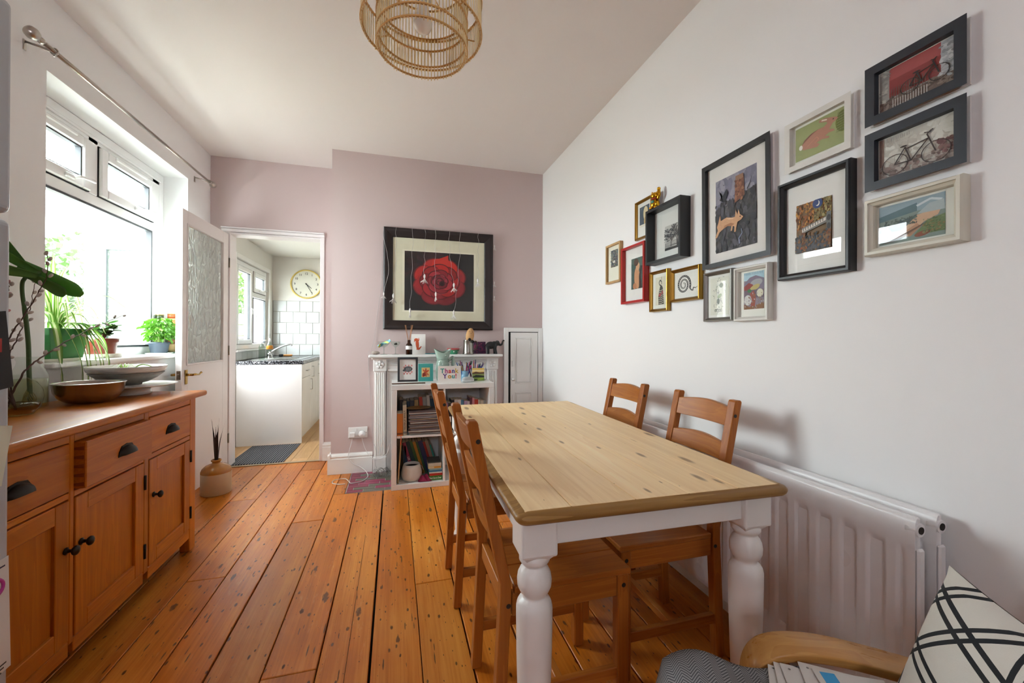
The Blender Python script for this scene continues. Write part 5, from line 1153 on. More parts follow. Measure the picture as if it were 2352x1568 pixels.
sh = S('#9d9a98', rc(0, 0, 1, 1))+S('#8c2b2e', rc(0.14, 0.3, 0.82, 1))+S('#a8484a', rc(0.14, 0.72, 0.82, 1))+S('#b9bcc4', rc(0.82, 0.2, 1, 1))+S('#6d5a55', rc(0, 0, 1, 0.26))+dabs(rn, 90, 0, 0, 1, 0.28, 0.05, ['#7a6660', '#54453f', '#8f7f78'])+dabs(rn, 40, 0.82, 0.2, 1, 1, 0.05, ['#a9acb5', '#cfd0d5', '#8f9299'])+dabs(rn, 30, 0, 0.25, 0.14, 1, 0.04, ['#8a8785', '#b5b0ab'])
for k in range(14): sh += S('#6a5048', stroke([(0.18+k*0.035, 0.12), (0.18+k*0.035, 0.5)], 0.010))+S('#d5cfcb', stroke([(0.2+k*0.035, 0.02), (0.2+k*0.035, 0.22)], 0.010))
sh += bike(0.62, 0.36, 0.62, '#2f2624', '#7d6d66')
picture('framed_photo', 'upper navy-framed photo of a bicycle against a red wall', 0.632, 0.852, 1.733, 1.902, 0.024, cutprof, 0.024, NAVY, sh, '#8f8a88', (0.02, 0.98, 0.02, 0.98), '#dad7d2', 0.25, cat='photo')
sh = S('#c9c4bd', rc(0, 0, 1, 1))+dabs(rn, 60, 0, 0.45, 1, 1, 0.09, ['#d5d1ca', '#bdb7b0', '#dcd9d3'])+S('#8a6f68', rc(0, 0, 0.07, 1))+dabs(rn, 130, 0, 0, 1, 0.3, 0.06, ['#8a7570', '#a5958e', '#6f5a56', '#b5a8a2'])+dabs(rn, 50, 0.8, 0.2, 1, 0.5, 0.04, ['#6f4a48', '#8a6a66'])
for k in range(12): sh += S('#a09890', stroke([(0.1+k*0.03, 0.96), (0.1+k*0.03, 0.88)], 0.008))
sh += bike(0.5, 0.28, 0.9, '#3a2a28', '#8a7a74')
picture('framed_photo', 'lower navy-framed photo of a bicycle against a pale wall', 0.632, 0.852, 1.545, 1.7115, 0.024, cutprof, 0.024, NAVY, sh, '#bdb8b1', (0.02, 0.98, 0.02, 0.98), '#dad7d2', 0.25, cat='photo')
# 14 cream landscape
sh = S('#8fa3b0', rc(0, 0.7, 1, 1))+S('#55707a', [(0, 0.74), (0.3, 0.82), (0.6, 0.9), (0.6, 0.7), (0, 0.6)])+S('#4a5d62', [(0, 0.3), (0.2, 0.45), (0.4, 0.55), (0.6, 0.62), (0.6, 0.3)])+S('#cfa98c', [(0.05, 0.1), (0.4, 0.32), (0.6, 0.6), (0.95, 0.66), (0.9, 0.5), (0.7, 0.4), (0.5, 0.12)])+S('#b98a6d', [(0.3, 0.15), (0.6, 0.4), (0.66, 0.3), (0.5, 0.1)])+S('#6d8055', [(0.55, 0.1), (0.75, 0.42), (1, 0.5), (1, 0.1)])+S('#8a4a35', ell(0.68, 0.12, 0.12, 0.06, 0.3))+S('#c9d2d8', stroke([(0.6, 0.82), (0.8, 0.92), (0.95, 0.84)], 0.05))+S('#a9b5ba', [(0.6, 0.62), (0.78, 0.82), (0.98, 0.84), (1, 0.6)])+S('#e2dcc9', [(0, 0.05), (0.2, 0.3), (0.16, 0.42), (0, 0.3)])
sh += dabs(rn, 110, 0.1, 0.4, 0.6, 0.6, 0.025, ['#3f5055', '#6a7a72', '#55605a'])+dabs(rn, 80, 0.7, 0.1, 1, 0.45, 0.025, ['#5d7048', '#7d8f62', '#8f7a50'])
for k in range(10): sh += S('#5a4a40', stroke([(0.02+0.03*k, 0.02), (0.3+0.05*k, 0.12+0.03*k)], 0.006))
picture('framed_print', 'cream stepped frame with a rolling hills print below the bicycle photos', 0.6365, 0.849, 1.3585, 1.520, 0.034, stepprof, 0.021, CRM, sh, '#7f8f8a', (0.03, 0.88, 0.05, 0.95), '#e6e4de', 0.3)

# golden cat figurine on the deep black frame
gc = thing('gold_cat', 'shiny gold beckoning cat figurine on top of the black box frame', 'figurine', (XR-0.03, 1.838, 1.7935), radians(200))
GM = metal('#d9a32a', 0.12)
m = MB(); m.ball((0, 0, 0.030), (0.024, 0.026, 0.032), 16, 10); m.ball((0, 0, 0.073), (0.021, 0.024, 0.020), 16, 10)
for s in (-1, 1): m.ball((0.014, s*0.014, 0.008), (0.012, 0.009, 0.009), 10, 6)
m.build('body', GM, gc)
for s in (-1, 1): MB().tube([(0, s*0.014, 0.086), (0.0, s*0.018, 0.10)], [0.009, 0.001], 8).build('ear', GM, gc)
MB().tube(spline([(0.01, 0.024, 0.05), (0.014, 0.034, 0.07), (0.012, 0.031, 0.098)], 5), [0.008]*10+[0.009], 9).build('raised_paw', GM, gc); MB().ball((0.012, 0.031, 0.1), 0.0095, 10, 7).build('paw', GM, gc)
MB().tube([(0.017*cos(a), 0.019*sin(a), 0.056) for a in [k*2*pi/18 for k in range(18)]], 0.003, 6, closed=True).build('collar', flat('#b3342a', 0.4), gc)
MB().ball((0.022, 0, 0.038), (0.006, 0.01, 0.008), 8, 6).build('coin', flat('#4f9a86', 0.4), gc)

# ------------------------------------------------------------------ rose picture over the fireplace
def rose():
    r = random.Random(5); sh = dabs(r, 50, 0, 0.55, 0.5, 1, 0.14, ['#2c1518', '#241416', '#331519', '#1b1114'])
    cx, cy = 0.50, 0.50
    def petal(ang_, rad, w, l, col, edge):
        px, py = cx+rad*cos(ang_), cy+rad*1.08*sin(ang_); out = S(edge, ell(px, py, w*1.06, l*1.06, ang_+pi/2, 20))+S(col, ell(px-0.012*cos(ang_), py-0.012*sin(ang_), w, l, ang_+pi/2, 20)); return out
    A = ['#a81c1c', '#8c1518', '#b8201c', '#971a1c', '#7d1218', '#9c1a24', '#861622']
    for k in range(8): sh += petal(k*2*pi/8+0.35, 0.27, 0.15, 0.12, ['#c0251c', '#a81c1c', '#b02220', '#8f1822', '#82141f', '#7a121e', '#8c1620', '#9a1a1c'][(k+7) % 8], '#6a0e14')
    sh += S('#c42a1e', [(0.36, 0.70), (0.40, 0.88), (0.50, 0.90), (0.62, 0.96), (0.62, 0.80), (0.56, 0.72)])+S('#9a1a20', [(0.12, 0.42), (0.2, 0.6), (0.3, 0.5), (0.22, 0.36)])+S('#8a1720', [(0.78, 0.62), (0.84, 0.66), (0.80, 0.5), (0.72, 0.5)])
    for k in range(8): sh += petal(k*2*pi/8, 0.19, 0.13, 0.10, A[k % 7], '#5c0c12')
    for k in range(7): sh += petal(k*2*pi/7+0.5, 0.125, 0.095, 0.075, ['#9c2030', '#871826', '#a82a34', '#7a1420'][k % 4], '#560a12')
    for k in range(6): sh += petal(k*2*pi/6+0.2, 0.07, 0.065, 0.055, ['#a03040', '#8a2030', '#741826'][k % 3], '#4a0810')
    for k in range(5): sh += petal(k*2*pi/5, 0.032, 0.04, 0.03, ['#8f2838', '#6a1522'][k % 2], '#3c0810')
    sh += S('#3a1018', ell(0.53, 0.47, 0.042, 0.045))+S('#23090e', ell(0.53, 0.465, 0.025, 0.028))
    for k in range(7):
        a0 = k*0.9; sh += S('#c05a60', stroke([(cx+(0.09+0.02*k)*cos(a0+q*0.12), cy+(0.10+0.022*k)*sin(a0+q*0.12)) for q in range(7)], 0.006, 0.002))
    return sh
rp = thing('rose_picture', 'large dark-framed painting of a red rose above the fireplace', 'picture', (0.3755, YB-0.0005, 1.6225), 0)
frame_bars(rp, 0.947, 0.864, 0.078, [(0, 0), (0, -0.028), (0.012, -0.036), (0.03, -0.034), (0.072, -0.020), (0.078, -0.014), (0.078, 0)], flat('#1d100e', 0.5, var=0.2))
MB().bx(-0.46, 0.46, -0.008, -0.001, -0.42, 0.42).build('mount', flat('#d9d1ba', 0.85), rp)
part(rp, 'deckled_paper', art_mesh(0.635, 0.535, [], '#e2dac6'), (0.0, -0.0085, -0.012))
part(rp, 'print', art_mesh(0.60, 0.51, rose(), '#171416', grain=0.16), (0.0, -0.0088, -0.012))
MB().add([(-0.395, -0.0125, -0.354), (0.395, -0.0125, -0.354), (0.395, -0.0125, 0.354), (-0.395, -0.0125, 0.354)], [(0, 1, 2, 3)]).build('glazing', PGLASS, rp, recalc=False)
# fairy lights draped over it
fy = thing('fairy_lights', 'string of white wire fairy lights draped over the rose picture', 'fairy lights', (0.3755, YB-0.038, 2.06), 0)
WIRE = flat('#b9b4b2', 0.5); TWIG = flat('#dcd8d4', 0.6)
rr = random.Random(8)
tipm = MB()
for k in range(14):
    a = k*2.4; e = 0.3+0.5*((k % 5)/5); tipm.tube([(0, 0, 0), (0.012*cos(a)*e, 0.008*sin(a)*e, -0.012), (0.028*cos(a)*e*1.2, 0.012*sin(a)*e, -0.020-0.012*rr.random())], 0.0011, 5)
tipm.lathe([(0.0, -0.004), (0.005, 0.002), (0.006, 0.014), (0.002, 0.024)], 10); tipm = tipm.mesh('light_cluster', TWIG)
def drop(x, ztop, zbot, bendx=0.0):
    P = [(x+bendx*(k/10)**2+0.006*sin(k*2.1+x*9), -0.004, ztop+(zbot-ztop)*k/10) for k in range(11)]; MB().tube(spline(P, 3), 0.0011, 5).build('wire', WIRE, fy); part(fy, 'light_cluster', tipm, (P[-1][0], -0.014, zbot-0.025), (0, 0, rr.uniform(0, 6)), 1.5)
for x, zb, b in ((-0.37, -0.58, -0.015), (-0.235, -0.70, -0.02), (-0.13, -0.405, -0.01), (-0.045, -0.555, 0.0), (0.075, -0.47, 0.04), (0.17, -0.71, -0.05), (0.335, -0.42, 0.0)): drop(x, 0.0, zb, b)
MB().tube(spline([(-0.47, -0.002, 0.0), (-0.37, -0.002, 0.006), (-0.235, -0.002, 0.004), (-0.12, -0.002, 0.016), (-0.08, -0.002, 0.022), (-0.045, -0.002, 0.006), (0.075, -0.002, 0.004), (0.17, -0.002, 0.005), (0.335, -0.002, 0.005), (0.475, -0.002, 0.002)], 5), 0.0012, 5).build('wire', WIRE, fy)
P = spline([(-0.47, 0.0, 0.0), (-0.472, -0.002, -0.10), (-0.445, -0.002, -0.22), (-0.43, -0.002, -0.38), (-0.455, -0.002, -0.50), (-0.468, 0.0, -0.56)], 5); MB().tube(P, 0.0013, 5).build('wire', WIRE, fy); part(fy, 'light_cluster', tipm, (-0.468, -0.01, -0.585))
P = spline([(-0.485, 0.026, -0.30), (-0.49, 0.026, -0.5), (-0.52, 0.026, -0.75), (-0.545, 0.024, -0.95), (-0.565, 0.02, -1.05)], 5); MB().tube(P, 0.0014, 5).build('wire', WIRE, fy)
for z in (-0.12, -0.45, -0.58): part(fy, 'light_cluster', tipm, (0.487, 0.012, z))
MB().tube(spline([(0.478, 0.0, 0.0), (0.484, 0.015, -0.2), (0.487, 0.015, -0.45), (0.487, 0.015, -0.58)], 5), 0.0012, 5).build('wire', WIRE, fy)
# ================================================================== ON THE MANTEL SHELF
MZ = 0.9805
t = thing('woven_pouch', 'small woven pebble-shaped pouch at the left end of the mantel', 'ornament', (-0.153, 3.50, MZ)); m = MB(); m.ball((0, 0, 0.015), (0.034, 0.022, 0.015), 18, 9); m.build('pouch', flat('#a89a90', 0.95, var=0.4, bump=0.8), t)
CLR = glass('#eef5f2')
def coupe(label, x, y, r, h):
    t = thing('coupe_glass', label, 'glass', (x, y, MZ), group='stemmed glasses on the mantel')
    MB().lathe([(0.028, 0.0), (0.026, 0.002), (0.006, 0.006), (0.0035, 0.02), (0.0035, h*0.5), (0.008, h*0.56), (r*0.6, h*0.68), (r*0.92, h*0.84), (r, h)], 28, cap=(True, False)).build('glass_body', CLR, t); return t
coupe('clear coupe glass holding a bright twisted paper sweet', -0.088, 3.515, 0.047, 0.108); coupe('clear coupe glass with dark beads inside, beside the brown bottle', 0.004, 3.515, 0.038, 0.108)
t = thing('paper_twist', 'blue and yellow twisted paper lying across the first coupe glass', 'ornament', (-0.085, 3.515, MZ+0.092), 0, rot=(0, radians(-28), 0))
m = MB(); m.grid(lambda u, v: ((u-0.5)*0.11, (v-0.5)*0.05*(0.35+abs(u-0.5)*1.6), 0.012*sin(v*9+u*6)), 16, 10, colfn=lambda u, v: ['#7fc4cf', '#d9dd6a', '#4f9fb5', '#bfe0d5'][int(u*7+v*3) % 4]); m.build('paper', printed(0.5), t, recalc=False)
t = thing('bead_heap', 'little heap of dark beads in the second coupe glass', 'beads', (0.004, 3.515, MZ+0.078)); m = MB()
for k in range(14): m.ball((0.012*cos(k*2.4)*((k % 4)/3+0.3), 0.012*sin(k*2.4)*((k % 4)/3+0.3), 0.006+0.004*(k % 3)), 0.005, 8, 5)
m.build('beads', flat('#4a4540', 0.3, var=0.4), t)['kind'] = 'stuff'
t = thing('reed_diffuser', 'brown glass reed diffuser bottle with a white label', 'diffuser', (0.112, 3.49, MZ))
MB().lathe([(0.025, 0.0), (0.0265, 0.003), (0.0265, 0.074), (0.022, 0.086), (0.013, 0.094), (0.0125, 0.12), (0.010, 0.121)], 26).build('bottle', gloss('#2e1509', 0.12), t)
MB().lathe([(0.0268, 0.042), (0.0268, 0.072)], 26, cap=(False, False)).build('label', flat('#e2dedb', 0.6), t)
for k, (a, b) in enumerate(((-0.034, 0.0), (-0.026, 0.006), (0.018, 0.004), (0.026, -0.003), (0.03, 0.006))): MB().cyl((a*0.12, b*0.3, 0.10), (a, b, 0.245), 0.0018, None, 6).build('reed', flat('#b9815a', 0.7), t)
def card(name, label, x0, x1, y, z0, z1, shapes, bg, lean=radians(7), cat='card', fold=True, rz=0.0):
    w, h = x1-x0, z1-z0; t = thing(name, label, cat, ((x0+x1)/2, y, z0), rz)
    o = MB().box((0, 0, h/2), (w, 0.0016, h), 0.0003).build('front_leaf', flat('#efece8', 0.6), t, rot=(-lean, 0, 0)); part(o, 'print', art_mesh(w*0.995, h*0.995, shapes, bg), (0, -0.0009, h/2))
    if fold: MB().box((0, 0, h/2), (w, 0.0016, h), 0.0003).build('back_leaf', flat('#efece8', 0.6), t, (0, 2*h*sin(lean), 0), (lean, 0, 0))
    return t
OR = '#c8552c'; sh = S(OR, ell(0.42, 0.52, 0.12, 0.28, 0.1))+S(OR, ell(0.30, 0.72, 0.11, 0.07, 0.2))+S(OR, stroke([(0.44, 0.62), (0.54, 0.72), (0.52, 0.8)], 0.08, 0.05))+S(OR, stroke([(0.38, 0.3), (0.55, 0.26), (0.7, 0.38)], 0.16, 0.05))+S(OR, stroke([(0.25, 0.74), (0.2, 0.6)], 0.05, 0.04))
card('squirrel_card', 'tall white card with an orange squirrel on the mantel', 0.133, 0.251, 3.545, MZ, MZ+0.172, sh, '#eeebe6')
t = thing('folded_spectacles', 'teal folded spectacles lying on the mantel', 'spectacles', (0.29, 3.49, MZ)); TEAL = gloss('#1f7f86', 0.3)
for x in (-0.022, 0.022): MB().tube([(x+0.018*cos(a), 0.010*sin(a), 0.006) for a in [k*2*pi/16 for k in range(16)]], 0.0028, 6, closed=True).build('lens_rim', TEAL, t)
MB().tube([(-0.045, 0.004, 0.006), (-0.02, 0.02, 0.004), (0.05, 0.022, 0.004)], 0.0025, 6).build('arm', TEAL, t); MB().tube([(0.042, 0.004, 0.006), (0.07, 0.015, 0.004), (0.09, 0.0, 0.003)], 0.0025, 6).build('arm', gloss('#3a4a50', 0.3), t)
t = thing('painted_bowl', 'small green and red patterned bowl on the mantel', 'bowl', (0.485, 3.525, MZ))
MB().lathe([(0.034, 0.0), (0.04, 0.006), (0.052, 0.036)], 28, cap=(True, False)).build('green_side', flat('#3f8f6a', 0.35, var=0.4), t); MB().lathe([(0.052, 0.036), (0.057, 0.050), (0.053, 0.050), (0.046, 0.03), (0.0, 0.012)], 28, cap=(False, False)).build('red_rim', flat('#b04a4a', 0.35, var=0.4), t)
MB().tube([(0.02, 0, 0.02), (0.075, 0.0, 0.068)], 0.003, 6).build('spoon_handle', CER, t)
for k in range(8): a = k*pi/4; MB().ball((0.0475*cos(a), 0.0475*sin(a), 0.022), (0.006, 0.006, 0.006), 8, 5).build('painted_flower', flat('#d9cfc6', 0.4), t)
t = thing('pewter_tankard', 'dented pewter tankard with a curved handle on the mantel', 'tankard', (0.612, 3.50, MZ)); PEW = metal('#9a958c', 0.3)
MB().lathe([(0.049, 0.0), (0.050, 0.006), (0.046, 0.012), (0.045, 0.02), (0.0435, 0.07), (0.042, 0.115), (0.044, 0.122), (0.041, 0.122), (0.039, 0.115), (0.041, 0.02), (0.0, 0.012)], 32).build('body', PEW, t)
MB().tube(spline([(0.041, 0, 0.105), (0.068, 0, 0.110), (0.080, 0, 0.085), (0.070, 0, 0.05), (0.044, 0, 0.028)], 6), 0.0045, 8).build('handle', metal('#5d5750', 0.35), t)
t = thing('knitted_potato', 'tan knitted potato toy with black feet sitting in the tankard', 'soft toy', (0.612, 3.498, MZ+0.06), 0, rot=(0, radians(8), 0)); KN = flat('#c79a6a', 0.95, var=0.2, bump=1.0)
m = MB(); m.ball((0, 0, 0.10), (0.036, 0.030, 0.068), 20, 14); m.build('body', KN, t)
for x in (-0.014, 0.014): MB().ball((x, -0.029, 0.135), 0.0032, 8, 6).build('eye', flat('#151210', 0.3), t)
MB().tube([(-0.008, -0.0305, 0.122), (0, -0.031, 0.119), (0.008, -0.0305, 0.122)], 0.001, 5).build('mouth', flat('#151210', 0.5), t)
for x, z in ((-0.006, 0.066), (0.022, 0.052)): MB().ball((x, -0.044, z), (0.013, 0.012, 0.013), 12, 8).build('foot', flat('#141313', 0.95, bump=0.6), t)
sh = dabs(rn, 120, 0, 0, 1, 1, 0.09, ['#5a1f48', '#3a1a40', '#7a2a55', '#2a2040', '#8a3a60', '#4a2850'])
t = thing('purple_canvas', 'small purple abstract canvas leaning behind the elephant', 'canvas', (0.725, 3.555, MZ), 0, rot=(radians(-8), 0, 0)); MB().bx(-0.056, 0.056, 0.0, 0.014, 0, 0.108, 0.001).build('canvas_block', flat('#d6d0cc', 0.8), t); part(t, 'print', art_mesh(0.11, 0.106, sh, '#4a2048'), (0, -0.0006, 0.054))
# elephant
el = thing('elephant_figurine', 'black carved elephant with its trunk raised on the mantel', 'figurine', (0.825, 3.50, MZ), 0); EB = flat('#121214', 0.55, bump=0.6)
m = MB(); m.ball((-0.012, 0, 0.076), (0.046, 0.028, 0.033), 18, 12); m.ball((0.018, 0, 0.082), (0.03, 0.025, 0.03), 14, 10); m.ball((0.046, 0, 0.094), (0.023, 0.019, 0.024), 14, 10)
m.tube(spline([(0.055, 0, 0.09), (0.072, 0, 0.078), (0.088, 0, 0.086), (0.094, 0, 0.104), (0.100, 0, 0.118), (0.112, 0, 0.116)], 5), [0.014, 0.013, 0.012, 0.011, 0.011, 0.010, 0.010, 0.009, 0.009, 0.009, 0.008, 0.008, 0.008, 0.007, 0.007, 0.007, 0.007, 0.006, 0.006, 0.006, 0.006, 0.006, 0.006, 0.006, 0.006, 0.005], 9)
for x, y, dx in ((-0.040, -0.014, -0.004), (-0.036, 0.015, 0.004), (0.020, -0.014, 0.012), (0.026, 0.014, 0.0)): m.tube([(x, y, 0.07), (x+dx*0.3, y, 0.04), (x+dx, y, 0.008), (x+dx, y, 0.0)], [0.019, 0.013, 0.0105, 0.0115], 10)
o = m.build('body', EB, el); rm = o.modifiers.new('continuous_skin', 'REMESH'); rm.mode = 'VOXEL'; rm.voxel_size = 0.0022; rm.use_smooth_shade = True
for s in (-1, 1):
    m = MB(); m.grid(lambda u, v: (0.034-0.022*u, s*(0.019+0.010*u+0.004*sin(v*3)), 0.098-0.048*v*(1-0.25*u)), 6, 8); q = m.build('ear', EB, el, recalc=False); q.modifiers.new('thickness', 'SOLIDIFY').thickness = 0.003
    MB().tube(spline([(0.060, s*0.011, 0.083), (0.072, s*0.013, 0.076), (0.082, s*0.013, 0.079)], 4), [0.003]*5+[0.0015]*4, 6).build('tusk', EB, el)
MB().tube(spline([(-0.055, 0, 0.084), (-0.064, 0, 0.065), (-0.063, 0, 0.045)], 4), 0.0025, 6).build('tail', EB, el)

# ================================================================== ON TOP OF THE BOOKCASE
BZ = 0.7725
t = thing('incense_holder', 'long thin dark wooden strip along the bookcase edge', 'incense holder', (0.10, 3.16, BZ)); MB().box((0, 0, 0.004), (0.245, 0.028, 0.007), 0.002, Euler((0, 0, radians(2)))).build('strip', wood('#4a3328', '#6a4a3a', 0, 0.5), t)
t = thing('desk_frame', 'black-framed print of a grey animal on pink checks', 'picture', (0.095, 3.225, BZ+0.009), 0, rot=(radians(-6), 0, 0))
pe = bpy.data.objects.new('frame', None); COL.objects.link(pe); pe.parent = t; pe.location = (0, 0, 0.094)
frame_bars(pe, 0.150, 0.188, 0.015, flatprof(0.015, 0.016), BLK)
sh = []
for i in range(6):
    for j in range(6):
        if (i+j) % 2 == 0: sh += S('#d98a86', rc(0.24+i*0.09, 0.27+j*0.075, 0.24+(i+1)*0.09, 0.27+(j+1)*0.075))
sh += S('#4a4c50', ell(0.52, 0.52, 0.26, 0.13))+S('#4a4c50', ell(0.3, 0.46, 0.1, 0.05))+[x for k in range(5) for x in S('#c9c7c4', stroke([(0.4+k*0.06, 0.44), (0.44+k*0.06, 0.58)], 0.012))]
part(pe, 'print', art_mesh(0.125, 0.163, sh, '#eae7e2'), (0, -0.004, 0)); MB().bx(-0.07, 0.07, -0.001, 0.002, -0.09, 0.09).build('backing', flat('#3a2c22', 0.8), pe)
sh = S('#d9b87a', rc(0.22, 0.24, 0.78, 0.78))
for a, c in ((0.6, '#c0441f'), (1.5, '#a8381c'), (2.4, '#c9562c'), (3.6, '#8f2c1a'), (4.8, '#b5401f'), (5.6, '#c86a3a')): sh += S(c, ell(0.5+0.13*cos(a), 0.5+0.12*sin(a), 0.13, 0.05, a))
sh += S('#8f2c1a', ell(0.38, 0.34, 0.12, 0.07, 0.4))
card('teal_card', 'teal greetings card with red leaves on a gold square', 0.178, 0.296, 3.31, BZ, BZ+0.141, sh, '#3f9f97')
# glug jug
jg = thing('fish_jug', 'sage green fish-shaped glug jug behind the thank you card', 'jug', (0.372, 3.33, BZ)); SAGE = gloss('#94a79a', 0.15)
m = MB(); prof = [(0.030, 0.0), (0.046, 0.006), (0.054, 0.04), (0.057, 0.085), (0.052, 0.125), (0.046, 0.155), (0.045, 0.18)]
m.lathe(prof, 28, cap=(True, False))
vs = [];
def jfn(u, v):
    a = 2*pi*v; r = 0.045+0.010*u; mouth = 0.5-0.5*cos(2*a); lift = 0.05+0.030*abs(cos(a))**1.5
    return (r*cos(a)*(1+0.22*u*abs(cos(a))), r*sin(a)*(1-0.45*u), 0.18+u*lift+0.006*sin(a))
m.grid(jfn, 8, 28); m.build('body', SAGE, jg, recalc=True).modifiers.new('thickness', 'SOLIDIFY').thickness = 0.003
for z, r in ((0.155, 0.047), (0.175, 0.0465), (0.135, 0.051)): MB().tube([(r*cos(a), r*sin(a), z-0.008*abs(sin(a*3))) for a in [k*2*pi/36 for k in range(36)]], 0.002, 6, closed=True).build('scale_ridge', SAGE, jg)
MB().tube(spline([(0.045, 0, 0.16), (0.068, 0, 0.178), (0.082, 0, 0.19), (0.085, 0, 0.15), (0.078, 0, 0.09), (0.062, 0, 0.04), (0.05, 0, 0.03)], 5), [0.010]*10+[0.013]*8+[0.010]*13, 9).build('tail_handle', SAGE, jg)
for s in (-1, 1): MB().ball((0.022, s*0.040, 0.205), (0.009, 0.005, 0.009), 10, 7).build('eye', SAGE, jg)
# thank you card
ty = card('thank_you_card', 'white card reading Thank You in coloured letters', 0.316, 0.491, 3.128, BZ, BZ+0.132, [], '#e9e4dd', lean=radians(5))
fl_ = [c for c in ty.children if c.name.startswith('front_leaf')][0]
def letters(word, cols, x0, z, size):
    x = x0
    for ch, c in zip(word, cols):
        m = text_mesh(ch, size, 0.0003, size*0.022, 'LEFT'); xs = [v.co.x for v in m.vertices]; w = max(xs)-min(xs); off = min(xs)
        ys = [v.co.y for v in m.vertices]
        m.materials.clear(); m.materials.append(flat(c, 0.6)); part(fl_, 'letter', m, (x-off, -0.0014, z), (pi/2, 0, 0)); x += w+size*0.10
    return x-x0
def centred(word, cols, xc, z, size):
    tot = 0
    for ch in word:
        m = text_mesh(ch, size, 0, size*0.022, 'LEFT'); xs = [v.co.x for v in m.vertices]; tot += max(xs)-min(xs)+size*0.10; bpy.data.meshes.remove(m)
    letters(word, cols, xc-(tot-size*0.1)/2, z, size)
centred('Thank', ['#2a8f8a', '#b0468a', '#c83a3a', '#3a3f8f', '#c9a22a'], 0.0, 0.093, 0.050)
centred('You!', ['#5a3a8f', '#d59a2a', '#2a9a9a', '#c83a4a'], 0.0, 0.053, 0.050)
# pen pots
PENC = ['#1b1b1d', '#2a3f8f', '#b02a55', '#3a6fb0', '#8f2a6a', '#d0cfd0', '#1f5f4a', '#c98a2a', '#5a2a7a', '#c04a7a', '#222a5a', '#2a2a2a']
def pens(t, n, h0, spread, r):
    rq = random.Random(n)
    for k in range(n):
        a = rq.uniform(0, 6.28); b = (0.6*r*cos(a), 0.6*r*sin(a), 0.008); L_ = rq.uniform(0.12, 0.16); tip = Vector((spread*cos(a)*rq.uniform(0.3, 1), spread*sin(a)*0.6, 1)).normalized()*L_; p0 = Vector(b); p1 = p0+tip
        c = PENC[(k*5+n) % 12]; m = MB(); m.cyl(p0, p0+tip*0.8, 0.0038, None, 8); m.build('pen', gloss(c, 0.35), t); MB().tube([p0+tip*0.78, p1], [0.0042, 0.0034], 8).build('pen_cap', gloss(PENC[(k*7+3) % 12], 0.35), t)
t = thing('pen_pot', 'blue picture-printed pot crammed with pens', 'pen pot', (0.547, 3.30, BZ)); MB().lathe([(0.029, 0), (0.031, 0.002), (0.032, 0.078), (0.030, 0.078), (0.029, 0.006), (0, 0.006)], 26).build('pot', flat('#7fa9c4', 0.4, var=0.25), t); pens(t, 12, 0.07, 0.45, 0.028)
t = thing('pen_glass', 'clear tumbler of pink and black pens behind the landscape card', 'pen pot', (0.640, 3.385, BZ)); MB().lathe([(0.034, 0), (0.036, 0.003), (0.038, 0.095), (0.0365, 0.095), (0.034, 0.006)], 26, cap=(True, False)).build('glass_body', CLR, t); pens(t, 15, 0.09, 0.55, 0.032)
t = thing('smart_speaker', 'pale grey fabric puck speaker on the bookcase', 'speaker', (0.557, 3.195, BZ)); MB().lathe([(0.036, 0.0), (0.046, 0.006), (0.049, 0.016), (0.046, 0.027), (0.036, 0.035), (0.018, 0.039), (0, 0.04)], 32).build('fabric_dome', flat('#b9bab9', 0.9, bump=0.4), t); MB().lathe([(0.034, 0.0), (0.0462, 0.0055), (0.0492, 0.015), (0.048, 0.018)], 32, cap=(True, False)).build('base_shell', gloss('#dadad9', 0.35), t)
sh = S('#d9b45a', rc(0, 0.62, 1, 1))+S('#e2cf9a', rc(0, 0.72, 1, 0.86))+S('#5a3a26', [(0, 0.62), (0.3, 0.72), (0.6, 0.66), (1, 0.68), (1, 0.5), (0, 0.5)])+S('#7d8a4a', rc(0, 0.36, 1, 0.54))+S('#22281a', [(0, 0.3), (0.3, 0.46), (0.7, 0.42), (1, 0.38), (1, 0.24), (0, 0.2)])+S('#6f8a35', rc(0, 0, 1, 0.26))+S('#8fa83f', ell(0.6, 0.12, 0.35, 0.08, 0.2))+S('#2f3a1c', ell(0.2, 0.08, 0.25, 0.06))
card('landscape_card', 'card of sunset hills and green fields beside the speaker', 0.603, 0.703, 3.255, BZ, BZ+0.103, sh, '#6f7a35')

# ================================================================== IN THE BOOKCASE
def book(label, x, y, z, th, hgt, dep, col, lean=0.0, title=None, group=None, band=None, tcol='#e8e2d4'):
    "upright book: spine faces the room (-y); x is the left edge at the bottom"
    t = thing('book', label, 'book', (x, y, z), 0, group, rot=(0, lean, 0))
    c = gloss(col, 0.45)
    MB().bx(0, th, 0, dep, 0, hgt, 0.0012).build('cover', c, t)
    MB().bx(0.002, th-0.002, 0.004, dep-0.001, hgt-0.0008, hgt+0.0006).build('page_block', flat('#d8cfbb', 0.9), t)
    if band: MB().bx(0.0005, th-0.0005, -0.0006, 0.002, hgt*band[0], hgt*band[1]).build('spine_label', flat(band[2], 0.6), t)
    if title: text_part(t, title, min(th*0.8, 0.022), flat(tcol, 0.6), (th/2, -0.0008, hgt*0.5), (pi/2, radians(90), 0), 0.0003)
    return t
LX0, MZ1, TZ1 = 0.016, 0.0385, 0.3945
G1 = 'books in the back row of the upper left compartment'
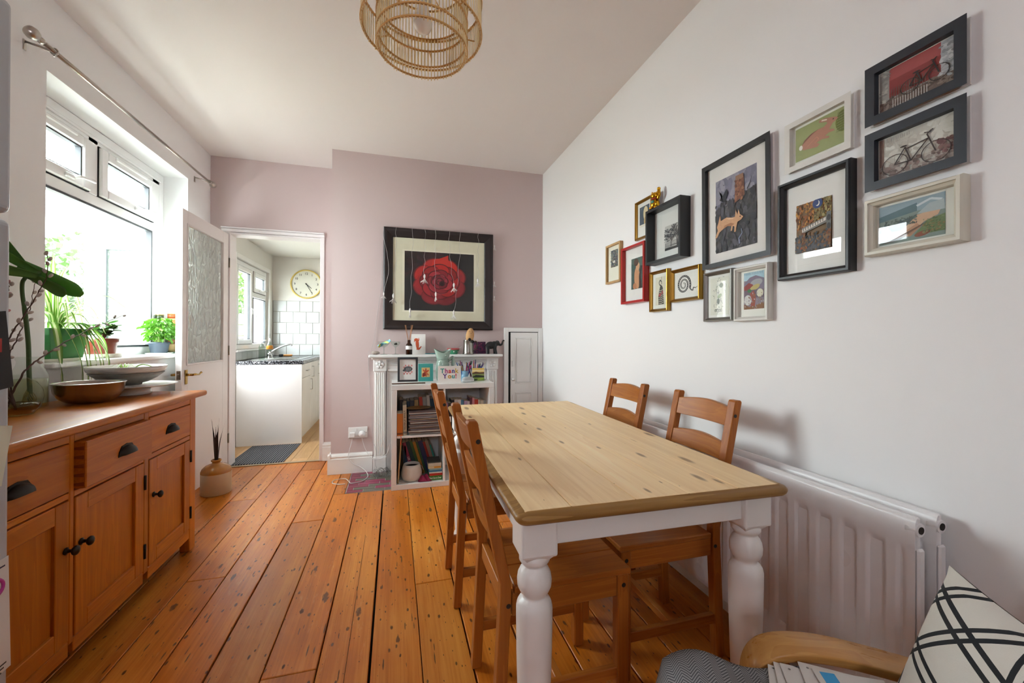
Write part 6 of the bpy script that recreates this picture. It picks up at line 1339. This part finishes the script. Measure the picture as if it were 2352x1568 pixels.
row = [(0.028, 0.24, '#3a2c28', 'dark brown'), (0.024, 0.225, '#b9aa92', 'beige'), (0.024, 0.228, '#2c3f55', 'navy'), (0.034, 0.232, '#4a4445', 'charcoal'), (0.030, 0.236, '#b08f5a', 'tan'), (0.027, 0.258, '#c9c4bb', 'white with a red top'), (0.030, 0.255, '#a8a49a', 'grey'), (0.024, 0.268, '#d0cbbf', 'cream with a dark foot'), (0.030, 0.24, '#2d4658', 'dark blue')]
x = 0.035
for k, (th, hg, c, nm) in enumerate(row):
    book(nm+' book in the back row of the upper left compartment', x, 3.29, TZ1, th, hg, 0.17, c, 0.0 if k < 5 else radians(-5), None, G1, (0.72, 1.0, '#c0442a') if k == 5 else ((0.0, 0.6, '#26262a') if k == 7 else None)); x += th+0.0012+(0.023 if k == 4 else 0)
book('orange hardback standing at the left of the upper shelf', 0.0165, 3.112, TZ1, 0.042, 0.165, 0.13, '#c8742a', 0, None, None, (0.06, 0.14, '#7a3f14'))
t = thing('ribbon_bookmark', 'orange ribbon bookmark hanging below the orange book', 'bookmark', (0.044, 3.108, TZ1)); MB().tube(spline([(0, 0, 0.001), (0.001, -0.008, 0.0), (0.002, -0.0095, -0.02), (-0.001, -0.0095, -0.062)], 5), 0.0022, 5).build('ribbon', flat('#d8531f', 0.6), t)
book('cream paperback standing beside the orange book', 0.062, 3.13, TZ1, 0.026, 0.222, 0.15, '#d6cbb0', radians(-1), 'a book of stories', None, (0.05, 0.12, '#8f8a80'), '#6a5f4a')
# magazines
MGN = ['grey', 'pale', 'brown', 'charcoal', 'off-white', 'rust', 'silver', 'dark brown', 'tan', 'slate', 'pinkish']
ORD = 'first second third fourth fifth sixth seventh eighth ninth tenth eleventh twelfth thirteenth fourteenth fifteenth sixteenth seventeenth eighteenth nineteenth twentieth'.split(); ORD += ['twenty-'+q for q in ORD[:9]]+['thirtieth']
MGC = ['#6f6a68', '#b5aca5', '#8a6a5c', '#4a4a52', '#c4bdb4', '#7d5a50', '#9a9aa0', '#5c4a48', '#a8927a', '#3e444c', '#b0a0a0']
z = TZ1
for k in range(30):
    th = RN.uniform(0.004, 0.0075); c = MGC[k % 11]
    t = thing('magazine', MGN[k % 11]+' magazine, '+ORD[k]+' from the bottom of the tall pile', 'magazine', (0.218+RN.uniform(-0.006, 0.012), 3.235+RN.uniform(-0.012, 0.012), z), RN.uniform(-0.035, 0.035), 'magazines in the pile')
    MB().box((0, 0, th/2), (0.232, 0.235, th-0.0006), 0.0007).build('cover', flat(c, 0.35, var=0.3), t); MB().box((0, 0.0012, th/2), (0.230, 0.236, th*0.6), 0).build('pages', flat('#cfc8be', 0.8), t); z += th
t = thing('patterned_plate', 'oval patterned dish lying on the magazine pile', 'dish', (0.175, 3.20, z+0.0005), 0.2); m = MB(); m.lathe([(0.04, 0), (0.095, 0.010), (0.10, 0.012), (0.094, 0.012), (0.04, 0.003), (0, 0.003)], 30); m.v = [Vector((p.x, p.y*0.75, p.z)) for p in m.v]; m.build('dish', flat('#8a6a3a', 0.4, var=0.7), t)
# lower left
book('tall thin pale wooden-looking folder leaning on the left side below', 0.020, 3.13, MZ1, 0.010, 0.29, 0.2, '#b59a6d', radians(4), None, 'leaning books in the lower left compartment')
ln = [(0.016, 0.235, '#23343f', 'dark slate'), (0.016, 0.23, '#2a3f5a', 'navy blue'), (0.026, 0.262, '#8f2f4a', 'raspberry pink'), (0.028, 0.27, '#1f3a3a', 'deep teal'), (0.020, 0.275, '#3a5a2c', 'bottle green'), (0.022, 0.265, '#a87a2c', 'mustard'), (0.016, 0.262, '#2f5a3a', 'mid green'), (0.034, 0.268, '#24305a', 'royal blue'), (0.018, 0.26, '#8f2a24', 'brick red'), (0.024, 0.268, '#8f8474', 'stone grey'), (0.012, 0.235, '#2a8f86', 'turquoise')]
x = 0.046
for k, (th, hg, c, nm) in enumerate(ln):
    book(nm+' book leaning left in the lower left compartment', x+0.052 if k > 1 else x+0.03, 3.288, MZ1+0.006, th, hg, 0.185, c, radians(-17) if k > 1 else radians(-6), 'LEE' if k == 2 else None, 'leaning books in the lower left compartment', None, '#d9c8c0'); x += th*1.045+0.0006
t = thing('white_pot', 'round white ceramic pot on the bottom shelf', 'pot', (0.127, 3.195, MZ1)); MB().lathe([(0.05, 0.0), (0.066, 0.008), (0.076, 0.035), (0.077, 0.06), (0.07, 0.095), (0.06, 0.122), (0.0565, 0.122), (0.066, 0.09), (0.07, 0.05), (0.0, 0.02)], 36).build('pot', flat('#d6d2c9', 0.6), t); MB().lathe([(0.0, 0.1), (0.062, 0.1)], 20).build('inner_shade', flat('#8f8a86', 0.8), t)
MB().tube(spline([(0.055, -0.01, 0.115), (0.075, -0.02, 0.10), (0.085, -0.02, 0.075)], 5), 0.0018, 5).build('string', flat('#cfc8ba', 0.8), t)
t = thing('pink_cloth', 'crumpled dark pink cloth beside the white pot', 'cloth', (0.222, 3.15, MZ1)); m = MB(); m.grid(lambda u, v: (0.05*(u-0.5)*2, 0.035*(v-0.5)*2, 0.004+0.05*max(0, 1-((u-0.5)**2+(v-0.5)**2)*4)*(0.6+0.4*sin(u*14+v*9))), 20, 16); m.build('cloth', flat('#8f2045', 0.9, bump=0.5), t, recalc=False)
z = MZ1; st = [(0.034, '#3f7a2c', 'green book titled Short Cuts to Great', 'Short Cuts to Great'), (0.018, '#b02a22', 'red book', None), (0.010, '#d6d2ca', 'thin white book', None), (0.014, '#3a7aa0', 'sky blue book', None), (0.012, '#86a9b0', 'pale blue book', None), (0.020, '#d0c29a', 'cream book with an orange stripe', None), (0.022, '#c9c3b2', 'ivory book', None), (0.008, '#3a3a36', 'thin black book', None)]
for k, (th, c, nm, ti) in enumerate(st):
    t = thing('book', nm+' lying flat in the bottom shelf stack', 'book', (0.302+RN.uniform(-0.006, 0.004)-0.004*(k > 4), 3.21, z), RN.uniform(-0.03, 0.03), 'flat stack of books on the bottom shelf')
    if ti: t.location = (0.302, 3.21, z); t.rotation_euler = (0, 0, 0)
    MB().box((0, 0, th/2), (0.098, 0.15, th-0.0006), 0.001).build('cover', gloss(c, 0.4), t); MB().box((0.001, 0.002, th/2), (0.0985, 0.148, th*0.6)).build('page_block', flat('#ddd5c4', 0.9), t)
    if k == 5: MB().box((0.02, -0.0752, th/2), (0.05, 0.0008, th*0.6)).build('spine_label', flat('#c98a2a', 0.6), t)
    if ti: text_part(t, ti, 0.0195, flat('#eef0e2', 0.6), (-0.047, -0.0757, th/2), (pi/2, 0, 0), 0.0003, align='LEFT').scale = (0.55, 1, 1)
    z += th
# upper right compartment: paperbacks
G3 = 'paperbacks in the upper right compartment'
rt = [(0.028, 0.22, '#8f6a80', 'dusky pink'), (0.024, 0.215, '#3a2c2c', 'dark brown'), (0.022, 0.236, '#26262a', 'black'), (0.026, 0.24, '#c9c6c2', 'white and black'), (0.024, 0.238, '#d8d5d2', 'white'), (0.022, 0.235, '#5a8fb0', 'light blue'), (0.024, 0.225, '#b9a0c4', 'lilac'), (0.020, 0.222, '#c9c4ce', 'pale lilac'), (0.016, 0.25, '#6f3a4a', 'plum'), (0.018, 0.248, '#c98a92', 'rose pink'), (0.030, 0.235, '#c4402c', 'bright red'), (0.014, 0.228, '#d9d4c4', 'ivory'), (0.026, 0.225, '#cfc9b8', 'cream'), (0.02, 0.225, '#b5b9b4', 'pale green')]
x = 0.374
for k, (th, hg, c, nm) in enumerate(rt):
    book(nm+' paperback in the upper right compartment', x, 3.20+0.006*(k % 3), TZ1, th, hg, 0.14, c, 0, None, G3, (0.3, 0.5, '#f0ece6') if k % 3 == 1 else None); x += th+0.0014

# ================================================================== SOCKET, PLUGS AND CABLES
sk = thing('wall_socket', 'white double wall socket with two plugs left of the fireplace', 'socket', (-0.293, YB, 0.331)); PLS = gloss('#e2e1df', 0.35)
MB().bx(-0.075, 0.075, -0.010, 0, -0.045, 0.045, 0.003).build('face_plate', PLS, sk)
for x in (-0.012, 0.016): MB().bx(x-0.006, x+0.006, -0.014, -0.010, 0.012, 0.034, 0.002).build('switch', PLS, sk)
for x in (-0.066, 0.066): MB().cyl((x, -0.0102, 0.0), (x, -0.0108, 0.0), 0.003, None, 8).build('screw', metal('#7a7873', 0.4), sk)
MB().bx(-0.066, -0.022, -0.038, -0.010, -0.034, 0.006, 0.004).build('charger_plug', PLS, sk); m = MB(); m.M = Matrix.Translation((0.034, -0.010, -0.010)) @ Matrix.Rotation(pi/2, 4, 'X'); m.lathe([(0.027, 0), (0.027, 0.018), (0.023, 0.026), (0.0, 0.028)], 26); m.build('round_plug', PLS, sk)
CAB = gloss('#dcdad8', 0.4)
c = MB().tube(spline([(-0.337, 3.583, 0.297), (-0.338, 3.585, 0.27), (-0.355, 3.578, 0.20), (-0.362, 3.575, 0.14), (-0.33, 3.573, 0.085), (-0.275, 3.56, 0.06), (-0.225, 3.53, 0.025), (-0.205, 3.46, 0.006), (-0.24, 3.36, 0.005), (-0.315, 3.33, 0.005), (-0.34, 3.38, 0.005), (-0.375, 3.45, 0.005), (-0.45, 3.44, 0.005), (-0.455, 3.37, 0.005), (-0.40, 3.33, 0.005), (-0.36, 3.33, 0.005)], 8), 0.0028, 7).build('charging_cable', CAB); tag(c, 'white phone charging cable trailing from the socket onto the hearth', 'cable')
c = MB().tube(spline([(-0.259, 3.575, 0.29), (-0.255, 3.577, 0.27), (-0.235, 3.58, 0.20), (-0.20, 3.57, 0.14), (-0.16, 3.54, 0.12), (-0.10, 3.53, 0.125), (-0.055, 3.53, 0.17), (-0.035, 3.52, 0.24)], 8), 0.0024, 7).build('speaker_cable', CAB); tag(c, 'white cable looping from the round plug behind the bookcase', 'cable')
c = MB().tube(spline([(-0.212, 3.60, 1.005), (-0.214, 3.602, 0.94), (-0.212, 3.603, 0.85), (-0.206, 3.603, 0.72), (-0.19, 3.60, 0.60), (-0.182, 3.60, 0.45), (-0.176, 3.585, 0.27), (-0.155, 3.545, 0.22), (-0.145, 3.54, 0.16), (-0.15, 3.535, 0.08), (-0.14, 3.52, 0.045)], 6), 0.0016, 6).build('light_flex', WIRE); tag(c, 'thin grey wire hanging down beside the fireplace pilaster', 'wire')
wc = thing('wire_tangle', 'tangled heap of silver wire lights on the hearth', 'wire', (-0.10, 3.45, 0.003)); m = MB(); q = random.Random(4)
for k in range(15):
    cx, cyy, r = q.uniform(-0.05, 0.05), q.uniform(-0.03, 0.03), q.uniform(0.015, 0.035); ax = Euler((q.uniform(0.4, 1.5), q.uniform(-0.6, 0.6), q.uniform(0, 3))).to_matrix()
    m.tube([ax @ Vector((r*cos(a), r*sin(a), 0))+Vector((cx, cyy, r*0.75+0.006)) for a in [j*2*pi/16 for j in range(16)]], 0.0016, 5, closed=True)
zmin = min(p.z for p in m.v)
m.v = [Vector((p.x, p.y, p.z-zmin)) for p in m.v]; m.build('wire_loops', metal('#8f8c88', 0.4), wc)['kind'] = 'stuff'

# ================================================================== KITCHEN BEYOND THE DOORWAY
KW = gloss('#f6f6f4', 0.2); CHR = metal('#c9cbcc', 0.12)
UX, UY0 = -0.946, 4.752
ku = thing('kitchen_base_unit', 'white kitchen base units with a plain end panel seen through the doorway', 'cabinet', (-1.25, 5.4, 0))
def KU(x0, x1, y0, y1, z0, z1, nm, mat=KW, bev=0.0015, par=None): return MB().bx(x0+1.25, x1+1.25, y0-5.4, y1-5.4, z0, z1, bev).build(nm, mat, par or ku)
KU(-1.555, UX, UY0, UY0+0.018, 0.001, 0.835, 'end_panel'); KU(-1.56, UX-0.022, UY0+0.018, 6.08, 0.12, 0.834, 'carcass'); KU(-1.5, UX-0.05, UY0+0.018, 6.08, 0.001, 0.119, 'plinth')
hm = MB(); hm.tube(spline([(0, -0.06, 0), (0.022, -0.058, 0), (0.026, -0.05, 0), (0.026, 0.05, 0), (0.022, 0.058, 0), (0, 0.06, 0)], 4), 0.0045, 8); hdm = hm.mesh('bar_handle', CHR)
for k, (a, b) in enumerate(((4.772, 5.22), (5.224, 5.62), (5.624, 6.07))):
    if k == 0:
        d = KU(UX-0.02, UX, a, b, 0.685, 0.830, 'drawer_front'); part(d, 'bar_handle', hdm, (UX+1.25, (a+b)/2-5.4, 0.755)); d = KU(UX-0.02, UX, a, b, 0.122, 0.681, 'cabinet_door'); part(d, 'bar_handle', hdm, (UX+1.25, b-0.04-5.4, 0.58), (pi/2, 0, 0))
    else:
        d = KU(UX-0.02, UX, a, b, 0.122, 0.830, 'cabinet_door'); part(d, 'bar_handle', hdm, (UX+1.25, a+0.05-5.4, 0.72), (pi/2, 0, 0))
@cached
def granite():
    t = NT('speckled_worktop'); v = t.coords(); vo = t.n('TexVoronoi'); t.l(v, vo.inputs['Vector']); vo.inputs['Scale'].default_value = 130.0; wn = t.n('TexWhiteNoise'); t.l(vo.outputs['Position'], wn.inputs['Vector'])
    t.base(t.ramp(wn.outputs[0], [(0.0, hx('#121316')), (0.55, hx('#2b2d32')), (0.8, hx('#7d8086')), (1.0, hx('#c9cbcf'))])); t.set(Roughness=0.25); return t.m
wt = thing('kitchen_worktop', 'dark speckled granite-effect worktop over the white units', 'worktop', (-1.25, 5.4, 0.8355)); MB().bx(-0.322, 0.318, -0.655, 0.695, 0, 0.038, 0.004).build('slab', granite(), wt)
sn = thing('sink', 'stainless steel inset sink and drainer under the kitchen window', 'sink', (-1.25, 5.35, 0.874)); STEEL = metal('#c2c5c6', 0.2)
MB().bx(-0.22, 0.24, -0.45, 0.45, 0.0, 0.004, 0.001).build('rim', STEEL, sn); MB().bx(-0.14, 0.18, 0.0, 0.40, 0.0041, 0.005).build('bowl_recess', metal('#55595b', 0.3), sn)
for k in range(6): MB().bx(-0.12, 0.18, -0.40+k*0.055, -0.39+k*0.055, 0.004, 0.008, 0.002).build('drainer_rib', STEEL, sn)
tp = thing('kitchen_tap', 'chrome mixer tap with a long swan spout beside the sink', 'tap', (-1.385, 5.30, 0.8785)); MB().lathe([(0.028, 0), (0.026, 0.006), (0.018, 0.012), (0.018, 0.05), (0.022, 0.06), (0.018, 0.072), (0, 0.075)], 20).build('tap_body', CHR, tp); MB().tube(spline([(0, 0, 0.05), (0.03, 0.0, 0.085), (0.09, 0.0, 0.12), (0.16, 0.0, 0.15), (0.21, 0.0, 0.158), (0.22, 0.0, 0.14)], 6), 0.010, 10).build('spout', CHR, tp)
for y in (-0.05, 0.05):
    MB().lathe([(0.020, 0), (0.018, 0.03), (0.022, 0.036), (0.022, 0.055), (0.012, 0.06), (0, 0.06)], 16, (0, y, 0)).build('tap_handle', CHR, tp)
    MB().tube([(0, y*0.3, 0.03), (0, y, 0.03)], 0.010, 8).build('crosspiece', CHR, tp)
t = thing('soap_bottle', 'tall clear pump bottle on the worktop beside the window', 'bottle', (-1.475, 5.30, 0.8795)); MB().lathe([(0.03, 0), (0.033, 0.004), (0.033, 0.13), (0.018, 0.15), (0.014, 0.165)], 22).build('bottle', glass('#dfe8e0'), t); MB().tube([(0, 0, 0.165), (0, 0, 0.20), (0.05, 0, 0.205)], 0.006, 8).build('pump', PLS, t)
t = thing('washing_up_liquid', 'clear washing-up liquid bottle with an orange label and white cap', 'bottle', (-1.46, 5.55, 0.8795)); MB().lathe([(0.032, 0), (0.035, 0.005), (0.035, 0.10), (0.028, 0.15), (0.014, 0.18)], 22).build('bottle', glass('#e6eee6'), t); MB().lathe([(0.0355, 0.095), (0.036, 0.125), (0.031, 0.14)], 22, cap=(False, False)).build('label', flat('#d98a1e', 0.5), t); MB().lathe([(0.015, 0.18), (0.014, 0.205), (0.006, 0.225), (0, 0.226)], 16).build('cap', PLS, t)
t = thing('scourer', 'orange and dark scouring sponge behind the tap', 'sponge', (-1.30, 5.72, 0.8795), 0.2); MB().box((0, 0, 0.012), (0.10, 0.06, 0.022), 0.005).build('sponge', flat('#c98a4a', 0.9), t); MB().box((-0.075, 0, 0.014), (0.05, 0.05, 0.028), 0.006).build('scrub_pad', flat('#26282a', 0.9), t)
# clock
ck = thing('wall_clock', 'round wall clock with a pale yellow rim on the kitchen wall', 'clock', (-1.163, KY-0.0005, 1.842)); rot = Matrix.Rotation(pi/2, 4, 'X')
m = MB(); m.M = rot; m.lathe([(0.198, 0), (0.198, 0.02), (0.192, 0.03), (0.183, 0.03), (0.180, 0.02), (0.180, 0)], 48, cap=(False, False)); m.build('rim', flat('#d8bf6a', 0.5), ck)
m = MB(); m.M = rot; m.lathe([(0.182, 0.012), (0.0, 0.012)], 48, cap=(False, False)); m.build('dial', flat('#d9d8cb', 0.6), ck)
NUM = flat('#3a3a38', 0.6)
for k in range(1, 13):
    a = pi/2-k*pi/6; text_part(ck, str(k), 0.040, NUM, (0.142*cos(a), -0.0135, 0.142*sin(a)), (pi/2, 0, 0), 0.0006, 'numeral')
for ang_, L_, w in ((pi/2-(4+25/60)*pi/6, 0.085, 0.010), (pi/2-25*pi/30, 0.14, 0.007)):
    MB().tube([(-0.015*cos(ang_), -0.017, -0.015*sin(ang_)), (L_*cos(ang_), -0.017, L_*sin(ang_))], [w*0.6, w*0.35], 6).build('hand', NUM, ck)
m = MB(); m.M = Matrix.Translation((0, -0.017, 0)) @ rot; m.lathe([(0.008, -0.004), (0.008, 0.004), (0, 0.004)], 14); m.build('centre_pin', NUM, ck)
# doormat
@cached
def matweave():
    t = NT('ribbed_doormat'); v = t.coords((1, 1, 1)); w = t.n('TexWave'); w.wave_type = 'BANDS'; w.bands_direction = 'X'; t.l(v, w.inputs['Vector']); w.inputs['Scale'].default_value = 15.0; w.inputs['Distortion'].default_value = 0.6
    n = t.noise(v, 260, 2); f = t.math('MULTIPLY', w.outputs['Fac'], n); t.base(t.ramp(f, [(0.1, hx('#26282b')), (0.4, hx('#6a6d72')), (0.65, hx('#b0b3b6'))])); t.set(Roughness=0.95); t.bump(w.outputs['Fac'], 0.8, 0.006); return t.m
dm = thing('doormat', 'dark grey ribbed doormat just inside the kitchen', 'mat', (-1.175, 4.385, 0.0025), radians(-1)); MB().bx(-0.225, 0.225, -0.325, 0.325, 0, 0.008, 0.003).build('mat_pile', matweave(), dm)

# ================================================================== GARDEN OUTSIDE THE WINDOWS
gr = struct('ground', MB().bx(-14, -1.82, 1.0, 16, -0.25, -0.15), flat('#a5a298', 0.9))
ob = thing('outbuilding', 'white rendered outbuilding with a frosted window beyond the dining window', 'building', (-2.95, 5.6, -0.15)); RND = flat('#f2f2ef', 0.85)
def OB(x0, x1, y0, y1, z0, z1, nm, mat=RND, par=None): return MB().bx(x0+2.95, x1+2.95, y0-5.6, y1-5.6, z0+0.15, z1+0.15).build(nm, mat, par or ob)
OB(-3.29, -3.13, 5.6, 6.6, -0.15, 2.75, 'wall_pier'); OB(-2.69, -2.50, 5.6, 6.6, -0.15, 2.75, 'wall_pier'); OB(-3.13, -2.69, 5.6, 5.75, -0.15, 0.72, 'wall_panel'); OB(-3.13, -2.69, 5.6, 5.75, 2.12, 2.75, 'wall_panel'); OB(-3.36, -2.44, 5.52, 6.66, 2.75, 2.83, 'roof_slab')
fr_ = OB(-3.13, -3.10, 5.605, 5.66, 0.72, 2.12, 'window_frame', flat('#34393c', 0.5)); OB(-3.10, -2.69, 5.605, 5.66, 2.095, 2.12, 'frame_head', flat('#5a6163', 0.5)); OB(-2.715, -2.69, 5.605, 5.66, 0.72, 2.095, 'frame_jamb', flat('#e2e6e6', 0.5)); OB(-3.10, -2.715, 5.605, 5.66, 0.72, 0.76, 'frame_sill', flat('#e2e6e6', 0.5))
@cached
def frosted():
    t = NT('frosted_garden_glass'); t.base(hx('#5d6b5e')); t.set(Roughness=0.25, Transmission_Weight=0.6); t.bump(t.noise(t.coords(), 40, 3), 0.5, 0.02); return t.m
OB(-3.10, -2.715, 5.63, 5.64, 0.76, 2.095, 'frosted_pane', frosted())
gf = thing('garden_fence', 'weathered pale board fence at the end of the garden', 'fence', (-5.0, 7.6, -0.15)); FEN = wood('#4f463d', '#6a5f55', 0, 0.8)
for k in range(9): part(gf, 'board', MB().box((0, 0, 0), (7.0, 0.02, 0.17), 0.004).mesh('board', FEN) if k == 0 else bpy.data.meshes['board'], (0, 0.012*(k % 2), 0.12+k*0.18))
for k in range(5): part(gf, 'post', MB().box((0, 0, 0), (0.09, 0.09, 1.8), 0.006).mesh('post', FEN) if k == 0 else bpy.data.meshes['post'], (-3.2+k*1.6, 0.07, 0.9))
def shrub(label, loc, rx, ry, rz_, n, s, c1, c2, seed):
    q = random.Random(seed); t = thing('garden_shrub', label, 'shrub', loc, 0, 'shrubs beyond the windows'); m = MB()
    for k in range(n):
        d = Vector((q.gauss(0, 1), q.gauss(0, 1), q.gauss(0, 1))).normalized()*(q.random()**0.45); p = Vector((d.x*rx, d.y*ry, rz_+d.z*rz_)); e = Euler((q.uniform(0, 3), q.uniform(0, 3), q.uniform(0, 3))).to_matrix(); z = s*q.uniform(0.6, 1.3)
        m.add([p+e @ Vector(v) for v in ((0, 0, 0), (z*0.35, z*0.5, 0.0), (0, z, 0), (-z*0.35, z*0.5, 0.0))], [(0, 1, 2, 3)])
    o = m.build('foliage', leafy(c1, c2, 0.4), t, recalc=False); o['kind'] = 'stuff'
    for k in range(4): a = k*1.6; MB().tube([(0.05*cos(a), 0.05*sin(a), 0), (0.3*rx*cos(a), 0.3*ry*sin(a), rz_)], [0.04, 0.015], 7).build('trunk', flat('#6a5a48', 0.9), t)
shrub('pale green leafy shrub above the fence, left in the dining window', (-5.3, 8.6, -0.15), 1.3, 0.8, 1.5, 4200, 0.11, '#2c4020', '#4f6a38', 1)
shrub('leafy green hedge shrub seen through the kitchen window', (-3.05, 9.3, -0.15), 1.2, 0.8, 1.6, 4200, 0.12, '#2c4a16', '#54752a', 2)
st_ = thing('garden_stake', 'leaning pinkish wooden stake with a rough knob outside the window', 'stake', (-3.25, 4.55, -0.15), 0, rot=(0, radians(14), 0)); MB().cyl((0, 0, 0), (0, 0, 1.80), 0.03, 0.026, 10).build('shaft', flat('#7a5548', 0.8), st_); MB().ball((0.0, 0, 1.82), (0.10, 0.06, 0.05), 12, 8).build('knob', flat('#5a5048', 0.9, bump=1.0), st_)
jv = thing('jasmine_vine', 'thin climbing jasmine sprigs just outside the window glass', 'climber', (-1.95, 2.75, -0.15)); JL = leafy('#3f5a14', '#5f7f22', 0.4)
jm = ovalleaf(0.035, 0.007, 0.3).mesh('leaf', JL, False)
for pts in ([(-0.02, 0.25, 1.0), (-0.05, 0.32, 1.25), (0.0, 0.36, 1.45), (0.02, 0.5, 1.62)], [(0, 0.0, 0.9), (-0.03, 0.02, 1.4), (-0.02, 0.06, 1.72), (0.0, 0.12, 1.86)], [(0, 0.0, 0.9), (0.02, 0.04, 1.4), (0.02, 0.1, 1.66)], [(0, 0.2, 0.0), (0, 0.22, 0.6), (0, 0.24, 1.0)]):
    P = spline(pts, 6); MB().tube(P, 0.002, 5).build('stem', flat('#5f6a3a', 0.7), jv)
    for i, p in enumerate(P[-9:]):
        for s in (-1, 1): part(jv, 'leaf', jm, tuple(p), (RN.uniform(-0.5, 0.5), RN.uniform(-0.3, 0.6), pi/2+s*1.1+RN.uniform(-0.3, 0.3)), RN.uniform(0.7, 1.3))
